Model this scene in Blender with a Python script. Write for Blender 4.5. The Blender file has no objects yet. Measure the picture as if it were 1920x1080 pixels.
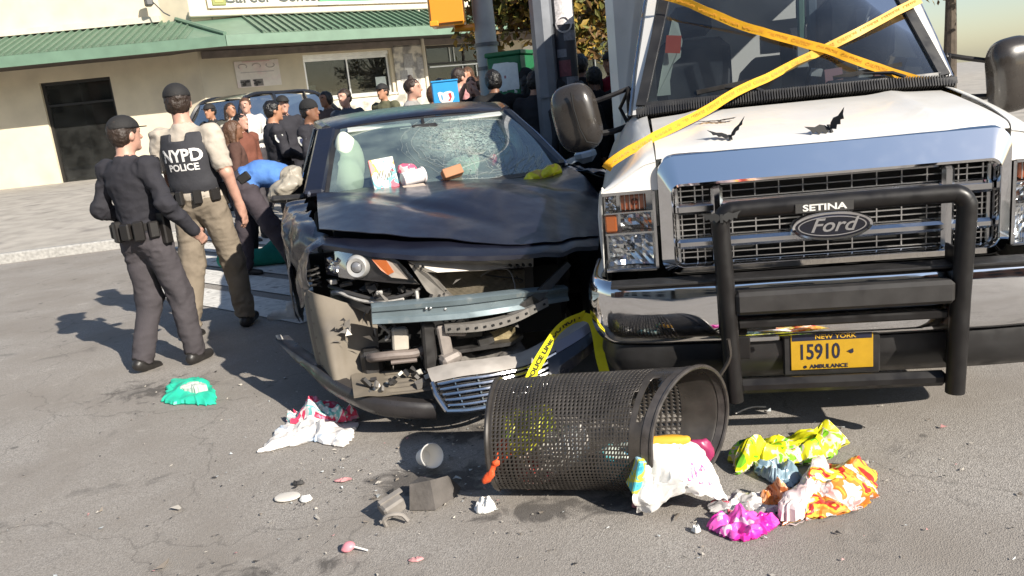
import bpy, bmesh, math, random
import numpy as np
from mathutils import Vector, Matrix, Euler
from mathutils.bvhtree import BVHTree
R = math.radians
S = bpy.context.scene
COL = S.collection
# ------------------------------------------------------------------ camera
def setup_camera():
    pitch, roll = R(13.06), R(6.0)
    f = Vector((0, math.cos(pitch), -math.sin(pitch)))
    r0 = Vector((1, 0, 0)); u0 = r0.cross(f)
    e1 = r0*math.cos(roll) - u0*math.sin(roll)
    e2 = r0*math.sin(roll) + u0*math.cos(roll)
    m = Matrix((e1, e2, -f)).transposed().to_4x4()
    m.translation = Vector((0, 0, 1.45))
    cd = bpy.data.cameras.new('camera'); co = bpy.data.objects.new('camera', cd)
    COL.objects.link(co); co.matrix_world = m
    cd.sensor_width = 36; cd.lens = 36*1500/1920
    cd.clip_start = .05; cd.clip_end = 800
    S.camera = co
setup_camera()
# ------------------------------------------------------------------ sky, sun, exposure
SUN_EL, SUN_PHI = R(31), R(49)          # elevation ; angle behind the camera's right-hand side
def setup_light():
    w = bpy.data.worlds.new('World'); S.world = w; w.use_nodes = True
    nt = w.node_tree; bg = nt.nodes['Background']
    sky = nt.nodes.new('ShaderNodeTexSky'); sky.sky_type = 'NISHITA'; sky.sun_disc = False
    sky.sun_elevation = SUN_EL
    sx, sy = math.cos(SUN_PHI), -math.sin(SUN_PHI)
    sky.sun_rotation = math.atan2(sx, sy)
    sky.air_density = 1.0; sky.dust_density = .6; sky.ozone_density = 1.2
    nt.links.new(sky.outputs[0], bg.inputs[0]); bg.inputs[1].default_value = .082
    ld = bpy.data.lights.new('sun', 'SUN'); ld.energy = 4.8; ld.angle = R(.53); ld.color = (1, .93, .82)
    lo = bpy.data.objects.new('sun', ld); COL.objects.link(lo)
    s = Vector((sx*math.cos(SUN_EL), sy*math.cos(SUN_EL), math.sin(SUN_EL)))
    lo.rotation_euler = s.to_track_quat('Z', 'Y').to_euler(); lo.location = s*30
setup_light()
S.view_settings.view_transform = 'Standard'; S.view_settings.look = 'None'
S.view_settings.gamma = 1; S.view_settings.exposure = .80
S.view_settings.use_curve_mapping = False
# ------------------------------------------------------------------ materials
MATS = {}
def mat(name, col=(.5, .5, .5), rough=.6, metal=0., spec=.5, var=0., vscale=8., bump=0., bscale=60., coat=0.,
        col2=None, mixscale=6., mixlo=.5, mixhi=.6, rvar=0., coatr=.05, detail=5, sheen=0., trans=0.):
    if name in MATS: return MATS[name]
    m = bpy.data.materials.new(name); m.use_nodes = True; MATS[name] = m
    nt = m.node_tree; p = nt.nodes['Principled BSDF']; L = nt.links.new
    c = tuple(col)+(1,)
    p.inputs['Base Color'].default_value = c
    p.inputs['Roughness'].default_value = rough; p.inputs['Metallic'].default_value = metal
    p.inputs['Specular IOR Level'].default_value = spec
    p.inputs['Coat Weight'].default_value = coat; p.inputs['Coat Roughness'].default_value = coatr
    if sheen: p.inputs['Sheen Weight'].default_value = sheen
    if trans: p.inputs['Transmission Weight'].default_value = trans
    tc = nt.nodes.new('ShaderNodeTexCoord')
    src = None
    if col2 is not None:
        n = nt.nodes.new('ShaderNodeTexNoise'); n.inputs['Scale'].default_value = mixscale; n.inputs['Detail'].default_value = detail
        L(tc.outputs['Object'], n.inputs['Vector'])
        r = nt.nodes.new('ShaderNodeMapRange'); r.inputs[1].default_value = mixlo; r.inputs[2].default_value = mixhi
        L(n.outputs[0], r.inputs[0])
        mx = nt.nodes.new('ShaderNodeMix'); mx.data_type = 'RGBA'; mx.inputs[6].default_value = c
        mx.inputs[7].default_value = tuple(col2)+(1,); L(r.outputs[0], mx.inputs[0]); src = mx.outputs[2]
    if var:
        n = nt.nodes.new('ShaderNodeTexNoise'); n.inputs['Scale'].default_value = vscale; n.inputs['Detail'].default_value = 6
        L(tc.outputs['Object'], n.inputs['Vector'])
        r = nt.nodes.new('ShaderNodeMapRange'); r.inputs[1].default_value = .3; r.inputs[2].default_value = .7
        r.inputs[3].default_value = 1-var; r.inputs[4].default_value = 1+var; L(n.outputs[0], r.inputs[0])
        mx = nt.nodes.new('ShaderNodeVectorMath'); mx.operation = 'SCALE'
        if src: L(src, mx.inputs[0])
        else: mx.inputs[0].default_value = col
        L(r.outputs[0], mx.inputs[3]); src = mx.outputs[0]
    if src: L(src, p.inputs['Base Color'])
    if rvar:
        n = nt.nodes.new('ShaderNodeTexNoise'); n.inputs['Scale'].default_value = 14; n.inputs['Detail'].default_value = 7
        L(tc.outputs['Object'], n.inputs['Vector'])
        r = nt.nodes.new('ShaderNodeMapRange'); r.inputs[1].default_value = .35; r.inputs[2].default_value = .7
        r.inputs[3].default_value = max(0, rough-rvar); r.inputs[4].default_value = min(1, rough+rvar); L(n.outputs[0], r.inputs[0])
        L(r.outputs[0], p.inputs['Roughness'])
    if bump:
        n = nt.nodes.new('ShaderNodeTexNoise'); n.inputs['Scale'].default_value = bscale; n.inputs['Detail'].default_value = 6
        L(tc.outputs['Object'], n.inputs['Vector'])
        b = nt.nodes.new('ShaderNodeBump'); b.inputs['Strength'].default_value = bump; b.inputs['Distance'].default_value = .01
        L(n.outputs[0], b.inputs['Height']); L(b.outputs[0], p.inputs['Normal'])
    return m
def glass_mat(name, tint=(.75, .85, .82), refl=1.0, rough=.02, dust=0., dustcol=(.5, .5, .47), ior=1.45, shatter=None):
    """thin pane: tinted see-through mixed with mirror reflection by Fresnel, a little dust"""
    if name in MATS: return MATS[name]
    m = bpy.data.materials.new(name); m.use_nodes = True; MATS[name] = m
    nt = m.node_tree; nt.nodes.remove(nt.nodes['Principled BSDF']); L = nt.links.new
    out = nt.nodes['Material Output']
    t = nt.nodes.new('ShaderNodeBsdfTransparent'); t.inputs[0].default_value = tuple(tint)+(1,)
    g = nt.nodes.new('ShaderNodeBsdfGlossy'); g.inputs['Roughness'].default_value = rough
    fr = nt.nodes.new('ShaderNodeFresnel'); fr.inputs[0].default_value = ior
    mu = nt.nodes.new('ShaderNodeMath'); mu.operation = 'MULTIPLY'; mu.use_clamp = True; mu.inputs[1].default_value = refl
    L(fr.outputs[0], mu.inputs[0])
    mx = nt.nodes.new('ShaderNodeMixShader'); L(mu.outputs[0], mx.inputs[0]); L(t.outputs[0], mx.inputs[1]); L(g.outputs[0], mx.inputs[2])
    last = mx
    if dust:
        tc = nt.nodes.new('ShaderNodeTexCoord'); n = nt.nodes.new('ShaderNodeTexNoise')
        n.inputs['Scale'].default_value = 5; n.inputs['Detail'].default_value = 8; L(tc.outputs['Object'], n.inputs['Vector'])
        r = nt.nodes.new('ShaderNodeMapRange'); r.inputs[1].default_value = .35; r.inputs[2].default_value = .75
        r.inputs[3].default_value = dust*.3; r.inputs[4].default_value = dust; L(n.outputs[0], r.inputs[0])
        fac = r.outputs[0]
        if shatter:                 # crazed zone round an impact: (centre, radii, strength)
            ce, ra, st_ = shatter; mp = nt.nodes.new('ShaderNodeMapping'); mp.inputs['Location'].default_value = tuple(-a/q for a, q in zip(ce, ra)); mp.inputs['Scale'].default_value = tuple(1/q for q in ra); L(tc.outputs['Object'], mp.inputs['Vector'])
            ln = nt.nodes.new('ShaderNodeVectorMath'); ln.operation = 'LENGTH'; L(mp.outputs[0], ln.inputs[0])
            fo = nt.nodes.new('ShaderNodeMapRange'); fo.inputs[1].default_value = .1; fo.inputs[2].default_value = 1.; fo.inputs[3].default_value = st_; fo.inputs[4].default_value = 0; L(ln.outputs['Value'], fo.inputs[0])
            vo = nt.nodes.new('ShaderNodeTexVoronoi'); vo.inputs['Scale'].default_value = 75; L(tc.outputs['Object'], vo.inputs['Vector'])
            v2 = nt.nodes.new('ShaderNodeSeparateColor'); L(vo.outputs['Color'], v2.inputs[0])
            mm = nt.nodes.new('ShaderNodeMath'); mm.operation = 'MULTIPLY'; L(fo.outputs[0], mm.inputs[0]); L(v2.outputs[0], mm.inputs[1])
            aa = nt.nodes.new('ShaderNodeMath'); aa.operation = 'ADD'; aa.use_clamp = True; L(mm.outputs[0], aa.inputs[0]); L(fac, aa.inputs[1]); fac = aa.outputs[0]
        d = nt.nodes.new('ShaderNodeBsdfDiffuse'); d.inputs[0].default_value = tuple(dustcol)+(1,)
        m2 = nt.nodes.new('ShaderNodeMixShader'); L(fac, m2.inputs[0]); L(mx.outputs[0], m2.inputs[1]); L(d.outputs[0], m2.inputs[2])
        last = m2
    L(last.outputs[0], out.inputs[0])
    return m
def patch_mat(name, cols, scale=6., rough=.35, seed=0., spec=.5, bump=.3, bscale=40, white=.0, trans=0.):
    """printed wrapper: irregular patches of several colours with lettering-sized flecks"""
    if name in MATS: return MATS[name]
    m = bpy.data.materials.new(name); m.use_nodes = True; MATS[name] = m
    nt = m.node_tree; p = nt.nodes['Principled BSDF']; L = nt.links.new
    p.inputs['Roughness'].default_value = rough; p.inputs['Specular IOR Level'].default_value = spec
    tc = nt.nodes.new('ShaderNodeTexCoord'); mp = nt.nodes.new('ShaderNodeMapping'); mp.inputs['Location'].default_value = (seed, seed*.7, seed*1.3)
    L(tc.outputs['Object'], mp.inputs['Vector'])
    n = nt.nodes.new('ShaderNodeTexNoise'); n.inputs['Scale'].default_value = scale; n.inputs['Detail'].default_value = 2.5; n.inputs['Distortion'].default_value = .8
    L(mp.outputs[0], n.inputs['Vector'])
    cr = nt.nodes.new('ShaderNodeValToRGB'); cr.color_ramp.interpolation = 'CONSTANT'; L(n.outputs[0], cr.inputs[0])
    k = len(cols); el = cr.color_ramp.elements
    while len(el) < k: el.new(.5)
    for i, c in enumerate(cols):
        el[i].position = 0 if i == 0 else .30 + .40*i/k
        el[i].color = tuple(c)+(1,)
    L(cr.outputs[0], p.inputs['Base Color'])
    if bump:
        n2 = nt.nodes.new('ShaderNodeTexNoise'); n2.inputs['Scale'].default_value = bscale; n2.inputs['Detail'].default_value = 4
        L(tc.outputs['Object'], n2.inputs['Vector'])
        b = nt.nodes.new('ShaderNodeBump'); b.inputs['Strength'].default_value = bump; b.inputs['Distance'].default_value = .01
        L(n2.outputs[0], b.inputs['Height']); L(b.outputs[0], p.inputs['Normal'])
    return m
# ------------------------------------------------------------------ objects
def tag(o, label=None, cat=None, group=None, kind=None):
    if label: o['label'] = label
    if cat: o['category'] = cat
    if group: o['group'] = group
    if kind: o['kind'] = kind
    return o
def empty(name, loc=(0, 0, 0), rz=0, label=None, cat=None, group=None, rot=None):
    o = bpy.data.objects.new(name, None); COL.objects.link(o); o.empty_display_size = .1
    o.location = loc; o.rotation_euler = rot if rot else (0, 0, rz)
    return tag(o, label, cat, group)
def link_mesh(name, me, mats, parent=None):
    for m in (mats if isinstance(mats, (list, tuple)) else [mats]): me.materials.append(m)
    o = bpy.data.objects.new(name, me); COL.objects.link(o)
    if parent: o.parent = parent
    return o
def copy_tree(o, parent=None):
    c = o.copy(); COL.objects.link(c)
    if parent: c.parent = parent
    for ch in [x for x in o.children]: copy_tree(ch, c)
    return c
BOXF = [(0, 1, 3, 2), (4, 6, 7, 5), (0, 4, 5, 1), (2, 3, 7, 6), (0, 2, 6, 4), (1, 5, 7, 3)]
class MB:
    """collects shapes, then builds ONE mesh object"""
    def __init__(s): s.v = []; s.f = []; s.m = []; s.s = []
    def add(s, vs, fs, mi=0, sm=False):
        o = len(s.v); s.v.extend([tuple(map(float, v)) for v in vs])
        for f in fs: s.f.append(tuple(i+o for i in f)); s.m.append(mi); s.s.append(sm)
        return s
    def box(s, c, d, rot=(0, 0, 0), bev=0., mi=0, M=None):
        hx, hy, hz = d[0]/2, d[1]/2, d[2]/2
        if M is None: M = Euler([R(a) for a in rot]).to_matrix()
        c = Vector(c)
        if bev <= 0:
            vs = [M @ Vector((x*hx, y*hy, z*hz)) + c for x in (-1, 1) for y in (-1, 1) for z in (-1, 1)]
            return s.add(vs, BOXF, mi)
        b = min(bev, hx*.98, hy*.98, hz*.98); vs = []; idx = {}
        for x in (-1, 1):
            for y in (-1, 1):
                for z in (-1, 1):
                    for a in range(3):
                        q = [x*(hx-b), y*(hy-b), z*(hz-b)]; q[a] = (x*hx, y*hy, z*hz)[a]
                        idx[(x, y, z, a)] = len(vs); vs.append(M @ Vector(q) + c)
        fs = []
        for a in range(3):
            o1, o2 = (a+1) % 3, (a+2) % 3
            for sg in (-1, 1):
                q = []
                for p, r in ((-1, -1), (1, -1), (1, 1), (-1, 1)):
                    k = [0, 0, 0]; k[a] = sg; k[o1] = p; k[o2] = r; q.append(idx[(*k, a)])
                fs.append(tuple(q if sg > 0 else q[::-1]))
            for p in (-1, 1):
                for r in (-1, 1):
                    k0 = [0, 0, 0]; k1 = [0, 0, 0]; k0[a] = -1; k1[a] = 1
                    for k in (k0, k1): k[o1] = p; k[o2] = r
                    q = [idx[(*k0, o1)], idx[(*k1, o1)], idx[(*k1, o2)], idx[(*k0, o2)]]
                    fs.append(tuple(q if p*r < 0 else q[::-1]))
        for x in (-1, 1):
            for y in (-1, 1):
                for z in (-1, 1):
                    q = [idx[(x, y, z, a)] for a in range(3)]
                    fs.append(tuple(q if x*y*z > 0 else q[::-1]))
        return s.add(vs, fs, mi)
    def bar(s, a, b, w, h, mi=0, bev=0., up=(0, 0, 1)):
        a, b = Vector(a), Vector(b); d = b-a; y = d.normalized(); u = Vector(up)
        x = y.cross(u)
        if x.length < 1e-4: x = y.cross(Vector((1, 0, 0)))
        x.normalize(); z = x.cross(y)
        return s.box((a+b)/2, (w, d.length, h), bev=bev, mi=mi, M=Matrix((x, y, z)).transposed())
    def tube(s, path, r, n=8, mi=0, cap=True, sm=True, sq=None):
        P = [Vector(p) for p in path]; k = len(P)
        rr = list(r) if hasattr(r, '__len__') else [r]*k
        up = Vector((0, 0, 1)); vs = []; prev = None
        for i in range(k):
            t = (P[min(i+1, k-1)]-P[max(i-1, 0)]).normalized()
            x = t.cross(up if abs(t.z) < .95 else Vector((1, 0, 0))) if prev is None else prev - t*prev.dot(t)
            x.normalize(); prev = x; y = t.cross(x)
            for j in range(n):
                a = 2*math.pi*j/n
                vs.append(P[i] + (x*math.cos(a) + y*math.sin(a)*(sq or 1))*rr[i])
        fs = [(i*n+j, i*n+(j+1) % n, (i+1)*n+(j+1) % n, (i+1)*n+j) for i in range(k-1) for j in range(n)]
        s.add(vs, fs, mi, sm)
        if cap:
            s.add(vs[:n], [tuple(range(n))[::-1]], mi); s.add(vs[-n:], [tuple(range(n))], mi)
        return s
    def ribbon(s, path, w, side, mi=0, th=.0006, sm=True):
        """flat strip: path of points, width w along given side vectors"""
        P = [Vector(p) for p in path]; k = len(P)
        if not isinstance(side, list): side = [side]*k
        vs = []
        for i in range(k):
            t = (P[min(i+1, k-1)]-P[max(i-1, 0)]).normalized(); d = Vector(side[i]); d = (d - t*d.dot(t)).normalized(); nn = t.cross(d)
            for e, q in ((-1, -1), (1, -1), (1, 1), (-1, 1)): vs.append(P[i]+d*(e*w/2)+nn*(q*th))
        fs = [(i*4+j, i*4+(j+1) % 4, (i+1)*4+(j+1) % 4, (i+1)*4+j) for i in range(k-1) for j in range(4)]
        return s.add(vs, fs, mi, sm)
    def lathe(s, prof, n=24, c=(0, 0, 0), M=None, mi=0, sm=True, arc=2*math.pi):
        c = Vector(c); M = M or Matrix.Identity(3); vs = []; full = arc > 6.28; cols = n if full else n+1
        for r, z in prof:
            for j in range(cols):
                a = arc*j/n; vs.append(c + M @ Vector((r*math.cos(a), r*math.sin(a), z)))
        fs = []
        for i in range(len(prof)-1):
            for j in range(n):
                j2 = (j+1) % cols
                fs.append((i*cols+j, i*cols+j2, (i+1)*cols+j2, (i+1)*cols+j))
        return s.add(vs, fs, mi, sm)
    def prism(s, poly, depth, M=None, c=(0, 0, 0), mi=0, bev=0):
        """poly in local xy, extruded along local z from 0 to depth"""
        c = Vector(c); M = M or Matrix.Identity(3); n = len(poly)
        vs = [c + M @ Vector((x, y, 0)) for x, y in poly] + [c + M @ Vector((x, y, depth)) for x, y in poly]
        fs = [tuple(range(n))[::-1], tuple(range(n, 2*n))] + [(i, (i+1) % n, n+(i+1) % n, n+i) for i in range(n)]
        return s.add(vs, fs, mi)
    def hull(s, front, back, mi=0):
        """closed solid between two loops of 3-D points with the same count"""
        n = len(front)
        fs = [tuple(range(n))[::-1], tuple(range(n, 2*n))] + [(i, (i+1) % n, n+(i+1) % n, n+i) for i in range(n)]
        return s.add(list(front)+list(back), fs, mi)
    def grid(s, P, mi=0, th=0., sm=True, flip=False):
        P = np.asarray(P, float); n, m = P.shape[:2]
        vs = P.reshape(-1, 3); fs = [(i*m+j, i*m+j+1, (i+1)*m+j+1, (i+1)*m+j) for i in range(n-1) for j in range(m-1)]
        if flip: fs = [f[::-1] for f in fs]
        if not th: return s.add(vs, fs, mi, sm)
        du = np.gradient(P, axis=0); dv = np.gradient(P, axis=1); N = np.cross(du, dv); N /= np.linalg.norm(N, axis=2, keepdims=True)+1e-9
        if flip: N = -N
        Q = (P + N*th).reshape(-1, 3); o = n*m
        ff = fs + [tuple(i+o for i in f[::-1]) for f in fs]
        edge = [i for i in range(m)] + [i*m+m-1 for i in range(1, n)] + [(n-1)*m+i for i in range(m-2, -1, -1)] + [i*m for i in range(n-2, 0, -1)]
        k = len(edge)
        ff += [(edge[i], edge[i]+o, edge[(i+1) % k]+o, edge[(i+1) % k]) for i in range(k)]
        return s.add(np.vstack([vs, Q]), ff, mi, sm)
    def build(s, name, mats, parent=None, ang=35, loc=None, rot=None):
        me = bpy.data.meshes.new(name); me.from_pydata(s.v, [], s.f)
        me.polygons.foreach_set('material_index', s.m); me.polygons.foreach_set('use_smooth', s.s)
        if any(s.s): me.set_sharp_from_angle(angle=R(ang))
        me.update(); o = link_mesh(name, me, mats, parent)
        if loc: o.location = loc
        if rot: o.rotation_euler = rot
        return o
def recalc(o):
    bm = bmesh.new(); bm.from_mesh(o.data); bmesh.ops.recalc_face_normals(bm, faces=bm.faces); bm.to_mesh(o.data); bm.free(); return o
def cr(P, k):
    """Catmull-Rom resample of control points (first axis) into k points"""
    P = np.asarray(P, float); n = len(P)
    t = np.linspace(0, n-1, k); i = np.clip(t.astype(int), 0, n-2); f = (t-i).reshape((-1,)+(1,)*(P.ndim-1))
    E = np.concatenate([[2*P[0]-P[1]], P, [2*P[-1]-P[-2]]])
    p0, p1, p2, p3 = E[i], E[i+1], E[i+2], E[i+3]
    return .5*((2*p1)+(-p0+p2)*f+(2*p0-5*p1+4*p2-p3)*f*f+(-p0+3*p1-3*p2+p3)*f**3)
def crgrid(P, a, b):
    return np.swapaxes(cr(np.swapaxes(cr(P, a), 0, 1), b), 0, 1)
_rs = np.random.RandomState(5)
_G = _rs.rand(64, 64, 64)
def vnoise(p):
    """cheap periodic value noise on an (...,3) array, -1..1"""
    p = np.asarray(p, float); i = np.floor(p).astype(int); f = p-i; f = f*f*(3-2*f); i %= 64; j = (i+1) % 64
    x, y, z = f[..., 0], f[..., 1], f[..., 2]
    g = lambda a, b, c: _G[a, b, c]
    c00 = g(i[..., 0], i[..., 1], i[..., 2])*(1-x)+g(j[..., 0], i[..., 1], i[..., 2])*x
    c10 = g(i[..., 0], j[..., 1], i[..., 2])*(1-x)+g(j[..., 0], j[..., 1], i[..., 2])*x
    c01 = g(i[..., 0], i[..., 1], j[..., 2])*(1-x)+g(j[..., 0], i[..., 1], j[..., 2])*x
    c11 = g(i[..., 0], j[..., 1], j[..., 2])*(1-x)+g(j[..., 0], j[..., 1], j[..., 2])*x
    return ((c00*(1-y)+c10*y)*(1-z)+(c01*(1-y)+c11*y)*z)*2-1
def fbm(p, o=3):
    p = np.asarray(p, float); r = 0; a = 1.
    for k in range(o): r = r+a*vnoise(p+17.3*k); p = p*2.03; a *= .5
    return r
def ridged(p, o=3):
    p = np.asarray(p, float); r = 0; a = 1.
    for k in range(o): r = r+a*(1-2*np.abs(vnoise(p+11.7*k))); p = p*2.1; a *= .5
    return r
def text_mesh(txt, size, depth=.002, align='CENTER', sx=1., bold=0., shear=0.):
    cu = bpy.data.curves.new('t', 'FONT'); cu.body = txt; cu.size = size; cu.align_x = align; cu.align_y = 'CENTER'
    cu.extrude = depth/2; cu.offset = bold; cu.resolution_u = 3; cu.shear = shear
    o = bpy.data.objects.new('t', cu); COL.objects.link(o)
    me = bpy.data.meshes.new_from_object(o.evaluated_get(bpy.context.evaluated_depsgraph_get()))
    bpy.data.objects.remove(o); bpy.data.curves.remove(cu)
    v = np.zeros(len(me.vertices)*3); me.vertices.foreach_get('co', v); v = v.reshape(-1, 3); v[:, 0] *= sx
    f = [tuple(p.vertices) for p in me.polygons]; bpy.data.meshes.remove(me)
    return v, f
def text(name, txt, size, M, c, m, parent=None, depth=.002, sx=1., bold=0., align='CENTER', shear=0.):
    """flat lettering: local x along M col0, up along M col1"""
    v, f = text_mesh(txt, size, depth, align, sx, bold, shear)
    c = Vector(c); b = MB(); b.add([c + M @ Vector(q) for q in v], f); return b.build(name, m, parent)
def frame(x, up):
    x = Vector(x).normalized(); n = x.cross(Vector(up)).normalized(); u = n.cross(x)
    return Matrix((x, u, n)).transposed()
# ------------------------------------------------------------------ smooth solids (bodies, sacks): blended capsules -> surface
def sdf_eval(prims, res, clip=None, pad=.05):
    lo = np.full(3, 1e9); hi = -lo
    for p in prims:
        for q, r in p['ext']: lo = np.minimum(lo, np.asarray(q)-r); hi = np.maximum(hi, np.asarray(q)+r)
    lo -= pad; hi += pad; n = np.ceil((hi-lo)/res).astype(int)+1
    F = np.full(n, 1.0, np.float32); Mi = np.zeros(n, np.int8)
    ax = [lo[k]+res*np.arange(n[k]) for k in range(3)]
    for p in prims:
        a = np.min([np.asarray(q)-r for q, r in p['ext']], axis=0)-p['k']-3*res; b = np.max([np.asarray(q)+r for q, r in p['ext']], axis=0)+p['k']+3*res
        i0 = np.clip(np.floor((a-lo)/res).astype(int), 0, n); i1 = np.clip(np.ceil((b-lo)/res).astype(int)+1, 0, n)
        sl = tuple(slice(i0[k], i1[k]) for k in range(3))
        X, Y, Z = np.meshgrid(*[ax[k][i0[k]:i1[k]] for k in range(3)], indexing='ij')
        P = np.stack([X, Y, Z], -1); d = p['f'](P).astype(np.float32)
        f0 = F[sl]; k = p['k']
        Mi[sl] = np.where(d < f0, p['m'], Mi[sl])
        if k > 0:
            h = np.clip(.5+.5*(f0-d)/k, 0, 1); F[sl] = f0*(1-h)+d*h-k*h*(1-h)
        else: F[sl] = np.minimum(f0, d)
    if clip is not None:
        X, Y, Z = np.meshgrid(*ax, indexing='ij'); F = np.maximum(F, clip(np.stack([X, Y, Z], -1)).astype(np.float32))
    return F, Mi, lo, res
def nets(F, Mi, lo, res):
    ins = F < 0; nx, ny, nz = F.shape
    c = np.zeros((nx-1, ny-1, nz-1), np.int8)
    for dx in (0, 1):
        for dy in (0, 1):
            for dz in (0, 1): c += ins[dx:nx-1+dx, dy:ny-1+dy, dz:nz-1+dz]
    act = (c > 0) & (c < 8); idx = np.full(act.shape, -1, np.int64); I = np.argwhere(act); idx[act] = np.arange(len(I))
    acc = np.zeros((len(I), 3)); cnt = np.zeros(len(I))
    cor = [(x, y, z) for x in (0, 1) for y in (0, 1) for z in (0, 1)]
    for a in cor:
        for k in range(3):
            if a[k]: continue
            b = list(a); b[k] = 1
            fa = F[I[:, 0]+a[0], I[:, 1]+a[1], I[:, 2]+a[2]]; fb = F[I[:, 0]+b[0], I[:, 1]+b[1], I[:, 2]+b[2]]
            m = (fa < 0) != (fb < 0); t = np.where(m, fa/np.where(m, fa-fb, 1), 0)
            q = np.array(a, float)[None, :].repeat(len(I), 0); q[:, k] += t
            acc += q*m[:, None]; cnt += m
    V = lo+res*(I+acc/cnt[:, None]); mid = Mi[I[:, 0], I[:, 1], I[:, 2]]
    faces = []
    for k in range(3):
        o1, o2 = (k+1) % 3, (k+2) % 3
        A = np.moveaxis(ins, (k, o1, o2), (0, 1, 2)); D = np.moveaxis(idx, (k, o1, o2), (0, 1, 2))
        e = A[:-1, 1:-1, 1:-1] != A[1:, 1:-1, 1:-1]; s = A[:-1, 1:-1, 1:-1]
        J = np.argwhere(e)
        q = np.stack([D[J[:, 0], J[:, 1], J[:, 2]], D[J[:, 0], J[:, 1]+1, J[:, 2]], D[J[:, 0], J[:, 1]+1, J[:, 2]+1], D[J[:, 0], J[:, 1], J[:, 2]+1]], 1)
        fl = ~s[J[:, 0], J[:, 1], J[:, 2]]; q[fl] = q[fl][:, ::-1]; faces.append(q)
    return V, np.vstack(faces), mid
def cap(a, b, ra, rb=None, m=0, k=.03):
    rb = ra if rb is None else rb; a = np.asarray(a, float); b = np.asarray(b, float)
    def f(P):
        ba = b-a; t = np.clip(((P-a)@ba)/(ba@ba+1e-9), 0, 1); return np.linalg.norm(P-a-t[..., None]*ba, axis=-1)-(ra+(rb-ra)*t)
    return dict(f=f, ext=[(a, ra), (b, rb)], m=m, k=k)
def ell(c, r, M=None, m=0, k=.03):
    c = np.asarray(c, float); r = np.asarray(r, float); Mi = np.eye(3) if M is None else np.asarray(M, float)
    def f(P):
        q = (P-c)@Mi; k0 = np.linalg.norm(q/r, axis=-1); k1 = np.linalg.norm(q/(r*r), axis=-1)+1e-9; return k0*(k0-1)/k1
    return dict(f=f, ext=[(c, r.max())], m=m, k=k)
def solid(name, prims, mats, res=.012, parent=None, clip=None, noise=None, folds=None):
    V, Fc, mid = nets(*sdf_eval(prims, res, clip))
    if folds is not None:
        amp, which, hot = folds; a = V[Fc[:, 1]]-V[Fc[:, 0]]; b = V[Fc[:, 2]]-V[Fc[:, 0]]; fn = np.cross(a, b); N = np.zeros_like(V)
        for k in range(4): np.add.at(N, Fc[:, k], fn)
        N /= np.linalg.norm(N, axis=1, keepdims=True)+1e-12; w = np.isin(mid, which).astype(float)
        near = np.zeros(len(V))
        for q, rad in hot: near = np.maximum(near, np.exp(-(np.linalg.norm(V-q, axis=1)/rad)**2))
        wp = V+.05*np.stack([vnoise(V*5+k*13) for k in range(3)], 1)
        d = ridged(wp*np.array([9, 9, 13.])+3, 2)*(.35+1.0*near)+.5*ridged(wp*np.array([20, 20, 26.])+9, 1)*(.3+.7*near); V = V+N*(d*amp*w)[:, None]
    if noise is not None:
        amp, sc = noise; V = V+np.stack([fbm(V*sc+31*k, 2) for k in range(3)], 1)*amp
    me = bpy.data.meshes.new(name); me.from_pydata(V.tolist(), [], Fc.tolist())
    me.polygons.foreach_set('material_index', mid[Fc[:, 0]].astype(np.int32)); me.polygons.foreach_set('use_smooth', np.ones(len(Fc), bool))
    me.update(); return link_mesh(name, me, mats, parent)
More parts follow.
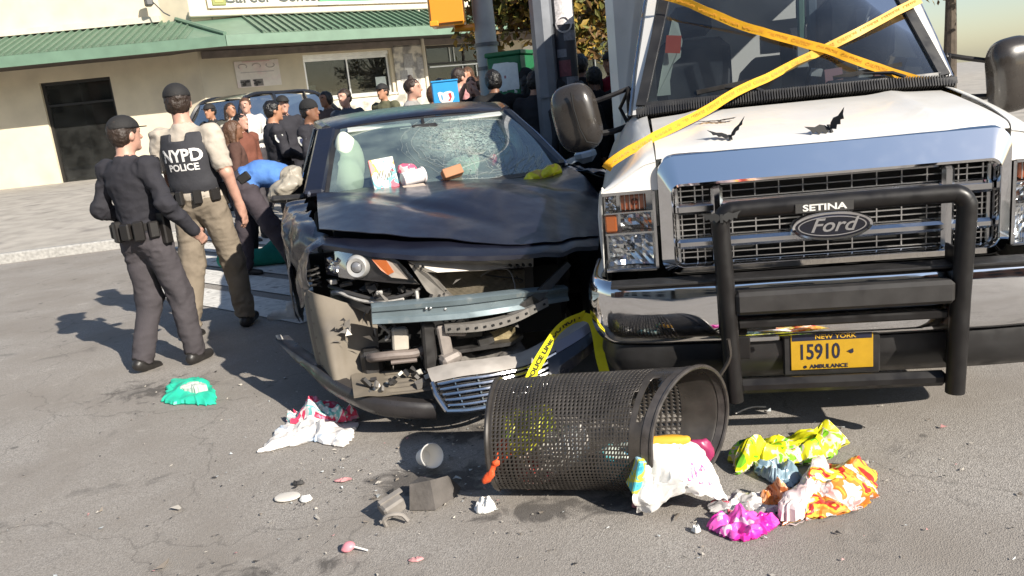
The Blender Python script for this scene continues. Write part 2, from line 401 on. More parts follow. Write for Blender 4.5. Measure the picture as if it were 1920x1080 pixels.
# ================================================================== SETTING
def road_material():
    m = bpy.data.materials.new('asphalt'); m.use_nodes = True
    nt = m.node_tree; p = nt.nodes['Principled BSDF']; L = nt.links.new; N = nt.nodes.new
    tc = N('ShaderNodeTexCoord')
    def noise(sc, det=6, dist=0., rough=.55):
        n = N('ShaderNodeTexNoise'); n.inputs['Scale'].default_value = sc; n.inputs['Detail'].default_value = det
        n.inputs['Distortion'].default_value = dist; n.inputs['Roughness'].default_value = rough
        L(tc.outputs['Object'], n.inputs['Vector']); return n.outputs[0]
    def rng(s, a, b, c=0., d=1.):
        r = N('ShaderNodeMapRange'); r.inputs[1].default_value = a; r.inputs[2].default_value = b; r.inputs[3].default_value = c; r.inputs[4].default_value = d
        L(s, r.inputs[0]); return r.outputs[0]
    def mix(f, a, b):
        x = N('ShaderNodeMix'); x.data_type = 'RGBA'
        L(f, x.inputs[0])
        for k, q in ((6, a), (7, b)):
            if isinstance(q, tuple): x.inputs[k].default_value = q+(1,)
            else: L(q, x.inputs[k])
        return x.outputs[2]
    v = N('ShaderNodeTexVoronoi'); v.inputs['Scale'].default_value = 230; L(tc.outputs['Object'], v.inputs['Vector'])
    hs = N('ShaderNodeSeparateColor'); L(v.outputs['Color'], hs.inputs[0])
    stones = mix(rng(hs.outputs[0], .0, 1.), (.20, .183, .165), (.385, .357, .326))
    base = mix(rng(noise(1.4, 5, .4), .35, .7), stones, (.235, .21, .184))
    sep = N('ShaderNodeSeparateXYZ'); L(tc.outputs['Object'], sep.inputs[0])
    dark = mix(rng(noise(2.6, 8, 1.6), .60, .76, 0, .5), base, (.075, .07, .066))          # stained patches
    pale = mix(rng(noise(7., 7, .9), .62, .8, 0, .5), dark, (.44, .41, .37))
    chew = N('ShaderNodeTexVoronoi'); chew.inputs['Scale'].default_value = 3.2; L(tc.outputs['Object'], chew.inputs['Vector'])
    spots = mix(rng(chew.outputs['Distance'], .05, .07, .55, 0.), pale, (.05, .048, .046))   # old gum
    for cx, cy, rx, ry, lo in ((-.40, 2.98, .55, .22, .40), (.15, 2.66, .60, .16, .38), (-.15, 3.45, .55, .25, .42), (-.9, 2.45, .7, .25, .52), (-2.2, 4.6, .9, .5, .5), (.9, 2.5, .5, .2, .5)):     # fluid leaks and tyre grime
        mpp = N('ShaderNodeMapping'); mpp.inputs['Location'].default_value = (-cx/rx, -cy/ry, 0); mpp.inputs['Scale'].default_value = (1/rx, 1/ry, 1); L(tc.outputs['Object'], mpp.inputs['Vector'])
        ln = N('ShaderNodeVectorMath'); ln.operation = 'LENGTH'; L(mpp.outputs[0], ln.inputs[0])
        fall = rng(ln.outputs['Value'], .2, 1.1, .30, -.10); ad_ = N('ShaderNodeMath'); ad_.operation = 'ADD'; L(fall, ad_.inputs[0]); L(noise(6.5, 9, 1.2, .65), ad_.inputs[1])
        spots = mix(rng(ad_.outputs[0], lo+.22, lo+.36, 0, .72), spots, (.055, .050, .047))
    ck = N('ShaderNodeTexVoronoi'); ck.feature = 'DISTANCE_TO_EDGE'; ck.inputs['Scale'].default_value = .55
    mp = N('ShaderNodeVectorMath'); mp.operation = 'ADD'
    n3 = N('ShaderNodeTexNoise'); n3.inputs['Scale'].default_value = 3; n3.inputs['Detail'].default_value = 6; L(tc.outputs['Object'], n3.inputs['Vector'])
    sc = N('ShaderNodeVectorMath'); sc.operation = 'SCALE'; sc.inputs[3].default_value = .45; L(n3.outputs[1], sc.inputs[0])
    L(tc.outputs['Object'], mp.inputs[0]); L(sc.outputs[0], mp.inputs[1]); L(mp.outputs[0], ck.inputs['Vector'])
    crk = rng(ck.outputs['Distance'], .0005, .004, .28, 0.)
    col = mix(crk, spots, (.04, .037, .034))
    L(col, p.inputs['Base Color'])
    L(rng(noise(3., 6), .3, .7, .72, .95), p.inputs['Roughness']); p.inputs['Specular IOR Level'].default_value = .3
    b = N('ShaderNodeBump'); b.inputs['Strength'].default_value = .40; b.inputs['Distance'].default_value = .005
    ad = N('ShaderNodeMath'); ad.operation = 'ADD'; L(v.outputs['Distance'], ad.inputs[0]); L(noise(40., 6), ad.inputs[1]); L(ad.outputs[0], b.inputs['Height'])
    L(b.outputs[0], p.inputs['Normal'])
    return m
ASPHALT = road_material()
b = MB(); xs = np.concatenate([np.linspace(-90, -8, 12), np.linspace(-7.5, 7.5, 61), np.linspace(8, 90, 12)]); ys = np.concatenate([np.linspace(-60, 0, 10), np.linspace(.5, 12, 47), np.linspace(13, 120, 16)])
X, Y = np.meshgrid(xs, ys, indexing='ij'); Z = fbm(np.stack([X*.7, Y*.7, X*0], -1), 2)*.004
Z[(np.abs(X) > 7.6) | (Y > 12.2) | (Y < .2)] = 0
b.grid(np.stack([X, Y, Z-.004], -1), sm=True, flip=False)
road = b.build('road', ASPHALT); tag(road, 'sunlit grey brown asphalt of the street intersection', 'road', kind='structure')
PAINT = mat('worn_white_paint', (.62, .60, .56), .8, var=.25, vscale=9, col2=(.20, .185, .17), mixscale=9, mixlo=.58, mixhi=.70)
def stripe(c, d, ln, w, name='crosswalk_marking'):
    c = Vector(c); d = Vector(d).normalized(); n = Vector((-d.y, d.x, 0)); bb = MB()
    q = [c+d*ln/2*s+n*w/2*t for s, t in ((-1, -1), (1, -1), (1, 1), (-1, 1))]
    bb.add([(v.x, v.y, .008) for v in q], [(0, 1, 2, 3)]); o = bb.build(name, PAINT); o['kind'] = 'structure'; return o
for k in range(5):
    stripe((-2.45-.30*k, 6.85+1.02*k, 0), (.73, -.68, 0), 2.7, .40)
# pavement with kerb
PAVE = mat('concrete_pavement', (.36, .33, .29), .85, var=.18, vscale=3, bump=.25, bscale=90, col2=(.22, .20, .18), mixscale=2.2, mixlo=.55, mixhi=.75)
KERB = mat('granite_kerb', (.33, .32, .30), .75, var=.25, vscale=25, bump=.2)
kline = cr(np.array([(-40, 6.2, 0), (-16, 9.2, 0), (-6, 11.2, 0), (-3.6, 11.6, 0), (-2.4, 11.0, 0), (-1.4, 9.6, 0), (.2, 8.9, 0), (2.5, 8.6, 0), (8, 9.4, 0), (40, 14, 0)]), 90)
b = MB(); far = kline.copy(); far[:, 1] = 90
b.grid(np.stack([np.stack([kline[:, 0], kline[:, 1]+.14, kline[:, 0]*0+.125], -1), np.stack([far[:, 0], kline[:, 1]+8, far[:, 0]*0+.46], -1), np.stack([far[:, 0], far[:, 1], far[:, 0]*0+.9], -1)]), sm=False)
pv = b.build('pavement', PAVE); tag(pv, 'pale concrete pavement in front of the cream building', 'pavement', kind='structure')
b = MB()
b.grid(np.stack([kline*[1, 1, 0]+[0, 0, -.03], kline*[1, 1, 0]+[0, 0, .11], kline*[1, 1, 0]+[0, .02, .130], kline*[1, 1, 0]+[0, .15, .130], kline*[1, 1, 0]+[0, .15, .05]]), sm=False)
kb = b.build('kerb', KERB); tag(kb, 'granite kerb along the pavement', 'kerb', kind='structure')
# ------------------------------------------------------------------ the cream corner building (local x along its street wall, y inward)
CREAM = mat('cream_stucco', (.62, .55, .41), .85, var=.10, vscale=2.5, bump=.15, bscale=120, col2=(.52, .46, .36), mixscale=1.3, mixlo=.55, mixhi=.85)
CREAMD = mat('cream_band', (.58, .53, .43), .8, var=.10, vscale=4)
GREEN = mat('green_sheet_metal', (.115, .180, .125), .5, .0, .5, var=.12, vscale=3, rvar=.1)
GREEND = mat('green_trim', (.125, .205, .145), .5, var=.10, vscale=5)
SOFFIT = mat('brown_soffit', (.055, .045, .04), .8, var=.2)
ALU = mat('brushed_aluminium', (.55, .56, .56), .35, .9, var=.1)
DKFRAME = mat('dark_bronze_frame', (.03, .028, .026), .4, .3)
WINGL = glass_mat('shop_glass', (.55, .60, .58), 1.3, .01, .06)
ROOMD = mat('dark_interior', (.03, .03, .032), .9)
PAPER = mat('white_paper', (.78, .77, .73), .7, var=.08, vscale=20)
BL = empty('corner_building', (-4.4, 25.6, -.87), R(31), 'cream corner building with green metal canopy and dark shop windows', 'building'); BL.scale = (1.6, 1.6, 1.6)
H0 = .11; ZT = 4.7
def wall_seg(p, q, holes, name='wall', m=CREAM, z0=H0, z1=ZT, th=.25):
    """wall from p to q (local xy) with rectangular openings (s0,s1,z0,z1) along it"""
    p = Vector((*p, 0)); q = Vector((*q, 0)); d = (q-p); ln = d.length; d.normalize(); n = Vector((-d.y, d.x, 0))
    ss = sorted({0, ln, *[h[0] for h in holes], *[h[1] for h in holes]}); zs = sorted({z0, z1, *[h[2] for h in holes], *[h[3] for h in holes]})
    bb = MB(); P = lambda s, z, o: p+d*s+n*o+Vector((0, 0, z))
    for i in range(len(ss)-1):
        for j in range(len(zs)-1):
            cs, cz = (ss[i]+ss[i+1])/2, (zs[j]+zs[j+1])/2
            if any(h[0] < cs < h[1] and h[2] < cz < h[3] for h in holes): continue
            a = [(ss[i], zs[j]), (ss[i+1], zs[j]), (ss[i+1], zs[j+1]), (ss[i], zs[j+1])]
            bb.add([P(s, z, 0) for s, z in a]+[P(s, z, th) for s, z in a], [(0, 1, 2, 3), (7, 6, 5, 4)])
    for h in holes:
        for a, c in (((h[0], h[2]), (h[0], h[3])), ((h[1], h[3]), (h[1], h[2])), ((h[1], h[2]), (h[0], h[2])), ((h[0], h[3]), (h[1], h[3]))):
            bb.add([P(*a, 0), P(*c, 0), P(*c, th), P(*a, th)], [(0, 1, 2, 3)])
    return bb.build(name, m, BL)
C0, C1, C2 = (-2.66, 0), (-3.05, .45), (-16, 6.9)
o1 = 2.66
wall_seg(C0, (16, 0), [(o1-.80, o1+.95, 1.86, 2.68), (o1+1.76, o1+3.6, .35, 2.72), (o1+5.2, o1+8, .8, 2.7)])
wall_seg(C1, C0, [])
wall_seg(C2, C1, [(5.0, 7.2, 1.0, 2.6), (8.6, 10.8, 1.0, 2.6), (12.2, 13.4, .2, 2.6)])
def window(p, d, s0, s1, z0, z1, nm=1, transom=None, setback=.10, fm=ALU, head=0.):
    p = Vector((*p, 0)); d = Vector((*d, 0)).normalized(); n = Vector((-d.y, d.x, 0)); M = Matrix((d, n, Vector((0, 0, 1)))).transposed()
    P = lambda s, z, o: p+d*s+n*o+Vector((0, 0, z)); bb = MB(); fw = .05
    if head: bb.box(P((s0+s1)/2, z1-head/2, setback-.03), (s1-s0, .08, head), M=M)
    z1f = z1-head
    for z in (z0+fw/2, z1f-fw/2): bb.box(P((s0+s1)/2, z, setback), (s1-s0, .07, fw), M=M)
    for s in (s0+fw/2, s1-fw/2): bb.box(P(s, (z0+z1f)/2, setback), (fw, .066, z1f-z0-.002), M=M)
    for i in range(1, nm+1): bb.box(P(s0+(s1-s0)*i/(nm+1), (z0+z1f)/2, setback), (fw*.6, .06, z1f-z0-.004), M=M)
    if transom: bb.box(P((s0+s1)/2, transom, setback), (s1-s0-.004, .063, fw*.7), M=M)
    w = bb.build('window', fm, BL)
    cuts = [s0+(s1-s0)*i/(nm+1) for i in range(nm+2)]
    for i in range(nm+1):
        gb = MB(); gb.box(P((cuts[i]+cuts[i+1])/2, (z0+z1f)/2, setback+.012), (cuts[i+1]-cuts[i]-.03, .006, z1f-z0-.04), M=M)
        gb.build('pane', WINGL, w)
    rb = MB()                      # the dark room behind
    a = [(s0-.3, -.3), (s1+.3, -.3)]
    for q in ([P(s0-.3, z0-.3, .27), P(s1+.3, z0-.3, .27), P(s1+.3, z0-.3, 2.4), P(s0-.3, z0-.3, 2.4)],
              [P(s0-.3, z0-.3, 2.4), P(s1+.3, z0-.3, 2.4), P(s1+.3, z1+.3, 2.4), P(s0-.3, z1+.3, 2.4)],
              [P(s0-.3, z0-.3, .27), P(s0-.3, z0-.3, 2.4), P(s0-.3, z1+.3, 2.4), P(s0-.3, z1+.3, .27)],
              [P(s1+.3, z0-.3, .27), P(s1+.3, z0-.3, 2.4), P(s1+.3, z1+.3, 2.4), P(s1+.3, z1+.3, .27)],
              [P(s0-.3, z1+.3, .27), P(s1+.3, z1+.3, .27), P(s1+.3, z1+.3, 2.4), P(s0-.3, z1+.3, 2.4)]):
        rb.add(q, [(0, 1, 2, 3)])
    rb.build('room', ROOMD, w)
    return w, P, M
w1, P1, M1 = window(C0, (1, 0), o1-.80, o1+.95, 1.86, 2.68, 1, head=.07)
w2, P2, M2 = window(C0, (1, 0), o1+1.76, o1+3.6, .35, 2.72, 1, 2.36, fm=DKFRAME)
b = MB()
for s, z, w_, h_ in ((o1+1.95, 2.52, .012, .32), (o1+2.05, 2.52, .012, .32)): b.box(P2(s+.4, z, .08), (w_, .01, h_), M=M2)
b.box(P2(o1+2.6, 2.30, .075), (1.5, .012, .025), M=M2); b.box(P2(o1+2.62, 2.1, .075), (.02, .012, .36), M=M2); b.box(P2(o1+2.95, 2.1, .075), (.02, .012, .36), M=M2)
b.build('mullion', ALU, w2)
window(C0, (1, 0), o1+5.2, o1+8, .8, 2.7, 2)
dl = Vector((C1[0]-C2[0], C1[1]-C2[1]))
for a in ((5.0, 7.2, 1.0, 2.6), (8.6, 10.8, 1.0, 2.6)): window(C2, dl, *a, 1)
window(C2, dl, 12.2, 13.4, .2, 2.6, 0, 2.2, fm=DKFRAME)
# things behind the first window: sheets of paper, cartons and a monitor on a shelf
b = MB(); b.box(P1(o1-.62, 2.02, .35), (.20, .02, .24), M=M1); b.build('notice_sheet', PAPER, w1)
b = MB(); b.box(P1(o1+.74, 2.06, .085), (.22, .004, .26), M=M1); b.build('notice_sheet', mat('pale_notice', (.60, .68, .66), .6, var=.12, vscale=25), w1)
b = MB()
for s, z, w_, h_, k in ((o1+.30, 2.02, .30, .22, 0), (o1+.12, 1.98, .2, .16, 0), (o1-.25, 1.96, .18, .15, 1), (o1+.46, 2.2, .16, .12, 1)): b.box(P1(s, z, .55), (w_, .2, h_), M=M1, bev=.01, mi=k)
b.build('carton', [mat('brown_carton', (.24, .19, .14), .8, var=.2), mat('pale_carton', (.45, .43, .38), .8, var=.2)], w1)
b = MB(); b.box(P1(o1+.075, 1.845, -.03), (1.84, .14, .05), M=M1, bev=.01); b.build('window_sill', CREAMD, w1)
# low ledge wall with clutter under the window
b = MB(); b.box((.35, -.32, .95), (2.9, .45, 1.70), bev=.02); b.build('ledge_wall', mat('pale_ledge', (.55, .52, .43), .85, var=.22, vscale=5, col2=(.32, .30, .25), mixscale=6, mixlo=.5, mixhi=.62), BL)
# canopy: sloping standing-seam panels round the corner
def offs(p, d): return p
OUT = 1.2; ZB, ZTOP = 2.97, 3.40
n1 = Vector((0, -1)); dW3 = Vector((C2[0]-C1[0], C2[1]-C1[1])).normalized(); n3 = Vector((dW3.y, -dW3.x))
if n3.y > 0: n3 = -n3
# eave corner between front eave (y=-OUT) and side eave
ec = Vector((-3.05, -OUT))
sideE = Vector(C1)+n3*OUT
ang = dW3
t = (-OUT-sideE.y)/ang.y if abs(ang.y) > 1e-6 else 0
corner = sideE+ang*t
front0 = corner
pan = None
pw = .135
def panel_mesh(w):
    bb = MB(); d = math.hypot(OUT, ZTOP-ZB)
    bb.box((w/2, d/2, 0), (w-.012, d, .02)); bb.box((.006, d/2, .025), (.02, d, .05)); bb.box((w*.5, d/2, .011), (.012, d, .012))
    me = bpy.data.meshes.new('canopy_panel'); me.from_pydata(bb.v, [], bb.f); me.update(); me.materials.append(GREEN); return me
PM = panel_mesh(pw); slope = math.atan2(ZTOP-ZB, OUT)
def panels(start, d, nrm, count):
    d3 = Vector((d.x, d.y, 0)); up = (Vector((-nrm.x, -nrm.y, 0))*math.cos(slope)+Vector((0, 0, math.sin(slope)))); n = d3.cross(up)
    M = Matrix((d3, up, n)).transposed().to_4x4()
    for i in range(count):
        o = bpy.data.objects.new('canopy_panel', PM); COL.objects.link(o); o.parent = BL
        q = start+d*(i*pw); M2_ = M.copy(); M2_.translation = Vector((q.x, q.y, ZB)); o.matrix_local = M2_
fx = corner.x+.62
panels(Vector((fx, -OUT)), Vector((1, 0)), Vector((0, -1)), 78)
panels(corner+ang*.62, ang, n3, 70) if False else None
b = MB()   # side canopy runs the other way, so build its panels with the direction reversed
sd = -ang
start = corner+ang*(.62+70*pw)
panels(start, sd, n3, 70)
# hip piece at the corner
c3 = Vector((corner.x, corner.y, ZB)); hip = Vector((-2.86, .22, ZTOP))
b.add([c3, (fx, -OUT, ZB), (fx, -.02, ZTOP), hip, (*(Vector(C1)+ang*.02), ZTOP), (*(corner+ang*.62), ZB)], [(0, 1, 2, 3), (0, 3, 4, 5)])
b.tube([c3+Vector((0, 0, .03)), hip+Vector((0, 0, .03))], .035, 6)
b.build('hip_panel', GREEND, BL)
b = MB()
far1 = Vector((12, -OUT)); far2 = corner+ang*10.2
for a, c in ((corner, far1), (far2, corner)):
    a3, c_ = Vector((*a, ZB-.085)), Vector((*c, ZB-.085)); b.bar(a3, c_, .05, .17)
b.build('canopy_fascia', GREEND, BL)
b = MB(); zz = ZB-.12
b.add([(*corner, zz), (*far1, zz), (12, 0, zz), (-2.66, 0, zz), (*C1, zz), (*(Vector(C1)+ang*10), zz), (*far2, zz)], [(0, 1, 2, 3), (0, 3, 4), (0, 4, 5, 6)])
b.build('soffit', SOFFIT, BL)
b = MB(); b.box((4.6, -.06, 3.46), (14.6, .14, .10), bev=.015); b.build('cornice_band', CREAMD, BL)
b = MB(); b.bar((*(Vector(C1)+n3*.06), 3.46), (*(Vector(C2)+n3*.06), 3.46), .14, .10); b.build('cornice_band', CREAMD, BL)
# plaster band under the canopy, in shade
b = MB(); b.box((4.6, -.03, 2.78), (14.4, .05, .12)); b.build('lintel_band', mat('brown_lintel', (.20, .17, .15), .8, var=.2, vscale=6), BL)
# lettering board above the canopy
SIGNM = frame((1, 0, 0), (0, 0, 1))
b = MB(); b.box((-1.15, -.05, 3.98), (2.4, .06, .86), bev=.01); sb = b.build('sign_board', mat('sign_cream', (.78, .74, .60), .6, var=.06), BL)
text('sign_lettering', 'Career Center', .30, SIGNM, (-1.18, -.085, 3.72), mat('sign_dark', (.05, .06, .05), .5), sb, depth=.012, bold=.006)
b = MB(); b.box((-2.16, -.09, 3.74), (.24, .03, .30), bev=.01); b.box((-2.16, -.108, 3.72), (.14, .012, .16), bev=.005, mi=1)
b.build('sign_emblem', [mat('emblem_olive', (.22, .24, .06), .5), mat('emblem_gold', (.55, .45, .12), .5)], sb)
b = MB(); b.box((.78, -.05, 4.10), (2.3, .07, 1.0), bev=.01); sb2 = b.build('sign_board', mat('sign_green', (.10, .33, .17), .5, var=.08), BL)
b = MB(); b.box((.78, -.055, 3.575), (2.3, .075, .05), bev=.005); b.build('sign_edge', PAPER, sb2)
# faded banner on the wall: pale sheet with ghosted lettering and two dark pictures
pb = MB(); pb.box((-1.67, -.012, 2.41), (.80, .012, .46), rot=(0, 0, 0)); ban = pb.build('wall_banner', mat('banner_faded', (.74, .68, .60), .7, var=.06, vscale=14, col2=(.70, .55, .52), mixscale=4, mixlo=.5, mixhi=.7), BL)
b = MB()
for cx, w_ in ((-1.92, .18), (-1.69, .17)):
    for i in range(9):
        random.seed(int(cx*100)+i); b.box((cx+random.uniform(-w_/2, w_/2)*.8, -.0215, 2.255+random.uniform(-.045, .045)), (random.uniform(.02, .07), .004, random.uniform(.015, .05)))
    b.box((cx, -.0195, 2.255), (w_, .003, .12), mi=1)
b.build('picture', [mat('print_dark', (.06, .055, .05), .7), mat('print_grey', (.22, .20, .18), .7)], ban)
b = MB()
for k, x0 in enumerate((-1.93, -1.68, -1.43)):       # ghosted capitals, too faded to read
    a = np.linspace(R(-40), R(220) if k != 1 else R(180), 12)
    b.tube([(x0+.075*math.cos(t), -.021, 2.545+.04*math.sin(t)*(1 if k != 2 else -1)) for t in a], .008, 4, sm=False)
b.box((-1.68, -.0195, 2.44), (.6, .003, .012)); b.box((-1.68, -.0195, 2.625), (.5, .003, .016), mi=1)
b.build('ghosted_lettering', [mat('ghost_grey', (.45, .40, .38), .8), mat('ghost_pink', (.62, .40, .38), .8)], ban)
# pasted and torn bills on the pier between the windows
pier = MB(); pier.box((1.37, -.03, 2.0), (.70, .05, 1.5)); pier.build('pier_facing', mat('pasted_pier', (.62, .58, .50), .85, var=.1, vscale=9, col2=(.26, .25, .24), mixscale=5.5, mixlo=.47, mixhi=.60), BL)
b = MB()
random.seed(4)
for i in range(10): b.box((1.37+random.uniform(-.22, .26), -.060-.001*i, 2.05+random.uniform(-.45, .5)), (random.uniform(.08, .2), .002, random.uniform(.1, .26)), rot=(0, random.uniform(-5, 5), 0), mi=i % 2)
b.build('torn_bill', [mat('bill_white', (.72, .70, .66), .8, var=.15, vscale=30), mat('bill_grey', (.36, .35, .34), .8, var=.2, vscale=30)], BL)
b = MB(); b.box((4.35, -.03, 2.15), (.5, .02, .9)); b.build('poster_sheet', mat('poster_white', (.80, .78, .72), .7, var=.05), BL)
for x in (-2.3, 4.9, 7.2):
    MB().box((x, -.004, 3.9), (.02, .012, 1.5)).build('wall_joint', mat('joint_grey', (.30, .27, .22), .9), BL)
b = MB(); b.tube([(1.68, -.07, 3.4), (1.68, -.07, .3)], .035, 8); b.build('downpipe', CREAMD, BL)
for s0 in (12.3,): q = Vector((*C2, 0))+Vector((dl.x, dl.y, 0)).normalized()*(s0+.95); MB().box(q+Vector((-.05, -.12, 1.1)), (.04, .08, .22), bev=.01).build('door_pull', ALU, BL)
# small alarm bracket and cable at the top left corner
b = MB(); b.box((-3.25, .2, 3.75), (.12, .2, .2), bev=.02); b.tube([(-3.2, .1, 3.7), (-3.1, -.1, 3.5), (-3.05, -.3, 3.42)], .012, 5); b.build('alarm_box', mat('alarm_grey', (.10, .10, .10), .6), BL)
# ================================================================== AMBULANCE (local x across, y backwards, z up)
WHITE = mat('white_vehicle_paint', (.72, .70, .66), .32, 0, .5, coat=.35, var=.04, vscale=2, rvar=.03, col2=(.52, .48, .42), mixscale=3.5, mixlo=.60, mixhi=.90, detail=9)
CHROME = mat('chrome', (.78, .78, .79), .07, 1., rvar=.05)
CHROMED = mat('dull_chrome', (.60, .60, .61), .18, 1., rvar=.1, var=.1)
BLKP = mat('black_plastic', (.022, .021, .021), .45, 0, .5, var=.25, vscale=9, rvar=.15)
BLKM = mat('black_powder_coat', (.010, .009, .009), .48, .0, .35, var=.2, vscale=12, rvar=.15)
RUBBER = mat('tyre_rubber', (.018, .018, .018), .85, var=.2)
DARK = mat('dark_underside', (.010, .010, .010), .9)
AMBER = mat('amber_lens', (.55, .13, .02), .18, 0, .6, coat=.5)
AMBERD = mat('amber_bulb', (.42, .10, .03), .2, 0, .6, coat=.6)
LENS = glass_mat('lamp_lens', (.93, .94, .94), .55, .01, .02)
SILVER = mat('lamp_reflector', (.80, .80, .80), .12, 1.)
WSG = glass_mat('windscreen_glass', (.36, .40, .43), 1.0, .008, .05, (.30, .33, .36))
SEATM = mat('dark_seat_fabric', (.03, .032, .037), .85, var=.2)
TAPEO = mat('amber_tape', (.66, .34, .015), .45, 0, .4, var=.10, vscale=18)
TAPEY = mat('yellow_tape', (.85, .78, .03), .42, 0, .4, var=.08, vscale=20)
INKO = mat('tape_ink_brown', (.58, .25, .012), .6)
INKB = mat('tape_ink_black', (.05, .05, .02), .6)
AMB = empty('ambulance', (1.251, 3.064, 0), R(-10), 'white ambulance van with chrome grille, push bar and tape across windscreen', 'ambulance')
def tape(name, path, side, w, txt, tsize, m, ink, parent=None, gap=.0, rep=1, n=40):
    P = cr(path, n); P[2:-2] += np.stack([fbm(P[2:-2]*9+7*k, 2)*.0035 for k in range(3)], -1); tw = fbm(P*5+3, 2); o = MB().ribbon(P, w, [Vector(side)+Vector((.0, .55*float(q), 0)) for q in tw]).build(name, m, parent)
    seg = np.linalg.norm(np.diff(P, axis=0), axis=1); L = np.concatenate([[0], np.cumsum(seg)])
    v, f = text_mesh((txt+'   ')*rep, tsize, .0004, 'LEFT', 1.0, .0015*tsize/.03)
    sd = side if isinstance(side, list) else None
    vs = []
    for x, y, z in v:
        s = min(max(x+.03, 0), L[-1]); i = min(np.searchsorted(L, s, 'right')-1, n-2); t = (s-L[i])/max(seg[i], 1e-6)
        p = Vector(P[i]*(1-t)+P[i+1]*t); tg = Vector(P[min(i+1, n-1)]-P[max(i-1, 0)]).normalized()
        d = Vector(side); d = (d-tg*d.dot(tg)).normalized(); nn = tg.cross(d)
        vs.append(p+d*y+nn*(.0016+z))
    keep = [q for q in f if max(v[i][0] for i in q) < L[-1]-.05]
    b = MB(); b.add(vs, keep); q_ = b.build('tape_lettering', ink, o); q_['kind'] = 'stuff'
    return o
def amb():
    A = AMB
    # ---- fenders (white), left and right
    secs = [(.0, [(.645, 1.160), (.69, 1.150), (.725, 1.130), (.78, 1.095), (.83, 1.066), (.86, 1.060)]),
            (.02, [(.647, 1.185), (.69, 1.172), (.725, 1.150), (.785, 1.108), (.845, 1.070), (.872, 1.055)]),
            (.08, [(.648, 1.206), (.69, 1.192), (.727, 1.168), (.79, 1.118), (.853, 1.060), (.885, .98)]),
            (.25, [(.652, 1.245), (.692, 1.230), (.730, 1.205), (.792, 1.140), (.858, 1.055), (.893, .95)]),
            (.50, [(.656, 1.285), (.697, 1.272), (.735, 1.245), (.797, 1.175), (.863, 1.065), (.896, .95)]),
            (.78, [(.660, 1.322), (.702, 1.310), (.740, 1.282), (.800, 1.205), (.868, 1.080), (.898, .95)]),
            (1.1, [(.665, 1.345), (.708, 1.335), (.750, 1.310), (.810, 1.225), (.872, 1.090), (.900, .95)])]
    for s in (-1, 1):
        G = []
        for bb, pr in secs:
            low = [(.90, .82), (.895, .62), (.89, .45)] if bb > .3 else ([(.888, .90), (.886, .80), (.88, .72)] if bb >= .08 else [(.862, 1.057), (.864, 1.054), (.866, 1.052)])
            G.append([(s*u, bb, z) for u, z in pr+low])
        b = MB(); b.grid(crgrid(np.array(G), 26, 22), th=.004, flip=(s > 0)); fe = b.build('fender', WHITE, A, 50)
        b = MB(); b.add([(s*u, .001, z) for u, z in ((.645, 1.162), (.69, 1.150), (.725, 1.130), (.78, 1.095), (.83, 1.066), (.862, 1.060), (.862, 1.050), (.645, 1.050))], [tuple(range(8))]); b.build('fender_nose', WHITE, fe)
    # ---- hood
    us = np.linspace(-.642, .642, 25); bs = np.array([.0, .012, .04, .12, .25, .4, .55, .70])
    zc = np.interp(bs, [0, .012, .04, .12, .25, .4, .55, .70], [1.182, 1.197, 1.210, 1.228, 1.252, 1.275, 1.297, 1.314])
    G = np.zeros((len(bs), len(us), 3))
    for i, bb in enumerate(bs):
        G[i, :, 0] = us; G[i, :, 1] = bb-.02*np.cos(us/.65*1.4)+.01
        G[i, :, 2] = zc[i]-.012*(np.abs(us)/.64)**4 + .012*np.exp(-((np.abs(us)-.42)/.05)**2)*min(1, i/3)
    b = MB(); b.grid(crgrid(G, 26, 49), th=.006); b.build('hood', WHITE, A, 50)
    # ---- chrome grille surround
    def rrect(u0, u1, z0, z1, r, n=8):
        P = []
        for cx, cz, a0 in ((u1-r, z1-r, 0), (u0+r, z1-r, 90), (u0+r, z0+r, 180), (u1-r, z0+r, 270)):
            for k in range(n+1): a = R(a0+90*k/n); P.append((cx+r*math.cos(a), cz+r*math.sin(a)))
        return P
    O = rrect(-.645, .645, .700, 1.186, .07); I = rrect(-.590, .590, .742, 1.062, .035); I2 = rrect(-.583, .583, .748, 1.056, .03)
    L = []
    for f, dep in ((0., .03), (.0, -.004), (.06, -.022), (.3, -.032), (.7, -.050), (.92, -.060), (1., -.055)):
        L.append([(o[0]*(1-f)+i[0]*f, dep, o[1]*(1-f)+i[1]*f) for o, i in zip(O, I)])
    L.append([(i[0], -.02, i[1]) for i in I2]); L.append([(i[0], .06, i[1]) for i in I2])
    n = len(O); b = MB(); vs = [p for l in L for p in l]
    b.add(vs, [(i*n+j, i*n+(j+1) % n, (i+1)*n+(j+1) % n, (i+1)*n+j) for i in range(len(L)-1) for j in range(n)], sm=True)
    gs = recalc(b.build('grille_surround', CHROME, A, 40))
    b = MB(); b.box((0, .075, .9), (1.2, .02, .40)); b.build('grille_backing', DARK, A)
    b = MB()
    for z, h in ((.968, .046), (.828, .040)): b.box((0, -.02, z), (1.16, .05, h), bev=.012)
    for u in (-.42, .42): b.box((u, -.023, .90), (.045, .05, .308), bev=.012)
    b.build('grille_bar', CHROMED, A)
    b = MB()
    for z0, z1 in ((.995, 1.05), (.852, .942), (.755, .805)):
        k = max(2, int((z1-z0)/.020))
        for i in range(k+1): b.box((0, .012, z0+(z1-z0)*i/k), (.80, .012, .0045))
        for u in np.arange(-.36, .37, .09): b.box((u, .010, (z0+z1)/2), (.005, .010, z1-z0))
    for s in (-1, 1):
        for i in range(13): b.box((s*.513, .012, .765+.0225*i), (.135, .012, .0045))
        for u in (.47, .50, .555): b.box((s*u, .010, .90), (.005, .01, .30))
        b.box((s*.572, -.004, .90), (.014, .02, .30), bev=.004)
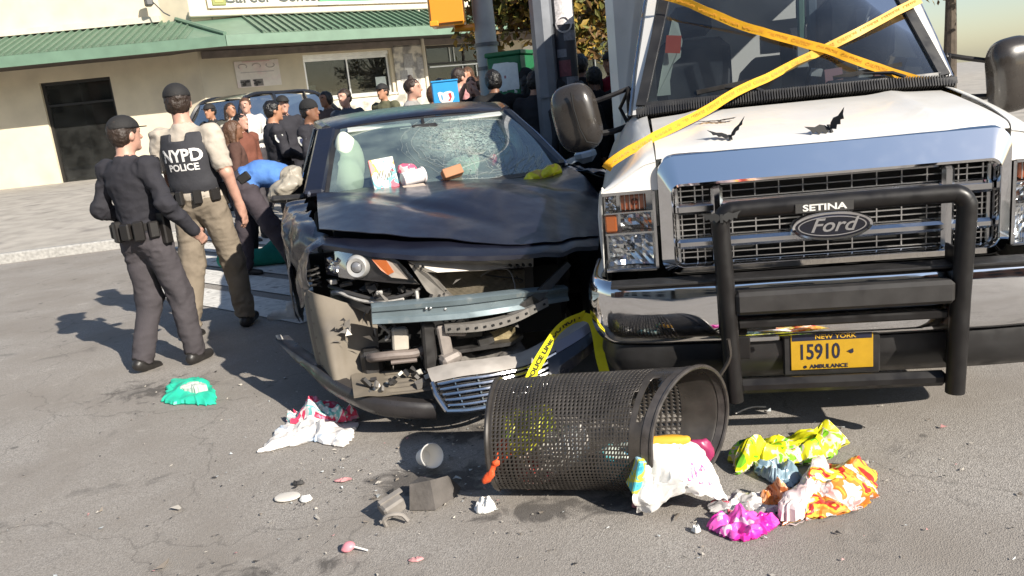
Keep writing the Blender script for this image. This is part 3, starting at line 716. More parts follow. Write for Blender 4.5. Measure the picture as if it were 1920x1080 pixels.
    b.build('grille_mesh', mat('grille_wire', (.60, .59, .58), .25, .9), A)
    # ---- oval badge
    b = MB(); N = 40
    ring = lambda a, c, d: [(a*math.cos(2*math.pi*k/N), d, .866+c*math.sin(2*math.pi*k/N)) for k in range(N)]
    Ls = [ring(.150, .056, -.03), ring(.152, .058, -.062), ring(.146, .053, -.072), ring(.136, .045, -.070), ring(.133, .043, -.064)]
    b.add([p for l in Ls for p in l], [(i*N+j, i*N+(j+1) % N, (i+1)*N+(j+1) % N, (i+1)*N+j) for i in range(4) for j in range(N)], 0, True)
    b.add(ring(.134, .044, -.066), [tuple(range(N))], 1)
    Ls = [ring(.125, .038, -.0665), ring(.125, .038, -.069), ring(.120, .0345, -.069), ring(.120, .0345, -.0665)]
    b.add([p for l in Ls for p in l], [(i*N+j, i*N+(j+1) % N, (i+1)*N+(j+1) % N, (i+1)*N+j) for i in range(3) for j in range(N)], 0, True)
    bd = recalc(b.build('oval_badge', [CHROME, mat('badge_blue', (.010, .016, .05), .25, 0, .5, coat=1)], A))
    text('badge_lettering', 'Ford', .074, frame((1, 0, 0), (0, 0, 1)), (0, -.0685, .868), CHROME, bd, .003, 1.15, .001, shear=.35)
    # ---- headlights
    rng = np.random.RandomState(3)
    for s in (-1, 1):
        h = empty('headlight'); h.parent = A; X = lambda u: s*u
        b = MB()                               # bucket
        def quadbox(u0, u1, z0, z1, d0, d1): b.box((X((u0+u1)/2), (d0+d1)/2, (z0+z1)/2), (u1-u0, d1-d0, z1-z0))
        b.box((X(.765), .115, .897), (.20, .02, .33)); b.box((X(.765), .05, .732), (.205, .11, .014), bev=.003); b.box((X(.765), .05, 1.047), (.20, .11, .012)); b.box((X(.662), .05, .89), (.012, .11, .315))
        b.box((X(.765), .055, .882), (.195, .10, .008)); b.box((X(.765), .055, .967), (.195, .10, .006))
        b.build('bucket', CHROMED, h)
        b = MB()                               # faceted reflectors
        for u0, u1, z0, z1, nn, mm, dp in ((.675, .855, .742, .876, 13, 9, .05), (.675, .80, .888, .962, 9, 6, .03), (.815, .858, .972, 1.040, 4, 6, .03)):
            uu = np.linspace(u0, u1, nn); zz = np.linspace(z0, z1, mm); U, Z_ = np.meshgrid(uu, zz, indexing='ij')
            rr = ((U-(u0+u1)/2)/((u1-u0)/2))**2+((Z_-(z0+z1)/2)/((z1-z0)/2))**2
            D = .095-dp*rr*.5+rng.uniform(-.006, .006, U.shape)
            b.grid(np.stack([s*U, D, Z_], -1), sm=False)
        b.build('reflector', SILVER, h)
        b = MB(); b.box((X(.745), .06, 1.005), (.105, .05, .062), bev=.006); b.box((X(.738), .038, 1.006), (.03, .02, .03), bev=.008, mi=1); b.build('turn_signal', [AMBERD, mat('amber_dark', (.16, .03, .01), .3)], h)
        b = MB()
        for k in range(6): b.box((X(.700+.019*k), .030, 1.005), (.003, .004, .062))
        b.build('signal_rib', mat('rib_grey', (.45, .42, .40), .3, .5), h)
        b = MB(); b.box((X(.838), .045, .925), (.048, .06, .072), bev=.006); b.build('side_marker', AMBER, h)
        b = MB(); b.lathe([(.0, 0), (.012, .004), (.016, .02), (.016, .045)], 10, (X(.775), .03, .808), Matrix.Rotation(R(-90), 3, 'X')); b.build('bulb', CHROME, h)
        # lens with vertical flutes, wrapping round the corner
        us_ = np.concatenate([np.linspace(.664, .85, 60), np.array([.862, .872, .879, .884, .887, .888])]); bs_ = np.concatenate([np.zeros(60), np.array([.004, .014, .03, .055, .085, .11])])
        zz = np.array([.732, .738, .745, .80, .87, .88, .885, .95, .966, .975, 1.035, 1.046, 1.052])
        G = np.zeros((len(us_), len(zz), 3)); G[:, :, 0] = s*us_[:, None]; G[:, :, 2] = zz[None]
        fl = .0022*np.sin(np.arange(len(us_))*2.1)[:, None]*((zz > .74) & (zz < .876))[None]
        G[:, :, 1] = bs_[:, None]-.004-.006*np.sin(np.clip((zz-.732)/.32, 0, 1)*math.pi)[None]+fl
        b = MB(); b.grid(G, sm=True); b.build('lens', LENS, h)
    # ---- chrome bumper
    path = [(-.90, .42), (-.905, .20), (-.898, .06), (-.868, -.015), (-.80, -.052), (-.60, -.078), (-.30, -.088), (0, -.09), (.30, -.088), (.60, -.078), (.80, -.052), (.868, -.015), (.898, .06), (.905, .20), (.90, .42)]
    prof = [(.02, .690), (-.012, .703), (-.035, .696), (-.052, .665), (-.058, .60), (-.055, .53), (-.040, .47), (-.015, .438), (.02, .432)]
    pp = cr(np.array(path), 80); G = np.zeros((80, len(prof), 3))
    tn = np.gradient(pp, axis=0); tn /= np.linalg.norm(tn, axis=1, keepdims=True); nrm = np.stack([tn[:, 1], -tn[:, 0]], 1)
    for j, (d, z) in enumerate(prof): G[:, j, 0] = pp[:, 0]-nrm[:, 0]*d; G[:, j, 1] = pp[:, 1]-nrm[:, 1]*d; G[:, j, 2] = z
    G2 = np.swapaxes(cr(np.swapaxes(G, 0, 1), 26), 0, 1)
    dent = fbm(G2*9, 2)*.0025; G2[..., 1] += dent
    b = MB(); b.grid(G2, th=.004); bp = recalc(b.build('bumper', CHROME, A, 60))
    b = MB(); b.box((0, -.115, .700), (1.7, .11, .012), bev=.003); b.build('bumper_pad', BLKP, A)
    # ---- valance under the bumper
    prof = [(.02, .432), (-.02, .425), (-.03, .37), (-.005, .30), (.05, .255), (.12, .25)]
    G = np.zeros((80, len(prof), 3))
    for j, (d, z) in enumerate(prof): G[:, j, 0] = (pp[:, 0]-nrm[:, 0]*d)*.985; G[:, j, 1] = pp[:, 1]-nrm[:, 1]*d+.02; G[:, j, 2] = z
    b = MB(); b.grid(G, th=.004); recalc(b.build('valance', BLKP, A, 50))
    # ---- push bar
    b = MB()
    T = [(-.40, -.205, .225), (-.412, -.205, .60), (-.425, -.205, .90), (-.420, -.203, .945), (-.395, -.200, .970), (-.34, -.197, .975), (0, -.195, .975), (.34, -.197, .975), (.395, -.20, .970), (.42, -.203, .945), (.425, -.205, .90), (.412, -.205, .60), (.40, -.205, .225)]
    b.tube(cr(np.array(T), 60), .034, 14)
    for s in (-1, 1): b.box((s*.41, -.14, .66), (.012, .16, .22), bev=.003); b.box((s*.41, -.13, .45), (.012, .14, .3), bev=.003)
    pb = b.build('push_bar', BLKM, A)
    b = MB(); b.box((0, -.205, .622), (.77, .07, .088), bev=.014); b.build('push_pad', mat('grey_rubber_pad', (.026, .024, .023), .6, var=.2, vscale=15, rvar=.15), pb)
    b = MB(); b.box((0, -.18, .528), (.75, .04, .03), bev=.006); b.box((0, -.17, .272), (.77, .05, .06), bev=.02); b.build('cross_tube', BLKM, pb)
    b = MB(); b.box((-.30, -.165, .462), (.16, .012, .02), bev=.003); b.box((-.355, -.168, .43), (.05, .02, .09), bev=.004, mi=1); b.build('bracket', [CHROMED, BLKM], pb)
    b = MB(); b.box((-.062, -.2322, .968), (.20, .002, .034)); lb = b.build('maker_plate', mat('plate_charcoal', (.05, .048, .046), .4), pb)
    text('maker_lettering', 'SETINA', .032, frame((1, 0, 0), (0, 0, 1)), (-.062, -.2345, .967), mat('letter_white', (.70, .68, .64), .5), lb, .001, 1.45, .0009)
    # ---- licence plate
    b = MB(); b.box((-.0185, -.118, .384), (.305, .004, .150), bev=.0015); lp = b.build('licence_plate', mat('plate_gold', (.46, .27, .015), .4, var=.06, vscale=30), A)
    NAVY = mat('plate_navy', (.012, .014, .035), .5)
    b = MB(); b.box((-.0185, -.1206, .443), (.295, .0012, .028)); b.build('plate_band', NAVY, lp)
    FM = frame((1, 0, 0), (0, 0, 1)); GOLD = mat('plate_gold_ink', (.62, .36, .03), .5)
    text('plate_lettering', 'NEW YORK', .024, FM, (-.005, -.1222, .442), GOLD, lp, .0008, 1.2, .0004)
    text('plate_lettering', '15910', .088, FM, (-.066, -.1215, .380), NAVY, lp, .0012, .72, .0012)
    b = MB(); b.prism([(-.012, 0), (.0, .006), (.010, .010), (.012, -.004), (.006, -.010), (-.004, -.004)], .0015, FM, (.050, -.1215, .380)); b.build('plate_emblem', NAVY, lp)
    text('plate_lettering', 'AMBULANCE', .022, FM, (-.03, -.1215, .322), NAVY, lp, .0008, 1.1, .0006)
    b = MB(); b.lathe([(0, .0), (.006, 0), (.006, .002)], 10, (-.118, -.1206, .322), Matrix.Rotation(R(90), 3, 'X')); b.build('plate_mark', NAVY, lp)
    b = MB(); b.box((-.0185, -.105, .38), (.36, .02, .19), bev=.006); b.build('plate_bracket', BLKP, A)
    # ---- cowl, wipers, windscreen
    b = MB(); n = 120
    for i in range(n):
        u = -.70+1.40*i/(n-1); z = 1.345-.02*(abs(u)/.7)**3; b.box((u, .745-.03*math.cos(u*2), z), (.006, .07, .05), rot=(-28, 0, 0))
    b.box((0, .755, 1.325), (1.42, .10, .03), rot=(-20, 0, 0)); b.build('cowl_vent', BLKP, A)
    zb = lambda z: .80+(z-1.37)*.66
    def wu(z): return .665-(z-1.37)*.30
    zs = np.linspace(1.365, 2.06, 9); uu = np.linspace(-1, 1, 17)
    G = np.array([[(a*wu(z), zb(z)-.05*(1-a*a), z) for a in uu] for z in zs])
    b = MB(); b.grid(G, sm=True, flip=True); ws = b.build('windscreen', WSG, A)
    b = MB()
    for s in (-1, 1): b.ribbon([(s*(wu(z)+.018), zb(z)-.006, z) for z in zs], .05, (s, .25, 0), th=.006)
    b.ribbon([(a*wu(1.365), zb(1.365)-.05*(1-a*a)-.008, 1.362) for a in uu], .035, (0, .3, 1), th=.005); b.build('windscreen_gasket', BLKP, A)
    for s in (-1, 1):
        b = MB(); Pz = [1.325, 1.54, 1.86, 2.10]; Pu = [.728, .690, .620, .560]
        for k in range(3):
            z0, z1 = Pz[k], Pz[k+1]; u0, u1 = Pu[k], Pu[k+1]
            b.hull([(s*(u0-.045), zb(z0)+.005, z0), (s*u0, zb(z0)+.03, z0), (s*(u0+.012), zb(z0)+.15, z0), (s*(u0-.045), zb(z0)+.15, z0)],
                   [(s*(u1-.045), zb(z1)+.005, z1), (s*u1, zb(z1)+.03, z1), (s*(u1+.012), zb(z1)+.15, z1), (s*(u1-.045), zb(z1)+.15, z1)])
        recalc(b.build('pillar', WHITE, A))
        b = MB(); b.tube([(s*(Pu[k]+.014), zb(Pz[k])+.06, Pz[k]) for k in range(4)], .008, 6); b.build('drip_rail', CHROMED, A)
    for s, a in ((-1, 18), (1, 12)):
        b = MB(); x0 = -.12 if s < 0 else .5
        b.tube([(x0, .73, 1.375), (x0-.05, .75, 1.40), (x0-.22, .80, 1.415)], [.010, .009, .006], 6); b.box((x0-.15, .785, 1.418), (.30, .012, .02), rot=(0, -6, 0)); b.build('wiper', BLKP, A)
    # ---- cab shell, doors, roof
    for s in (-1, 1):
        b = MB()
        rows = [(.45, .90), (.80, .905), (.95, .90), (1.10, .872), (1.23, .81), (1.31, .752)]
        G = np.array([[(s*u, bb, z) for z, u in rows] for bb in (1.1, 1.4, 1.7, 2.0)]); b.grid(crgrid(G, 6, 14), th=.004, flip=s > 0); d = b.build('door', WHITE, A, 50)
        b = MB(); G = [[(s*.742, zb(1.33)+.16, 1.33), (s*.742, 1.98, 1.33)], [(s*.62, zb(1.9)+.16, 1.90), (s*.64, 1.98, 1.90)]]; b.grid(np.array(G), flip=s < 0); b.build('door_window', glass_mat('cab_side_glass', (.10, .11, .12), .8, .01, .03), d)
        b = MB(); b.box((s*.70, 1.97, 1.65), (.06, .06, .75), rot=(0, -s*10, 0)); b.build('door_frame', WHITE, d)
    b = MB(); G = np.array([[(a*u, bb, z-.03*a*a) for a in np.linspace(-1, 1, 9)] for bb, u, z in ((1.24, .56, 2.06), (1.30, .585, 2.12), (1.5, .62, 2.17), (2.0, .65, 2.2))]); b.grid(G, th=.01, flip=True); b.build('cab_roof', WHITE, A)
    b = MB(); b.box((0, 3.95, 1.58), (1.72, 3.9, 2.05), bev=.05); b.box((0, 3.95, .50), (1.3, 3.9, .3)); b.build('patient_box', WHITE, A)
    b = MB(); b.box((0, 1.95, 2.25), (1.2, .12, .14), bev=.03); b.build('light_bar', mat('beacon_red', (.4, .02, .02), .2, coat=.5), A)
    b = MB(); b.box((0, .9, .48), (1.5, 1.6, .28)); b.box((0, .42, .85), (1.22, .6, .55)); b.build('engine_block', DARK, A)
    for s, yb in ((-1, .95), (1, .95), (-1, 4.6), (1, 4.6)):
        M = Matrix.Rotation(R(90), 3, 'Y'); w = MB().lathe([(.22, -.11), (.34, -.11), (.385, -.08), (.39, 0), (.385, .08), (.34, .11), (.22, .11)], 28, (s*.77, yb, .39), M).build('wheel', RUBBER, A)
        MB().lathe([(0, s*.03), (.10, s*.03), (.12, s*.07), (.2, s*.05), (.225, s*.10), (.225, -s*.1)], 24, (s*.77, yb, .39), M).build('rim', CHROMED, w)
    # ---- interior behind the windscreen
    b = MB(); b.box((0, 1.10, 1.28), (1.36, .42, .10), bev=.03, rot=(4, 0, 0)); b.box((.36, .98, 1.36), (.34, .16, .06), bev=.03); b.build('dashboard', SEATM, A)
    for s in (-1, 1):
        b = MB(); b.box((s*.36, 1.80, 1.42), (.44, .14, .56), bev=.06, rot=(-10, 0, 0)); b.box((s*.36, 1.86, 1.80), (.24, .09, .18), bev=.04); b.build('seat', SEATM, A)
    b = MB(); b.box((0, 2.06, 1.6), (1.34, .03, 1.1)); b.build('cab_bulkhead', DARK, A)
    b = MB(); b.lathe([(.185, 0), (.2, .012), (.185, .024), (.172, .012), (.185, 0)], 28, (.36, 1.22, 1.38), Euler((R(-62), 0, 0)).to_matrix()); b.build('steering_wheel', BLKP, A)
    # pale panel and orange card stand for the view through the side window, bags and papers on the right of the dash
    P = np.array([(-.60, 1.05, 1.40), (-.575, 1.06, 1.50), (-.545, 1.08, 1.62), (-.515, 1.10, 1.72), (-.50, 1.12, 1.77), (-.47, 1.12, 1.75), (-.455, 1.10, 1.66), (-.47, 1.08, 1.58), (-.51, 1.07, 1.55), (-.53, 1.06, 1.47), (-.53, 1.05, 1.40)])
    b = MB(); b.hull([Vector(p) for p in P], [Vector(p)+Vector((0, .02, 0)) for p in P]); b.build('window_view_panel', mat('pale_green_view', (.62, .66, .55), .7, var=.1), A)
    b = MB(); b.box((-.505, 1.03, 1.645), (.075, .01, .085), rot=(0, 8, 0)); b.build('orange_card', mat('orange_card', (.75, .11, .04), .6), A)
    b = MB(); b.box((.16, 1.30, 1.72), (.035, .03, .50), bev=.008); b.box((.16, 1.27, 1.53), (.06, .02, .13), bev=.004, mi=1); b.box((.22, 1.33, 1.70), (.05, .03, .7), bev=.01, mi=2)
    b.build('partition_post', [mat('sage_post', (.25, .38, .27), .6), PAPER, mat('steel_grey', (.25, .28, .31), .5)], A)
    b = MB(); b.box((.42, 1.30, 1.62), (.36, .22, .34), bev=.05); bag = b.build('black_bag', mat('black_nylon', (.02, .022, .027), .6, bump=.3, bscale=30), A)
    b = MB(); b.prism([(-.045, .012), (-.028, -.028), (.045, .028), (-.02, -.008), (-.03, .004)], .004, frame((1, 0, 0), (0, 0, 1)), (.315, 1.185, 1.575)); b.build('check_mark', PAPER, bag)
    b = MB(); b.box((.47, 1.187, 1.67), (.13, .004, .11), rot=(0, -4, 0)); b.bar((.41, 1.18, 1.63), (.53, 1.18, 1.72), .004, .014, mi=1); b.build('bag_pocket', [mat('pocket_grey', (.10, .11, .12), .6), mat('piping_grey', (.5, .5, .5), .6)], bag)
    b = MB()
    random.seed(2)
    for i in range(7): b.box((.18+.07*i, 1.0+random.uniform(-.03, .05), 1.37+random.uniform(0, .07)), (random.uniform(.05, .1), .02, random.uniform(.03, .09)), rot=(random.uniform(-20, 20), random.uniform(-20, 20), random.uniform(-30, 30)), mi=i % 3)
    b.build('dash_papers', [PAPER, mat('pink_card', (.62, .33, .33), .7), mat('tan_card', (.40, .29, .16), .7)], A)
    # ---- wing mirrors on arms
    for s in (-1, 1):
        pr = [ell((0, 0, 0), (.118, .075, .165), m=0, k=0)]
        def clip(P): return np.maximum(P[..., 1]-.035, np.abs(P[..., 0])-.112)
        mo = solid('wing_mirror', [dict(f=(lambda P: ((np.abs(P[..., 0]/.12)**3+np.abs(P[..., 1]/.085)**2.2+np.abs(P[..., 2]/.17)**3)-1)*.05), ext=[((0, 0, 0), .18)], m=0, k=0)], mat('mirror_shell', (.035, .030, .026), .30, 0, .5, coat=.3, rvar=.1), .009, A, clip)
        mo.location = (s*1.005, .88, 1.335); mo.rotation_euler = (R(4), R(-9)*1, R(16)*s)
        b = MB(); b.tube([(.035, -.088, .13), (.03, -.092, .05), (.035, -.092, -.05), (.05, -.085, -.12), (.09, -.05, -.145)], .004, 5); b.build('shell_seam', DARK, mo) if s < 0 else None
        b = MB(); b.tube([(s*.92, .90, 1.405), (s*.82, .92, 1.43), (s*.735, .95, 1.455)], .013, 6); b.tube([(s*.92, .91, 1.245), (s*.83, .93, 1.25), (s*.75, .96, 1.27)], .016, 6); b.tube([(s*.75, .96, 1.27), (s*.79, 1.0, 1.36), (s*.735, .95, 1.455)], .010, 6)
        b.box((s*.745, 1.02, 1.36), (.02, .22, .20), bev=.006); b.build('mirror_arm', BLKM, A)
amb()
# tape strips tied over the windscreen
t1 = tape('barrier_tape', [(-.70, 1.12, 1.95), (-.462, 1.00, 1.849), (-.16, .92, 1.680), (.19, .83, 1.533), (.32, .78, 1.462), (.74, .74, 1.27)], (.4, 0, 1), .040, 'CAUTION', .022, TAPEO, INKO, rep=16)
t2 = tape('barrier_tape', [(-.845, .11, 1.140), (-.812, .10, 1.172), (-.633, .20, 1.250), (-.442, .40, 1.312), (-.25, .62, 1.388), (-.015, .80, 1.466), (.31, .88, 1.590), (.64, .99, 1.72)], (-.4, 0, 1), .040, 'CAUTION', .022, TAPEO, INKO, rep=16)
for t_, lab in ((t1, 'amber barrier tape sloping down from upper left across the ambulance windscreen'), (t2, 'amber barrier tape rising from the ambulance left fender to upper right')):
    t_.location = AMB.location; t_.rotation_euler = AMB.rotation_euler; tag(t_, lab, 'tape', 'tape strips on the ambulance')
# black paper bats
BATM = mat('black_card', (.012, .012, .012), .7)
WING = [(0, 0), (.012, .018), (.03, .026), (.05, .020), (.085, .030), (.070, .012), (.066, -.004), (.052, .002), (.045, -.012), (.032, -.004), (.022, -.016), (.012, -.008)]
def bat(loc, rz, tilt, wl, wr, label, size=1.):
    """two card wings hinged on a small body; wl, wr lift each wing (degrees)"""
    o = empty('paper_bat', label=label, cat='decoration', group='black paper bats on the ambulance')
    b = MB(); b.box((0, .0, .002), (.014*size, .038*size, .003), bev=.001); b.build('body', BATM, o)
    for s, a in ((-1, wl), (1, wr)):
        b = MB(); W = [(s*x*size, y*size) for x, y in WING]; M = Matrix.Rotation(R(-s*a), 3, 'Y'); b.prism(W if s > 0 else W[::-1], .0012, M, (0, 0, .002)); b.build('wing', BATM, o)
    o.matrix_world = AMB.matrix_basis @ Matrix.Translation(loc) @ Euler((R(tilt), 0, R(rz))).to_matrix().to_4x4()
bat((-.365, .34, 1.278), 10, 4, 2, 3, 'flat black paper bat lying highest on the white hood', 1.0)
bat((-.350, .055, 1.224), 0, 25, 15, 50, 'black paper bat with right wing raised above the chrome surround', 1.05)
bat((.02, .04, 1.222), 25, 55, -10, 78, 'black paper bat standing with one wing up at the right of the hood', 1.1)
bat((-.425, -.246, .955), 0, 80, -5, -5, 'black paper bat stuck on the push bar post', .85)
# ================================================================== WRECKED DARK SEDAN (local x across, y backwards, z up)
NAVYP = mat('dark_navy_paint', (.007, .008, .017), .42, .0, .5, coat=.45, coatr=.20, var=.1, vscale=3, rvar=.08)
NAVYS = mat('mottled_navy_paint', (.010, .011, .020), .35, .0, .5, coat=.5, coatr=.14, rvar=.1, col2=(.075, .062, .05), mixscale=7, mixlo=.62, mixhi=.72)  # dark navy with random brownish patches
PLDUST = mat('dusty_black_plastic', (.165, .14, .108), .75, var=.14, vscale=6, bump=.15, bscale=25, col2=(.12, .105, .09), mixscale=5, mixlo=.52, mixhi=.72)
PLBLK = mat('bare_black_plastic', (.03, .028, .027), .5, var=.3, vscale=14, rvar=.15)
PLGREY = mat('scuffed_grey_plastic', (.15, .138, .125), .65, var=.3, vscale=12, bump=.2, bscale=50)
STEELB = mat('blue_grey_steel', (.17, .215, .235), .42, .35, .5, var=.10, vscale=7, rvar=.12, col2=(.26, .29, .29), mixscale=20, mixlo=.60, mixhi=.72)
STEELG = mat('galvanised_bracket', (.26, .24, .215), .5, .45, var=.2, vscale=14, rvar=.12)
FINS = mat('condenser_fins', (.24, .205, .15), .6, .4, var=.18, vscale=18)
BEZEL = mat('lamp_bezel_black', (.018, .016, .017), .5)
CARGL = glass_mat('sedan_glass', (.74, .84, .78), .5, .01, .24, (.44, .56, .50), shatter=((.20, 1.86, 1.20), (.40, .36, .30), .75))
CARGD = glass_mat('sedan_side_glass', (.22, .25, .25), 1.2, .01, .04)
CRACK = mat('shattered_glass_edge', (.33, .37, .355), .5, spec=.5)
AIRBAG = mat('pale_airbag_cloth', (.80, .84, .66), .85, bump=.3, bscale=12)
INTER = mat('charcoal_trim', (.028, .03, .032), .7, var=.2)
CAR = empty('wrecked_sedan', (-.03, 3.64, 0), R(12), 'dark navy sedan with smashed front and cracked windscreen wedged against the ambulance', 'car')
def car():
    C = CAR; V = Vector
    lin = lambda x, xs, ys: np.interp(x, xs, ys)
    # ---------------- hood: crumpled main sheet over a separate front lip
    FU = [-.80, -.69, -.57, -.39, -.1, .12, .3, .5, .8]
    bf = lambda u: lin(u, FU, [.36, .20, .11, .05, .0, -.02, .02, .12, .42]); zf = lambda u: lin(u, FU, [.868, .858, .836, .803, .768, .748, .742, .735, .72])
    zr = lambda u: lin(u, [-.8, -.4, 0, .3, .55, .82], [1.015, 1.022, 1.012, .985, .97, 1.0])
    um = lambda b: np.minimum(.79, .455+.40*b)
    def hz(u, b):
        t = np.clip((b-bf(u))/(1.47-bf(u)), 0, 1); z = zf(u)+(zr(u)-zf(u))*(1-(1-t)**1.75)
        z = z+.012*(1-(u/.8)**2)*np.sin(np.clip(t, 0, 1)*math.pi)
        g = lambda cu, cb, su, sb, a=0: np.exp(-(((u-cu)*math.cos(a)+(b-cb)*math.sin(a))/su)**2-((-(u-cu)*math.sin(a)+(b-cb)*math.cos(a))/sb)**2)
        z = z+.030*g(-.62, .80, .16, .34)+.040*g(.12, .80, .30, .26)-.030*g(-.30, .78, .50, .085, R(-52))
        d1 = (u+.42)*.78+(b-1.0)*.62; z = z+.014*np.maximum(0, 1-np.abs(d1)/.09)*np.clip((b-.35)*3, 0, 1)*(u < .1)     # sharp fold crest
        d2 = (u-.30)*.35+(b-.95)*.93; z = z+.014*np.maximum(0, 1-np.abs(d2)/.11)*np.clip((u+.05)*4, 0, 1)
        d3 = (u-.42)*.96-(b-.5)*.25; z = z-.016*np.maximum(0, 1-np.abs(d3)/.08)*np.clip(1.2-b, 0, 1)
        z = z+ridged(np.stack([u*3.1, b*3.1, u*0+.5], -1), 2)*.003+fbm(np.stack([u*9, b*9, u*0], -1), 2)*.0012
        z = z-.45*np.maximum(0, u-.36)**1.3*np.clip(1.1-b, 0, 1)
        return z
    uu = np.linspace(0, 1, 61)
    def sheet(t0, t1, n, lift, th):
        G = np.zeros((n, 61, 3))
        ul = -.805
        for i, t in enumerate(np.linspace(0, 1, n)):
            u = ul+(.79-ul)*uu
            for _ in range(3):
                a0 = t0(u); a1 = t1(u) if callable(t1) else t1; b = a0+(a1-a0)*t; u = ul+(um(b)-ul)*uu
            G[i, :, 0] = u; G[i, :, 1] = b; G[i, :, 2] = hz(u, b)+lift(u, t)
        return G
    bc = lambda u: bf(u)+lin(u, [-.8, -.5, -.2, .05, .8], [.10, .16, .16, .10, .10])
    lift = lambda u, t: lin(u, [-.8, -.6, -.4, -.15, 0], [.040, .036, .026, .010, .003])*np.exp(-t*3.2)
    G = sheet(bc, 1.47, 64, lift, .004); hood = MB().grid(G, th=-.0035).build('hood', NAVYP, C, 28)
    G = sheet(bf, lambda u: bc(u)+.05, 14, lambda u, t: u*0-.004-.010*t*t, .004); G[0, :, 2] -= .016; G[0, :, 1] += .012
    MB().grid(G, th=-.0035).build('hood_lip', NAVYP, C, 40)
    # scuffs with bare metal on the hood
    b = MB(); random.seed(8)
    for i in range(46):
        t = random.random(); u = .16+.10*t+random.gauss(0, .022); bb = .62-.42*t+random.gauss(0, .03); z = float(hz(np.array(u), np.array(bb)))+.0045
        r = random.uniform(.003, .012); a = random.uniform(0, 6); P = [(u+r*math.cos(a+k*1.57)*random.uniform(.4, 1), bb+r*1.8*math.sin(a+k*1.57)*random.uniform(.4, 1)) for k in range(4)]
        b.add([(x, y, float(hz(np.array(x), np.array(y)))+.0045) for x, y in P], [(0, 1, 2, 3)])
    o = b.build('paint_scuff', mat('bare_scuff', (.40, .42, .46), .4, .3), hood); o['kind'] = 'stuff'
    # ---------------- dark box added in the engine bay to block light from beneath
    b = MB(); b.hull([(-.74, .46, .28), (.34, .30, .28), (.34, .30, .62), (-.74, .46, .66)], [(-.74, 1.35, .28), (.72, 1.35, .28), (.72, 1.35, .86), (-.74, 1.35, .86)]); b.build('engine_bay_blocker', DARK, C)
    # ---------------- headlight (car's right one, near side of the photo) with its black bezel
    HLO = [(-0.803, 0.400, 0.828), (-0.692, 0.240, 0.848), (-0.576, 0.140, 0.829), (-0.481, 0.080, 0.800), (-0.440, 0.060, 0.753), (-0.392, 0.050, 0.677), (-0.501, 0.080, 0.692), (-0.617, 0.140, 0.711), (-0.711, 0.220, 0.720), (-0.804, 0.400, 0.721)]
    h = empty('headlight'); h.parent = C
    ins = [V((x*.985-.01, y+.035, z*.98+.015)) for x, y, z in HLO]
    back = [V((x, y+.14, z)) for x, y, z in HLO]
    b = MB(); b.hull(ins, back); n = 10
    b.add([V(p) for p in HLO]+ins, [(i, (i+1) % n, n+(i+1) % n, n+i) for i in range(n)]); recalc(b.build('bezel', BEZEL, h))
    fdir = V((-.36, -.93, 0)).normalized(); MX = fdir.to_track_quat('Z', 'Y').to_matrix()
    c = V((-.651, .185, .776))
    MB().lathe([(.028, .022), (.045, .028), (.050, .020), (.056, .008), (.056, -.01)], 28, c+fdir*.004, MX).build('projector_ring', mat('ring_white', (.52, .51, .49), .3, .4), h)
    MB().lathe([(0, .034), (.012, .032), (.022, .025), (.031, .008), (.033, -.005)], 28, c+fdir*.004, MX).build('projector_lens', mat('projector_glass', (.20, .20, .21), .05, .2, .8, coat=1), h)
    AMBP = [(-0.587, 0.120, 0.809), (-0.522, 0.090, 0.797), (-0.477, 0.075, 0.776), (-0.433, 0.060, 0.699), (-0.510, 0.080, 0.716), (-0.552, 0.100, 0.754)]
    b = MB(); b.hull([V(p)+V((0, .022, 0)) for p in AMBP[:2]+[(-.495, .082, .74), (-.523, .092, .728), AMBP[5]]], [V(p)+V((0, .05, 0)) for p in AMBP[:2]+[(-.495, .082, .74), (-.523, .092, .728), AMBP[5]]]); recalc(b.build('turn_signal', AMBER, h))
    b = MB(); q = [AMBP[1], AMBP[2], AMBP[3], AMBP[4], (-.523, .092, .728), (-.495, .082, .74)]; b.hull([V(p)+V((0, .026, 0)) for p in q], [V(p)+V((0, .05, 0)) for p in q]); recalc(b.build('clear_reflector', mat('pale_reflector', (.62, .52, .44), .25, .4), h))
    random.seed(3); b = MB()
    for k in range(14): b.box((-.755+random.uniform(-.03, .03), .31+random.uniform(-.02, .02), .775+random.uniform(-.035, .04)), (random.uniform(.01, .04), .02, random.uniform(.004, .02)), rot=(random.uniform(-30, 30), random.uniform(-50, 50), 30))
    b.build('outer_reflector', CHROMED, h)
    b = MB(); G = np.zeros((2, 5, 3)); top = HLO[:6]; bot = [HLO[9], HLO[8], HLO[7], HLO[6], V(HLO[6])*.4+V(HLO[5])*.6, HLO[5]]
    gt = cr(np.array([tuple(p) for p in top]), 14); gb = cr(np.array([tuple(p) for p in bot]), 14)
    b.grid(np.stack([gt+[0, -.004, 0], gt*.7+gb*.3+[0, -.012, 0], gt*.3+gb*.7+[0, -.012, 0], gb+[0, -.004, 0]])); b.build('lens', LENS, h)
    # torn lamp mount below it
    random.seed(11); b = MB()
    for k in range(26):
        t = random.random(); u = -.79+.40*t; bb = .40-.33*t**.6+random.uniform(0, .06); z = .685-.055*t+random.uniform(-.055, .02)
        b.box((u, bb, z), (random.uniform(.015, .07), random.uniform(.01, .05), random.uniform(.006, .03)), rot=(random.uniform(-25, 25), random.uniform(-25, 25), random.uniform(-30, 30)), mi=k % 2)
    b.tube(cr(np.array([(-.80, .38, .665), (-.70, .24, .640), (-.60, .15, .618), (-.50, .09, .622), (-.42, .06, .640)]), 14), .010, 6, mi=1); b.build('lamp_mount', [PLBLK, mat('mount_charcoal', (.05, .047, .045), .5)], C)
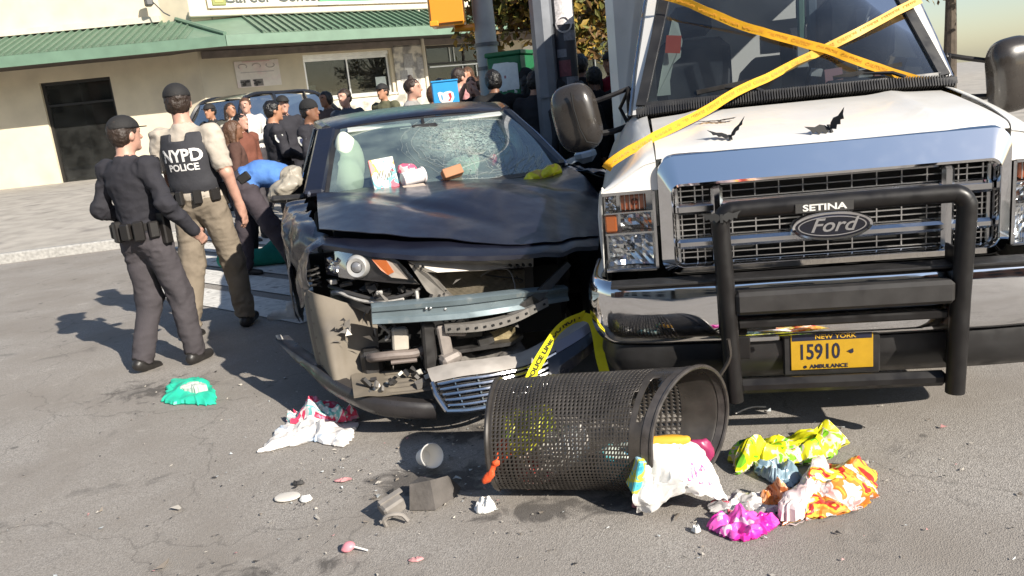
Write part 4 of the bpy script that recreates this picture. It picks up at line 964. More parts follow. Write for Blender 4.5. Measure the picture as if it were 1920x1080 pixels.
    b = MB(); b.tube(cr(np.array([(-.785, .375, .628), (-.745, .30, .640), (-.70, .24, .622), (-.64, .18, .606), (-.56, .12, .604), (-.47, .07, .615)]), 18), [.014]*6+[.010]*6+[.007]*6, 6); b.box((-.775, .33, .690), (.035, .02, .022), bev=.004); b.box((-.575, .10, .655), (.03, .02, .016), bev=.003); b.box((-.41, .03, .63), (.014, .02, .045), bev=.003)
    b.build('torn_bracket', mat('pale_torn_plastic', (.42, .40, .37), .6, var=.3, vscale=30), C)
    b = MB(); b.hull([V(p) for p in ((-.80, .39, .640), (-.70, .25, .612), (-.62, .16, .575), (-.64, .18, .545), (-.72, .28, .575), (-.80, .40, .600))], [V(p)+V((.02, .10, 0)) for p in ((-.80, .39, .640), (-.70, .25, .612), (-.62, .16, .575), (-.64, .18, .545), (-.72, .28, .575), (-.80, .40, .600))]); recalc(b.build('mount_shelf', PLBLK, C))
    # ---------------- core support, strut, radiator
    b = MB(); CO = [(-0.425, 0.100, 0.781), (-0.267, 0.080, 0.765), (-0.094, 0.070, 0.738), (0.171, 0.100, 0.708), (0.167, 0.100, 0.669), (-0.099, 0.070, 0.693), (-0.298, 0.080, 0.713), (-0.346, 0.090, 0.721)]
    b.hull([V(p) for p in CO], [V(p)+V((0, .06, .0)) for p in CO]); cs = recalc(b.build('core_support', STEELG, C))
    b = MB()
    for u, z, w in ((.05, .697, .012), (.085, .690, .014), (.115, .688, .010), (.15, .683, .012), (-.39, .758, .02), (-.36, .752, .008)): b.box((u, .075 if u < .1 else .085, z), (w, .03, .012), bev=.002)
    b.build('bolt_hole', DARK, cs)
    ST = [(-0.425, 0.100, 0.775), (-0.347, 0.085, 0.716), (-0.264, 0.095, 0.595), (-0.233, 0.100, 0.559), (-0.307, 0.100, 0.578), (-0.357, 0.100, 0.630)]
    b = MB(); b.hull([V(p)+V((0, -.006, 0)) for p in ST], [V(p)+V((.02, .05, 0)) for p in ST]); recalc(b.build('radiator_strut', STEELG, C))
    b = MB()
    for k in range(5): b.box((-.33+.028*k+random.uniform(-.01, .01), .085, .60-.010*k+random.uniform(-.02, .02)), (.02, .03, .03), rot=(0, 30, 20))
    b.build('strut_clip', PLGREY, C)
    b = MB(); b.hull([(-.33, .24, .715), (.20, .24, .655), (.19, .24, .47), (-.25, .24, .52)], [(-.33, .28, .715), (.20, .28, .655), (.19, .28, .47), (-.25, .28, .52)]); rad = b.build('radiator', mat('radiator_dark', (.06, .05, .04), .7), C)
    b = MB()
    for k in range(24):
        t = (k+.5)/24; l = V((-.30+.055*t, .225, .695-.145*t)); r = V((.150-.012*t, .225, .635-.135*t)); pts = [l*(1-q)+r*q+V((0, 0, .0016*math.sin(q*60+k))) for q in np.linspace(0, 1, 22)]
        b.ribbon(pts, .020, (0, 1, .25), th=.0013, sm=False)
    o = b.build('cooling_fin', FINS, rad); o['kind'] = 'stuff'
    b = MB(); b.hull([(-.335, .20, .70), (-.295, .20, .695), (-.235, .20, .545), (-.275, .20, .55)], [(-.335, .25, .70), (-.295, .25, .695), (-.235, .25, .545), (-.275, .25, .55)]); b.build('radiator_tank', PLDUST, rad)
    # ---------------- bumper beam and parts hanging below
    BT = cr(np.array([(-0.622, -0.010, 0.620), (-0.427, -0.055, 0.618), (-0.212, -0.080, 0.610), (-0.012, -0.075, 0.600), (0.20, -0.02, 0.575), (.32, .06, .55)]), 30)
    BB = cr(np.array([(-0.630, -0.010, 0.534), (-0.440, -0.055, 0.524), (-0.224, -0.080, 0.511), (-0.022, -0.075, 0.508), (0.18, -0.02, 0.500), (.32, .06, .48)]), 30)
    pr = [(0, .075), (0, .012), (.06, .0), (.30, .006), (.36, .018), (.64, .018), (.70, .006), (.94, .0), (1, .012), (1, .075)]
    G = np.array([[BT[i]*(1-t)+BB[i]*t+[0, d, 0] for t, d in pr] for i in range(30)]); G[..., 1] += fbm(G*14, 2)*.003
    b = MB(); b.grid(G, sm=True); b.add([G[0][k] for k in range(10)], [tuple(range(10))]); be = recalc(b.build('bumper_beam', STEELB, C, 30))
    b = MB()
    for u, z in ((-.385, .585), (-.365, .583), (-.30, .568)): b.lathe([(0, .006), (.006, .004), (.007, 0)], 8, (u, -.058, z), Matrix.Rotation(R(90), 3, 'X'))
    b.build('bolt_head', mat('bright_bolt', (.8, .8, .78), .25, .9), be)
    # perforated foam carrier strip
    T = cr(np.array([(-0.312, -0.055, 0.492), (-0.153, -0.090, 0.484), (0.002, -0.085, 0.495), (0.19, -0.03, 0.535)]), 25); B = T+np.array([0, -.004, -.034])
    b = MB(); G = np.stack([T+[0, .05, 0], T, B, B+[0, .05, 0]]); b.grid(G, sm=False, th=.002); fo = recalc(b.build('perforated_strip', PLGREY, C))
    b = MB()
    for i in range(1, 24, 2): p = (T[i]+B[i])/2; b.box(p+np.array([0, -.001, 0]), (.012, .012, .009), rot=(0, -8, 8))
    b.build('strip_hole', DARK, fo)
    b = MB(); b.hull([(-.02, -.065, .50), (.11, -.05, .565), (.33, .06, .675), (.345, .06, .655), (.15, -.045, .53), (.06, -.06, .495)], [(-.02, -.05, .50), (.11, -.035, .565), (.33, .08, .675), (.345, .08, .655), (.15, -.03, .53), (.06, -.045, .495)]); recalc(b.build('broken_brace', PLBLK, C))
    # beige-looking dusty inner panel left of the beam, curved
    LI = np.array([[(-0.905, 0.420, 0.655), (-0.870, 0.320, 0.652), (-0.800, 0.285, 0.625), (-0.730, 0.280, 0.590), (-0.590, 0.300, 0.530)],
                   [(-0.902, 0.375, 0.560), (-0.862, 0.270, 0.555), (-0.800, 0.245, 0.530), (-0.735, 0.255, 0.50), (-0.60, 0.29, 0.45)],
                   [(-0.900, 0.340, 0.462), (-0.850, 0.220, 0.458), (-0.795, 0.215, 0.430), (-0.744, 0.240, 0.409), (-0.610, 0.280, 0.350)],
                   [(-0.893, 0.315, 0.345), (-0.845, 0.175, 0.345), (-0.795, 0.165, 0.310), (-0.752, 0.190, 0.300), (-0.62, 0.24, 0.275)],
                   [(-0.886, 0.300, 0.252), (-0.840, 0.130, 0.262), (-0.795, 0.110, 0.230), (-0.750, 0.100, 0.228), (-0.635, 0.12, 0.226)]])
    G = crgrid(LI, 26, 26); G[..., 1] += fbm(G*7, 2)*.004; b = MB(); b.grid(G, th=.006); li = recalc(b.build('inner_panel', PLDUST, C, 60))
    e = G[:, 0]; b = MB(); b.grid(np.stack([e+[.004, -.006, 0], e+[-.020, .012, .0], e+[-.030, .05, 0]], 1), th=.004)
    for k in range(2, 26, 4): b.box(G[k, 1]+np.array([-.002, -.006, 0]), (.012, .012, .008), rot=(0, 0, -35))
    recalc(b.build('panel_flange', PLDUST, li))
    MB().box((-.655, .20, .300), (.10, .12, .13), bev=.02).build('dark_box', PLBLK, C)
    b = MB(); b.box((-.51, .10, .42), (.075, .06, .105), rot=(0, 5, 0), bev=.008); b.build('washer_tank', mat('pale_tank', (.42, .38, .32), .6, var=.2), C)
    b = MB(); b.tube(cr(np.array([(-.66, .12, .345), (-.63, .06, .362), (-.55, .045, .362), (-.46, .05, .352), (-.40, .06, .36)]), 14), .022, 10); b.tube([(-.57, .04, .33), (-.45, .03, .325)], .010, 8); b.build('horn_tube', mat('tube_brown', (.16, .13, .115), .6, var=.25, vscale=20), C)
    b = MB(); b.box((-.385, .03, .385), (.06, .08, .23), rot=(0, 3, 0), bev=.01); b.build('tow_post', PLBLK, C)
    b = MB(); b.box((-.315, -.01, .405), (.055, .05, .16), rot=(0, -4, 0), bev=.008); b.box((-.30, -.03, .325), (.10, .07, .055), rot=(10, -12, 15), bev=.015); b.box((-.255, -.02, .45), (.09, .03, .05), rot=(0, 10, 0), bev=.006); b.build('crash_box', mat('dusty_bracket', (.24, .21, .19), .6, .2, var=.3, vscale=18), C)
    b = MB(); b.box((-.19, .05, .42), (.13, .07, .06), bev=.008, rot=(0, 6, 0)); b.box((-.12, .04, .365), (.08, .06, .05), rot=(0, -12, 6), bev=.006); b.build('sensor_box', PLBLK, C)
    b = MB(); G = np.array([[(-.14+.17*s+.01*t, .06, .392+.015*s-.085*t) for t in np.linspace(0, 1, 7)] for s in np.linspace(0, 1, 10)]); G += np.stack([fbm(G*30+k*9, 2)*.006 for k in range(3)], -1); b.grid(G, th=.006, sm=False); recalc(b.build('crushed_duct', mat('duct_ochre', (.24, .19, .10), .7, var=.35, vscale=16, bump=.4, bscale=40), C))
    b = MB(); b.hull([(-.29, -.005, .350), (.0, -.005, .345), (.06, .0, .370), (.06, .0, .355), (.0, -.005, .328), (-.29, -.005, .334)], [(-.29, .2, .350), (.0, .2, .345), (.06, .2, .370), (.06, .2, .355), (.0, .2, .328), (-.29, .2, .334)]); recalc(b.build('cross_member', PLBLK, C))
    G = np.array([[(-.35+.42*s, -.05+.16*t, .262+.02*math.sin(s*9)+.03*t) for t in np.linspace(0, 1, 8)] for s in np.linspace(0, 1, 24)]); G[..., 2] += fbm(G*22, 3)*.012; b = MB(); b.grid(G, th=.004, sm=False); recalc(b.build('torn_shroud', PLGREY, C))
    # corrugated undertray and small bits
    G = np.array([[(-.76+.36*s, .16-.24*t-.02*s, .272-.035*t-.03*s+.004*math.sin(t*34)*(s > .45)) for t in np.linspace(0, 1, 30)] for s in np.linspace(0, 1, 18)]); G[..., 2] += fbm(G*10, 2)*.006; b = MB(); b.grid(G, th=.004, sm=False); recalc(b.build('undertray', PLDUST, C))
    random.seed(21); b = MB()
    for k in range(22): b.box((random.uniform(-.72, -.36), random.uniform(-.06, .10), random.uniform(.225, .275)), (random.uniform(.01, .05), random.uniform(.01, .04), random.uniform(.005, .03)), rot=[random.uniform(-60, 60) for _ in range(3)], mi=k % 3)
    o = b.build('broken_bits', [PLBLK, PLGREY, mat('pale_foam', (.6, .57, .5), .8)], C); o['kind'] = 'stuff'
    # ---------------- dropped lower bumper skin
    LP = cr(np.array([(-1.115, 0.78, 0.345), (-1.04, 0.58, 0.318), (-0.96, 0.40, 0.298), (-0.89, 0.22, 0.280), (-0.800, 0.06, 0.252), (-0.675, -0.08, 0.216), (-0.540, -0.14, 0.190), (-0.41, -0.16, 0.165)]), 46)
    hgt = np.interp(np.arange(46), [0, 8, 20, 30, 45], [.010, .05, .085, .085, .075])
    tn = np.gradient(LP, axis=0); tn[:, 2] = 0; tn /= np.linalg.norm(tn, axis=1, keepdims=True); on = np.stack([tn[:, 1], -tn[:, 0], tn[:, 2]*0], 1)
    rows = []
    for f, o_, in ((0., -.055), (.0, -.004), (.10, .004), (.5, .012), (.85, .004), (1., -.012), (1.02, -.06)): rows.append(LP+on*o_+np.stack([LP[:, 0]*0, LP[:, 0]*0, -hgt*f], 1))
    b = MB(); b.grid(np.array(rows), th=.003); recalc(b.build('lower_bumper_skin', mat('satin_bumper_black', (.030, .027, .027), .38, 0, .5, rvar=.12, var=.2), C, 40))
    b = MB(); b.tube([(-1.125, .80, .352), (-1.105, .76, .350), (-1.09, .74, .335)], [.004, .016, .008], 6); b.build('torn_tip', mat('pale_torn_plastic'), C)
    # fallen chrome grille and the rest of the bumper cover, rising to the right
    GT = cr(np.array([(-0.415, -0.125, 0.280), (-0.287, -0.165, 0.302), (-0.143, -0.185, 0.301), (0.023, -0.165, 0.295), (0.173, -0.145, 0.335), (0.30, -0.155, 0.388), (0.37, -0.145, 0.42)]), 40)
    GB = cr(np.array([(-0.367, -0.215, 0.150), (-0.265, -0.255, 0.150), (-0.145, -0.27, 0.160), (-0.002, -0.25, 0.185), (0.145, -0.23, 0.212), (0.26, -0.22, 0.27), (0.34, -0.19, 0.31)]), 40)
    b = MB(); b.grid(np.stack([GT+[0, .09, .012], GT+[0, .0, .0], GT*.86+GB*.14+[0, -.006, 0]]), th=.004); recalc(b.build('bumper_ledge', mat('dusty_ledge', (.36, .33, .30), .6, var=.2, vscale=10), C, 60))
    b = MB()
    for f in (.20, .36, .52, .68, .84):
        P = (GT*(1-f)+GB*f)[1:27]+[0, -.012, 0]; b.tube(P, .0085, 7)
    b.tube(GB[0:28]+[0, -.012, 0], .012, 8); b.tube([GT[0]*.85+GB[0]*.15, GT[0]*.5+GB[0]*.5+np.array([-.01, -.01, 0]), GB[0]+np.array([0, -.012, 0])], .014, 8)
    for i in (5, 10, 15, 20, 25): b.tube([GT[i]*.85+GB[i]*.15, GB[i]], .004, 5)
    b.build('chrome_grille', CHROMED, C)
    b = MB(); b.grid(np.stack([GT[:30]*.88+GB[:30]*.12+[0, .02, 0], GB[:30]+[0, .02, 0]]), th=.004); recalc(b.build('grille_backing', PLBLK, C))
    b = MB(); b.grid(np.stack([GT[26:]+[0, -.01, .02], GT[26:]*.8+GB[26:]*.2+[0, -.02, .0]]), th=.004); recalc(b.build('bumper_trim', mat('violet_grey_trim', (.22, .21, .26), .3, .3), C))
    b = MB(); b.grid(np.stack([GT[24:]*.78+GB[24:]*.22+[0, -.015, 0], GT[24:]*.4+GB[24:]*.6+[0, -.03, 0], GB[24:]+[0, -.01, 0], GB[24:]+[0, .06, -.03]]), th=.004); recalc(b.build('bumper_cover', NAVYS, C))
    # loose looms, hoses and torn slivers
    rs2 = np.random.RandomState(31)
    for k in range(9):
        u0 = rs2.uniform(-.72, .10); p0 = np.array([u0, .12+rs2.rand()*.1, rs2.uniform(.46, .66)]); pts = [p0]
        for q in range(4): pts.append(pts[-1]+np.array([rs2.uniform(-.05, .09), rs2.uniform(-.05, .03), rs2.uniform(-.07, .03)]))
        MB().tube(cr(np.array(pts), 14), rs2.uniform(.003, .007), 6).build('loose_cable', PLBLK if k % 3 else mat('cable_grey', (.2, .19, .18), .6), C)
    b = MB()
    for k in range(46):
        c_ = np.array([rs2.uniform(-.80, .12), 0, 0]); c_[1] = .02+.25*max(0, -c_[0]-.45)+rs2.rand()*.10; c_[2] = rs2.uniform(.24, .66) if rs2.rand() < .5 else rs2.uniform(.45, .53); q = c_+rs2.randn(3, 3)*np.array([.020, .012, .022]); b.add(q, [(0, 1, 2)], k % 3)
    o = b.build('torn_sliver', [PLBLK, PLGREY, STEELG], C); o['kind'] = 'stuff'
    # ---------------- crumpled near-side fender and flank panels
    def crumple(G, a, s): return G+np.stack([ridged(G*s+7*k, 2)*a for k in range(3)], -1)
    arch = lambda b_, c=1.0, r=.375: .34+math.sqrt(max(0, r*r-(b_-c)**2)) if abs(b_-c) < r else .25
    for s in (-1, 1):
        rows = []
        if s < 0: bl = [.36, .50, .66, .82, 1.0, 1.16, 1.30, 1.42]
        else: bl = [.95, 1.05, 1.16, 1.26, 1.34, 1.42]
        for bb in bl:
            zb_ = max(arch(bb), .25) if bb > .63 else lin(bb, [.36, .5, .63], [.67, .62, .44]); zt = lin(bb, [.36, .8, 1.42], [.862, .955, 1.0])
            um_ = .80 if bb < .4 else lin(bb, [.4, .8, 1.42], [.815, .825, .83]); rows.append([(s*(um_), bb, zt), (s*(um_+.05), bb, zt-.02), (s*(.885 if bb < .5 else .915), bb, zt*.72+zb_*.28), (s*(.90 if bb < .5 else .928), bb, zt*.4+zb_*.6), (s*(.895 if bb < .5 else .925), bb, zb_)])
        G = crgrid(np.array(rows), 40, 26)
        if s < 0: G[..., 0] -= np.interp(G[..., 1], [.45, .8, 1.42], [0, .05, .13])*np.clip((-.80-G[..., 0])*14, .25, 1)
        if s < 0: G = crumple(G, .012, 7.); G[..., 0] += .012*np.sign(vnoise(G*6))*0
        if s < 0:                        # hard creases
            dd = np.abs((G[..., 1]-.62)*.8+(G[..., 2]-.80)*1.1); G[..., 0] += .045*np.maximum(0, 1-dd/.09)
            dd = np.abs((G[..., 1]-.95)*.9-(G[..., 2]-.88)*.8); G[..., 0] -= .022*np.maximum(0, 1-dd/.05)
        MB().grid(G, th=.003, flip=s > 0).build('fender', NAVYS if s < 0 else NAVYP, C, 25)
        prof = lambda z: np.interp(z, [.2, .3, .5, .65, .8, .95, 1.05], [.865, .90, .918, .928, .918, .875, .84])
        for b0, b1, nm in ((1.425, 2.56, 'door'), (2.572, 3.50, 'door'), (3.51, 5.02, 'quarter_panel')):
            cols = np.linspace(b0, b1, 16); rows = []
            for bb in cols:
                zb_ = max(.23, arch(bb, 3.83)); zt = lin(bb, [1.4, 3.5, 4.6, 5.05], [1.0, 1.04, 1.06, .98]); zz = np.linspace(zb_, zt, 14)
                inn = lin(bb, [4.3, 5.05], [0, .09]); rows.append([(s*(prof(z)-inn), bb, z) for z in zz])
            G = np.array(rows)
            if s < 0: G[..., 0] -= np.interp(G[..., 1], [1.4, 2.5, 3.5, 4.6], [.13, .12, .08, .0])
            if s < 0 and b0 < 2: G = crumple(G, .006, 6.)
            d = MB().grid(G, th=.003, flip=s < 0).build(nm, NAVYS if (s < 0 and b0 < 2) else NAVYP, C, 35)
            if nm == 'door': MB().box((s*.925, b1-.14, .86), (.02, .16, .022), bev=.006).build('door_handle', NAVYP, d); MB().box((s*.935, (b0+b1)/2, .985 if b0 < 2 else 1.0), (.012, b1-b0, .014), rot=(0, 0, 0)).build('belt_trim', CHROMED, d) if False else None
        b = MB(); b.box((s*.84, 2.5, .235), (.12, 2.2, .07), bev=.02); b.build('sill', PLBLK, C)
        # side windows and pillars
        xo = -.10 if s < 0 else 0.; A = V((s*.765+xo*.6, 1.50, 1.02)); B_ = V((s*.605+xo*.8, 2.26, 1.385)); Cc = V((s*.615+xo*.5, 3.75, 1.395)); D = V((s*.70, 4.62, 1.09))
        b = MB()
        for p, q, w in ((A, B_, .07 if s > 0 else .13), (Cc, D, .12)): b.bar(p, q, w, .05, bev=.015)
        b.tube(cr(np.array([B_, V((s*.63+xo, 2.6, 1.42)), V((s*.635+xo, 3.2, 1.42)), Cc]), 16), .038, 8); b.bar((s*.80+xo, 2.60, 1.02), (s*.645+xo, 2.66, 1.40), .05, .06, bev=.012); b.build('pillar', NAVYP, C)
        b = MB(); b.tube([A+V((s*.03, -.02, 0)), (A+B_)/2+V((s*.038, 0, .012)), B_+V((s*.035, 0, .0))], .010, 6); b.build('pillar_glint', mat('glint_silver_blue', (.30, .32, .38), .25, .7), C)  # silver-blue highlight along the pillar edge, put in as a bright tube
        b = MB()
        for q in ([(s*.835, 1.62, 1.0), (s*.835, 2.575, 1.02), (s*.665, 2.63, 1.39), (s*.665, 2.30, 1.375)], [(s*.835, 2.63, 1.02), (s*.80, 3.85, 1.05), (s*.66, 3.65, 1.385), (s*.665, 2.69, 1.395)]): b.add([V(p)+V((xo, 0, 0)) for p in q], [(0, 1, 2, 3)])
        b.build('side_glass', CARGD, C)
        # wheels
        for bb in (1.0, 3.83):
            ww = .70 if bb < 2 else .79; M = Matrix.Rotation(R(90+(0 if bb > 2 else -6)), 3, 'Y')
            w = MB().lathe([(.23, -.10), (.31, -.105), (.335, -.08), (.34, 0), (.335, .08), (.31, .105), (.23, .10)], 30, (s*ww, bb, .34), M).build('wheel', RUBBER, C)
            b = MB().lathe([(0, s*.05), (.05, s*.06), (.07, s*.04), (.07, s*.02)], 16, (s*ww, bb, .34), M)
            b.lathe([(.225, -.095), (.232, s*.09), (.215, s*.085), (.205, s*.03)], 30, (s*ww, bb, .34), M)
            for k in range(10): a = 2*math.pi*k/10; b.bar((s*(ww+.05), bb+.05*math.cos(a), .34+.05*math.sin(a)), (s*(ww+.07), bb+.215*math.cos(a), .34+.215*math.sin(a)), .03, .015)
            b.build('rim', CHROMED, w)
    # wheel-house liner and coil behind the lamp
    b = MB(); b.tube([(-.862+.0*k, .45+.022*math.cos(k*.9), .655+.0045*k) if False else (-.865+.03*math.cos(k*.8), .46+.02*math.sin(k*.8), .650+.0032*k) for k in range(34)], .006, 5); b.build('hose_coil', PLBLK, C)
    b = MB(); G = np.array([[(-.62-.27*s_, 1.0+.39*math.cos(a), .34+.39*math.sin(a)) for a in np.linspace(R(-10), R(190), 20)] for s_ in (0, 1)]); b.grid(G, th=.004); b.build('wheel_liner', DARK, C)
    # ---------------- roof, windscreen, rear
    rb_ = [(2.26, 1.388, .60), (2.34, 1.415, .62), (2.6, 1.452, .64), (3.0, 1.470, .645), (3.4, 1.458, .64), (3.75, 1.415, .62), (3.86, 1.385, .60)]
    G = np.array([[(a*w, bb-.07*(1-a*a) if bb < 2.5 else bb+(.05*(1-a*a) if bb > 3.6 else 0), z+.022*(1-a*a)-.02*a**4) for a in np.linspace(-1, 1, 15)] for bb, z, w in rb_]); G[..., 0] -= .10*np.clip(-G[..., 0]/.62, 0, 1)**2*np.interp(G[..., 1], [2.2, 2.5, 3.3, 3.9], [.8, 1, 1, .4]); MB().grid(crgrid(G, 22, 29), th=.01, flip=True).build('roof', NAVYP, C, 50)
    def wsp(a, t):       # a -1..1 across, t 0 bottom 1 top
        a = np.asarray(a, float); t = np.asarray(t, float); u = a*(.755*(1-t)+.59*t)+.02*(1-t); b_ = 1.50+(2.235-1.50)*t-(.17*(1-t)+.075*t)*(1-a*a); z = 1.008+(1.385-1.008)*t+.022*np.sin(t*math.pi)+.014*(1-a*a)*t
        dd = ((u-.20)/.22)**2+((t-.55)/.30)**2; sag = .05*np.exp(-dd)+.035*np.exp(-(((u-.40)/.25)**2+((t-.05)/.16)**2))
        return np.stack([u, b_+sag*.55, z-sag*.8], -1)
    aa, tt = np.meshgrid(np.linspace(-1, 1, 41), np.linspace(0, 1, 25), indexing='ij'); G = wsp(aa, tt); ws = MB().grid(G).build('windscreen', CARGL, C)
    b = MB()
    for P, w in ((wsp(np.linspace(-1, 1, 30), np.full(30, 1.)), .045), (wsp(np.full(14, -1.), np.linspace(0, 1, 14)), .07), (wsp(np.full(14, 1.), np.linspace(0, 1, 14)), .07)): b.ribbon(P+[0, .004, -.004], w, (0, .5, .4) if w < .05 else (1, .2, 0), th=.003)
    b.build('windscreen_border', BLKP, C)
    # crack web: rays and rings of splintered glass
    rs = np.random.RandomState(12); b = MB()
    def strip(pts, w):
        P = wsp(*np.array(pts).T); nb = np.array([0, -.45, .89])*.004; b.ribbon(P+nb, w, (1, .0, .0) if abs(P[-1][0]-P[0][0]) < abs(P[-1][2]-P[0][2])*2 else (0, .8, .45), th=.0006, sm=False)
    ca, ct = .26, .52
    for k in range(40):
        an = rs.uniform(0, 2*math.pi); L_ = rs.uniform(.25, .8); pts = []; x, y = ca+.05*rs.randn(), ct+.08*rs.randn()
        for q in range(7): pts.append((x, y)); x += math.cos(an)*L_*.11+rs.randn()*.012; y += math.sin(an)*L_*.16+rs.randn()*.02; an += rs.randn()*.16
        pts = [(np.clip(p, -.97, .97), np.clip(q, .02, .97)) for p, q in pts]; strip(pts, rs.uniform(.0006, .0018))
    for r in np.concatenate([np.linspace(.08, .50, 9), [.30, .44, .47, .53]]):
        a0 = rs.uniform(0, 6); n_ = rs.randint(2, 4)
        for q in range(n_):
            s0 = a0+q*2.2; pts = [(ca+r*1.15*math.cos(s0+t)+rs.randn()*.010, np.clip(ct+r*.95*math.sin(s0+t)+rs.randn()*.016, .02, .97)) for t in np.linspace(0, rs.uniform(.9, 1.9), 11)]; strip(pts, rs.uniform(.0006, .0022))
    for k in range(160):
        x, y = ca+rs.randn()*.24, np.clip(ct+rs.randn()*.26, .03, .96); strip([(x, y), (x+rs.randn()*.014, np.clip(y+rs.randn()*.025, .03, .97))], rs.uniform(.001, .004))
    for k in range(60):                # fine combing over the lower right corner
        x = rs.uniform(.42, .86); y = rs.uniform(.0, .16); strip([(x, y), (x+rs.uniform(.03, .10), min(.97, y+rs.uniform(.03, .12)))], rs.uniform(.001, .0025))
    o = b.build('crack_web', CRACK, ws); o['kind'] = 'stuff'
    # cowl, dash and cabin
    b = MB(); G = np.array([[(u, 1.44+.08*t-.13*(1-(u/.8)**2), .985+.016*t) for u in np.linspace(-.8, .8, 21)] for t in np.linspace(0, 1, 4)]); b.grid(G, th=.004); b.build('cowl', PLBLK, C)
    b = MB(); G = np.array([[(u, 1.52+.42*t-.12*(1-(u/.8)**2)*(1-t), .985+.03*math.sin(t*2.2)-.02*t) for u in np.linspace(-.78, .8, 15)] for t in np.linspace(0, 1, 8)]); b.grid(G, th=.01); b.box((0, 1.98, .86), (1.5, .08, .24), bev=.03); b.build('dashboard', INTER, C)
    for s in (-1, 1):
        b = MB(); b.box((s*.37, 2.68, 1.0), (.46, .16, .50), rot=(-14, 0, 0), bev=.06); b.box((s*.37, 2.76, 1.29), (.25, .10, .15), rot=(-8, 0, 0), bev=.04); b.build('seat', SEATM, C)
    MB().box((0, 3.72, 1.02), (1.2, .16, .4), rot=(-18, 0, 0), bev=.05).build('rear_seat', SEATM, C)
    MB().box((0, 3.2, .62), (1.5, 2.6, .05)).build('cabin_floor', DARK, C)
    solid('airbag', [ell((-.585, 2.02, 1.20), (.075, .12, .17), k=.10), ell((-.60, 1.84, 1.07), (.105, .13, .13), k=.10), ell((-.53, 2.10, 1.16), (.06, .10, .13), k=.10)], AIRBAG, .014, C)
    solid('airbag', [ell((.60, 2.15, 1.14), (.07, .16, .10), k=.05), ell((.56, 2.22, 1.05), (.09, .14, .07), k=.06), ell((.60, 2.3, 1.22), (.05, .2, .08), k=.05)], mat('airbag_green', (.58, .72, .62), .85), .014, C)
    solid('airbag', [ell((.20, 1.98, 1.03), (.14, .12, .09), k=.05), ell((.29, 2.02, 1.06), (.1, .1, .06), k=.05)], mat('airbag_green'), .016, C)
    b = MB(); b.lathe([(.170, 0), (.186, .012), (.170, .024), (.156, .012), (.170, 0)], 26, (.40, 1.94, 1.055), Euler((R(-65), 0, 0)).to_matrix()); b.build('steering_wheel', INTER, C)
    b = MB(); b.box((-.03, 2.05, 1.325), (.20, .04, .075), bev=.02); b.bar((-.03, 2.06, 1.34), (-.03, 2.12, 1.395), .02, .02); b.build('rear_view_mirror', BLKP, C)
    b = MB(); b.box((-.14, 2.10, 1.335), (.11, .004, .05), rot=(60, 0, 0)); b.build('toll_tag', mat('tag_white', (.72, .72, .66), .6), C)
    b = MB()
    for s in (-1, 1): b.box((s*.33, 2.16, 1.372), (.44, .10, .016), rot=(12, 0, 0), bev=.006)
    b.build('sun_visor', mat('visor_pale', (.45, .47, .44), .8), C)
    b = MB(); G = np.array([[(a*.58, 3.86+.78*t+.06*(1-a*a), 1.385-.31*t) for a in np.linspace(-1, 1, 9)] for t in np.linspace(0, 1, 5)]); b.grid(G, flip=True); b.build('rear_window', CARGD, C)
    b = MB(); G = np.array([[(a*w, bb, z-.03*a*a) for a in np.linspace(-1, 1, 9)] for bb, z, w in ((4.6, 1.08, .74), (4.9, 1.085, .74), (5.06, 1.07, .73), (5.10, .95, .76), (5.12, .6, .80), (5.05, .3, .78))]); b.grid(G, th=.004, flip=True); tk = b.build('trunk', NAVYP, C)
    for s in (-1, 1): MB().box((s*.62, 5.105, .84), (.30, .03, .14), bev=.02).build('tail_light', mat('tail_red', (.35, .01, .01), .2, coat=.6), C)
    MB().box((0, 2.9, .30), (1.5, 3.6, .10)).build('floor_pan', DARK, C)
    # door mirrors
    b = MB(); b.box((-.985, 1.63, 1.005), (.22, .09, .045), bev=.018, rot=(0, 4, 8)); b.bar((-.88, 1.66, .99), (-.83, 1.68, .985), .05, .03); b.build('door_mirror', BLKP, C)
    b = MB(); b.box((.985, 1.66, 1.05), (.15, .10, .11), bev=.04, rot=(0, -8, -8)); b.bar((.93, 1.68, 1.03), (.83, 1.70, 1.0), .05, .035); b.build('door_mirror', mat('mirror_cap_silver', (.55, .58, .62), .25, .3, coat=.5), C)
    b = MB(); G = np.array([[(.80+.13*t, .98+.5*s_, .985-.02*t+.012*math.sin(7*s_+5*t)) for t in np.linspace(0, 1, 8)] for s_ in np.linspace(0, 1, 10)]); G += np.stack([ridged(G*8+5*k, 2)*.008 for k in range(3)], -1); b.grid(G, th=.003, flip=True); b.build('fender_scrap', mat('blue_reflection_paint', (.07, .10, .15), .3, coat=.5), C)  # blue reflection put into the colour of this navy fender piece
car()
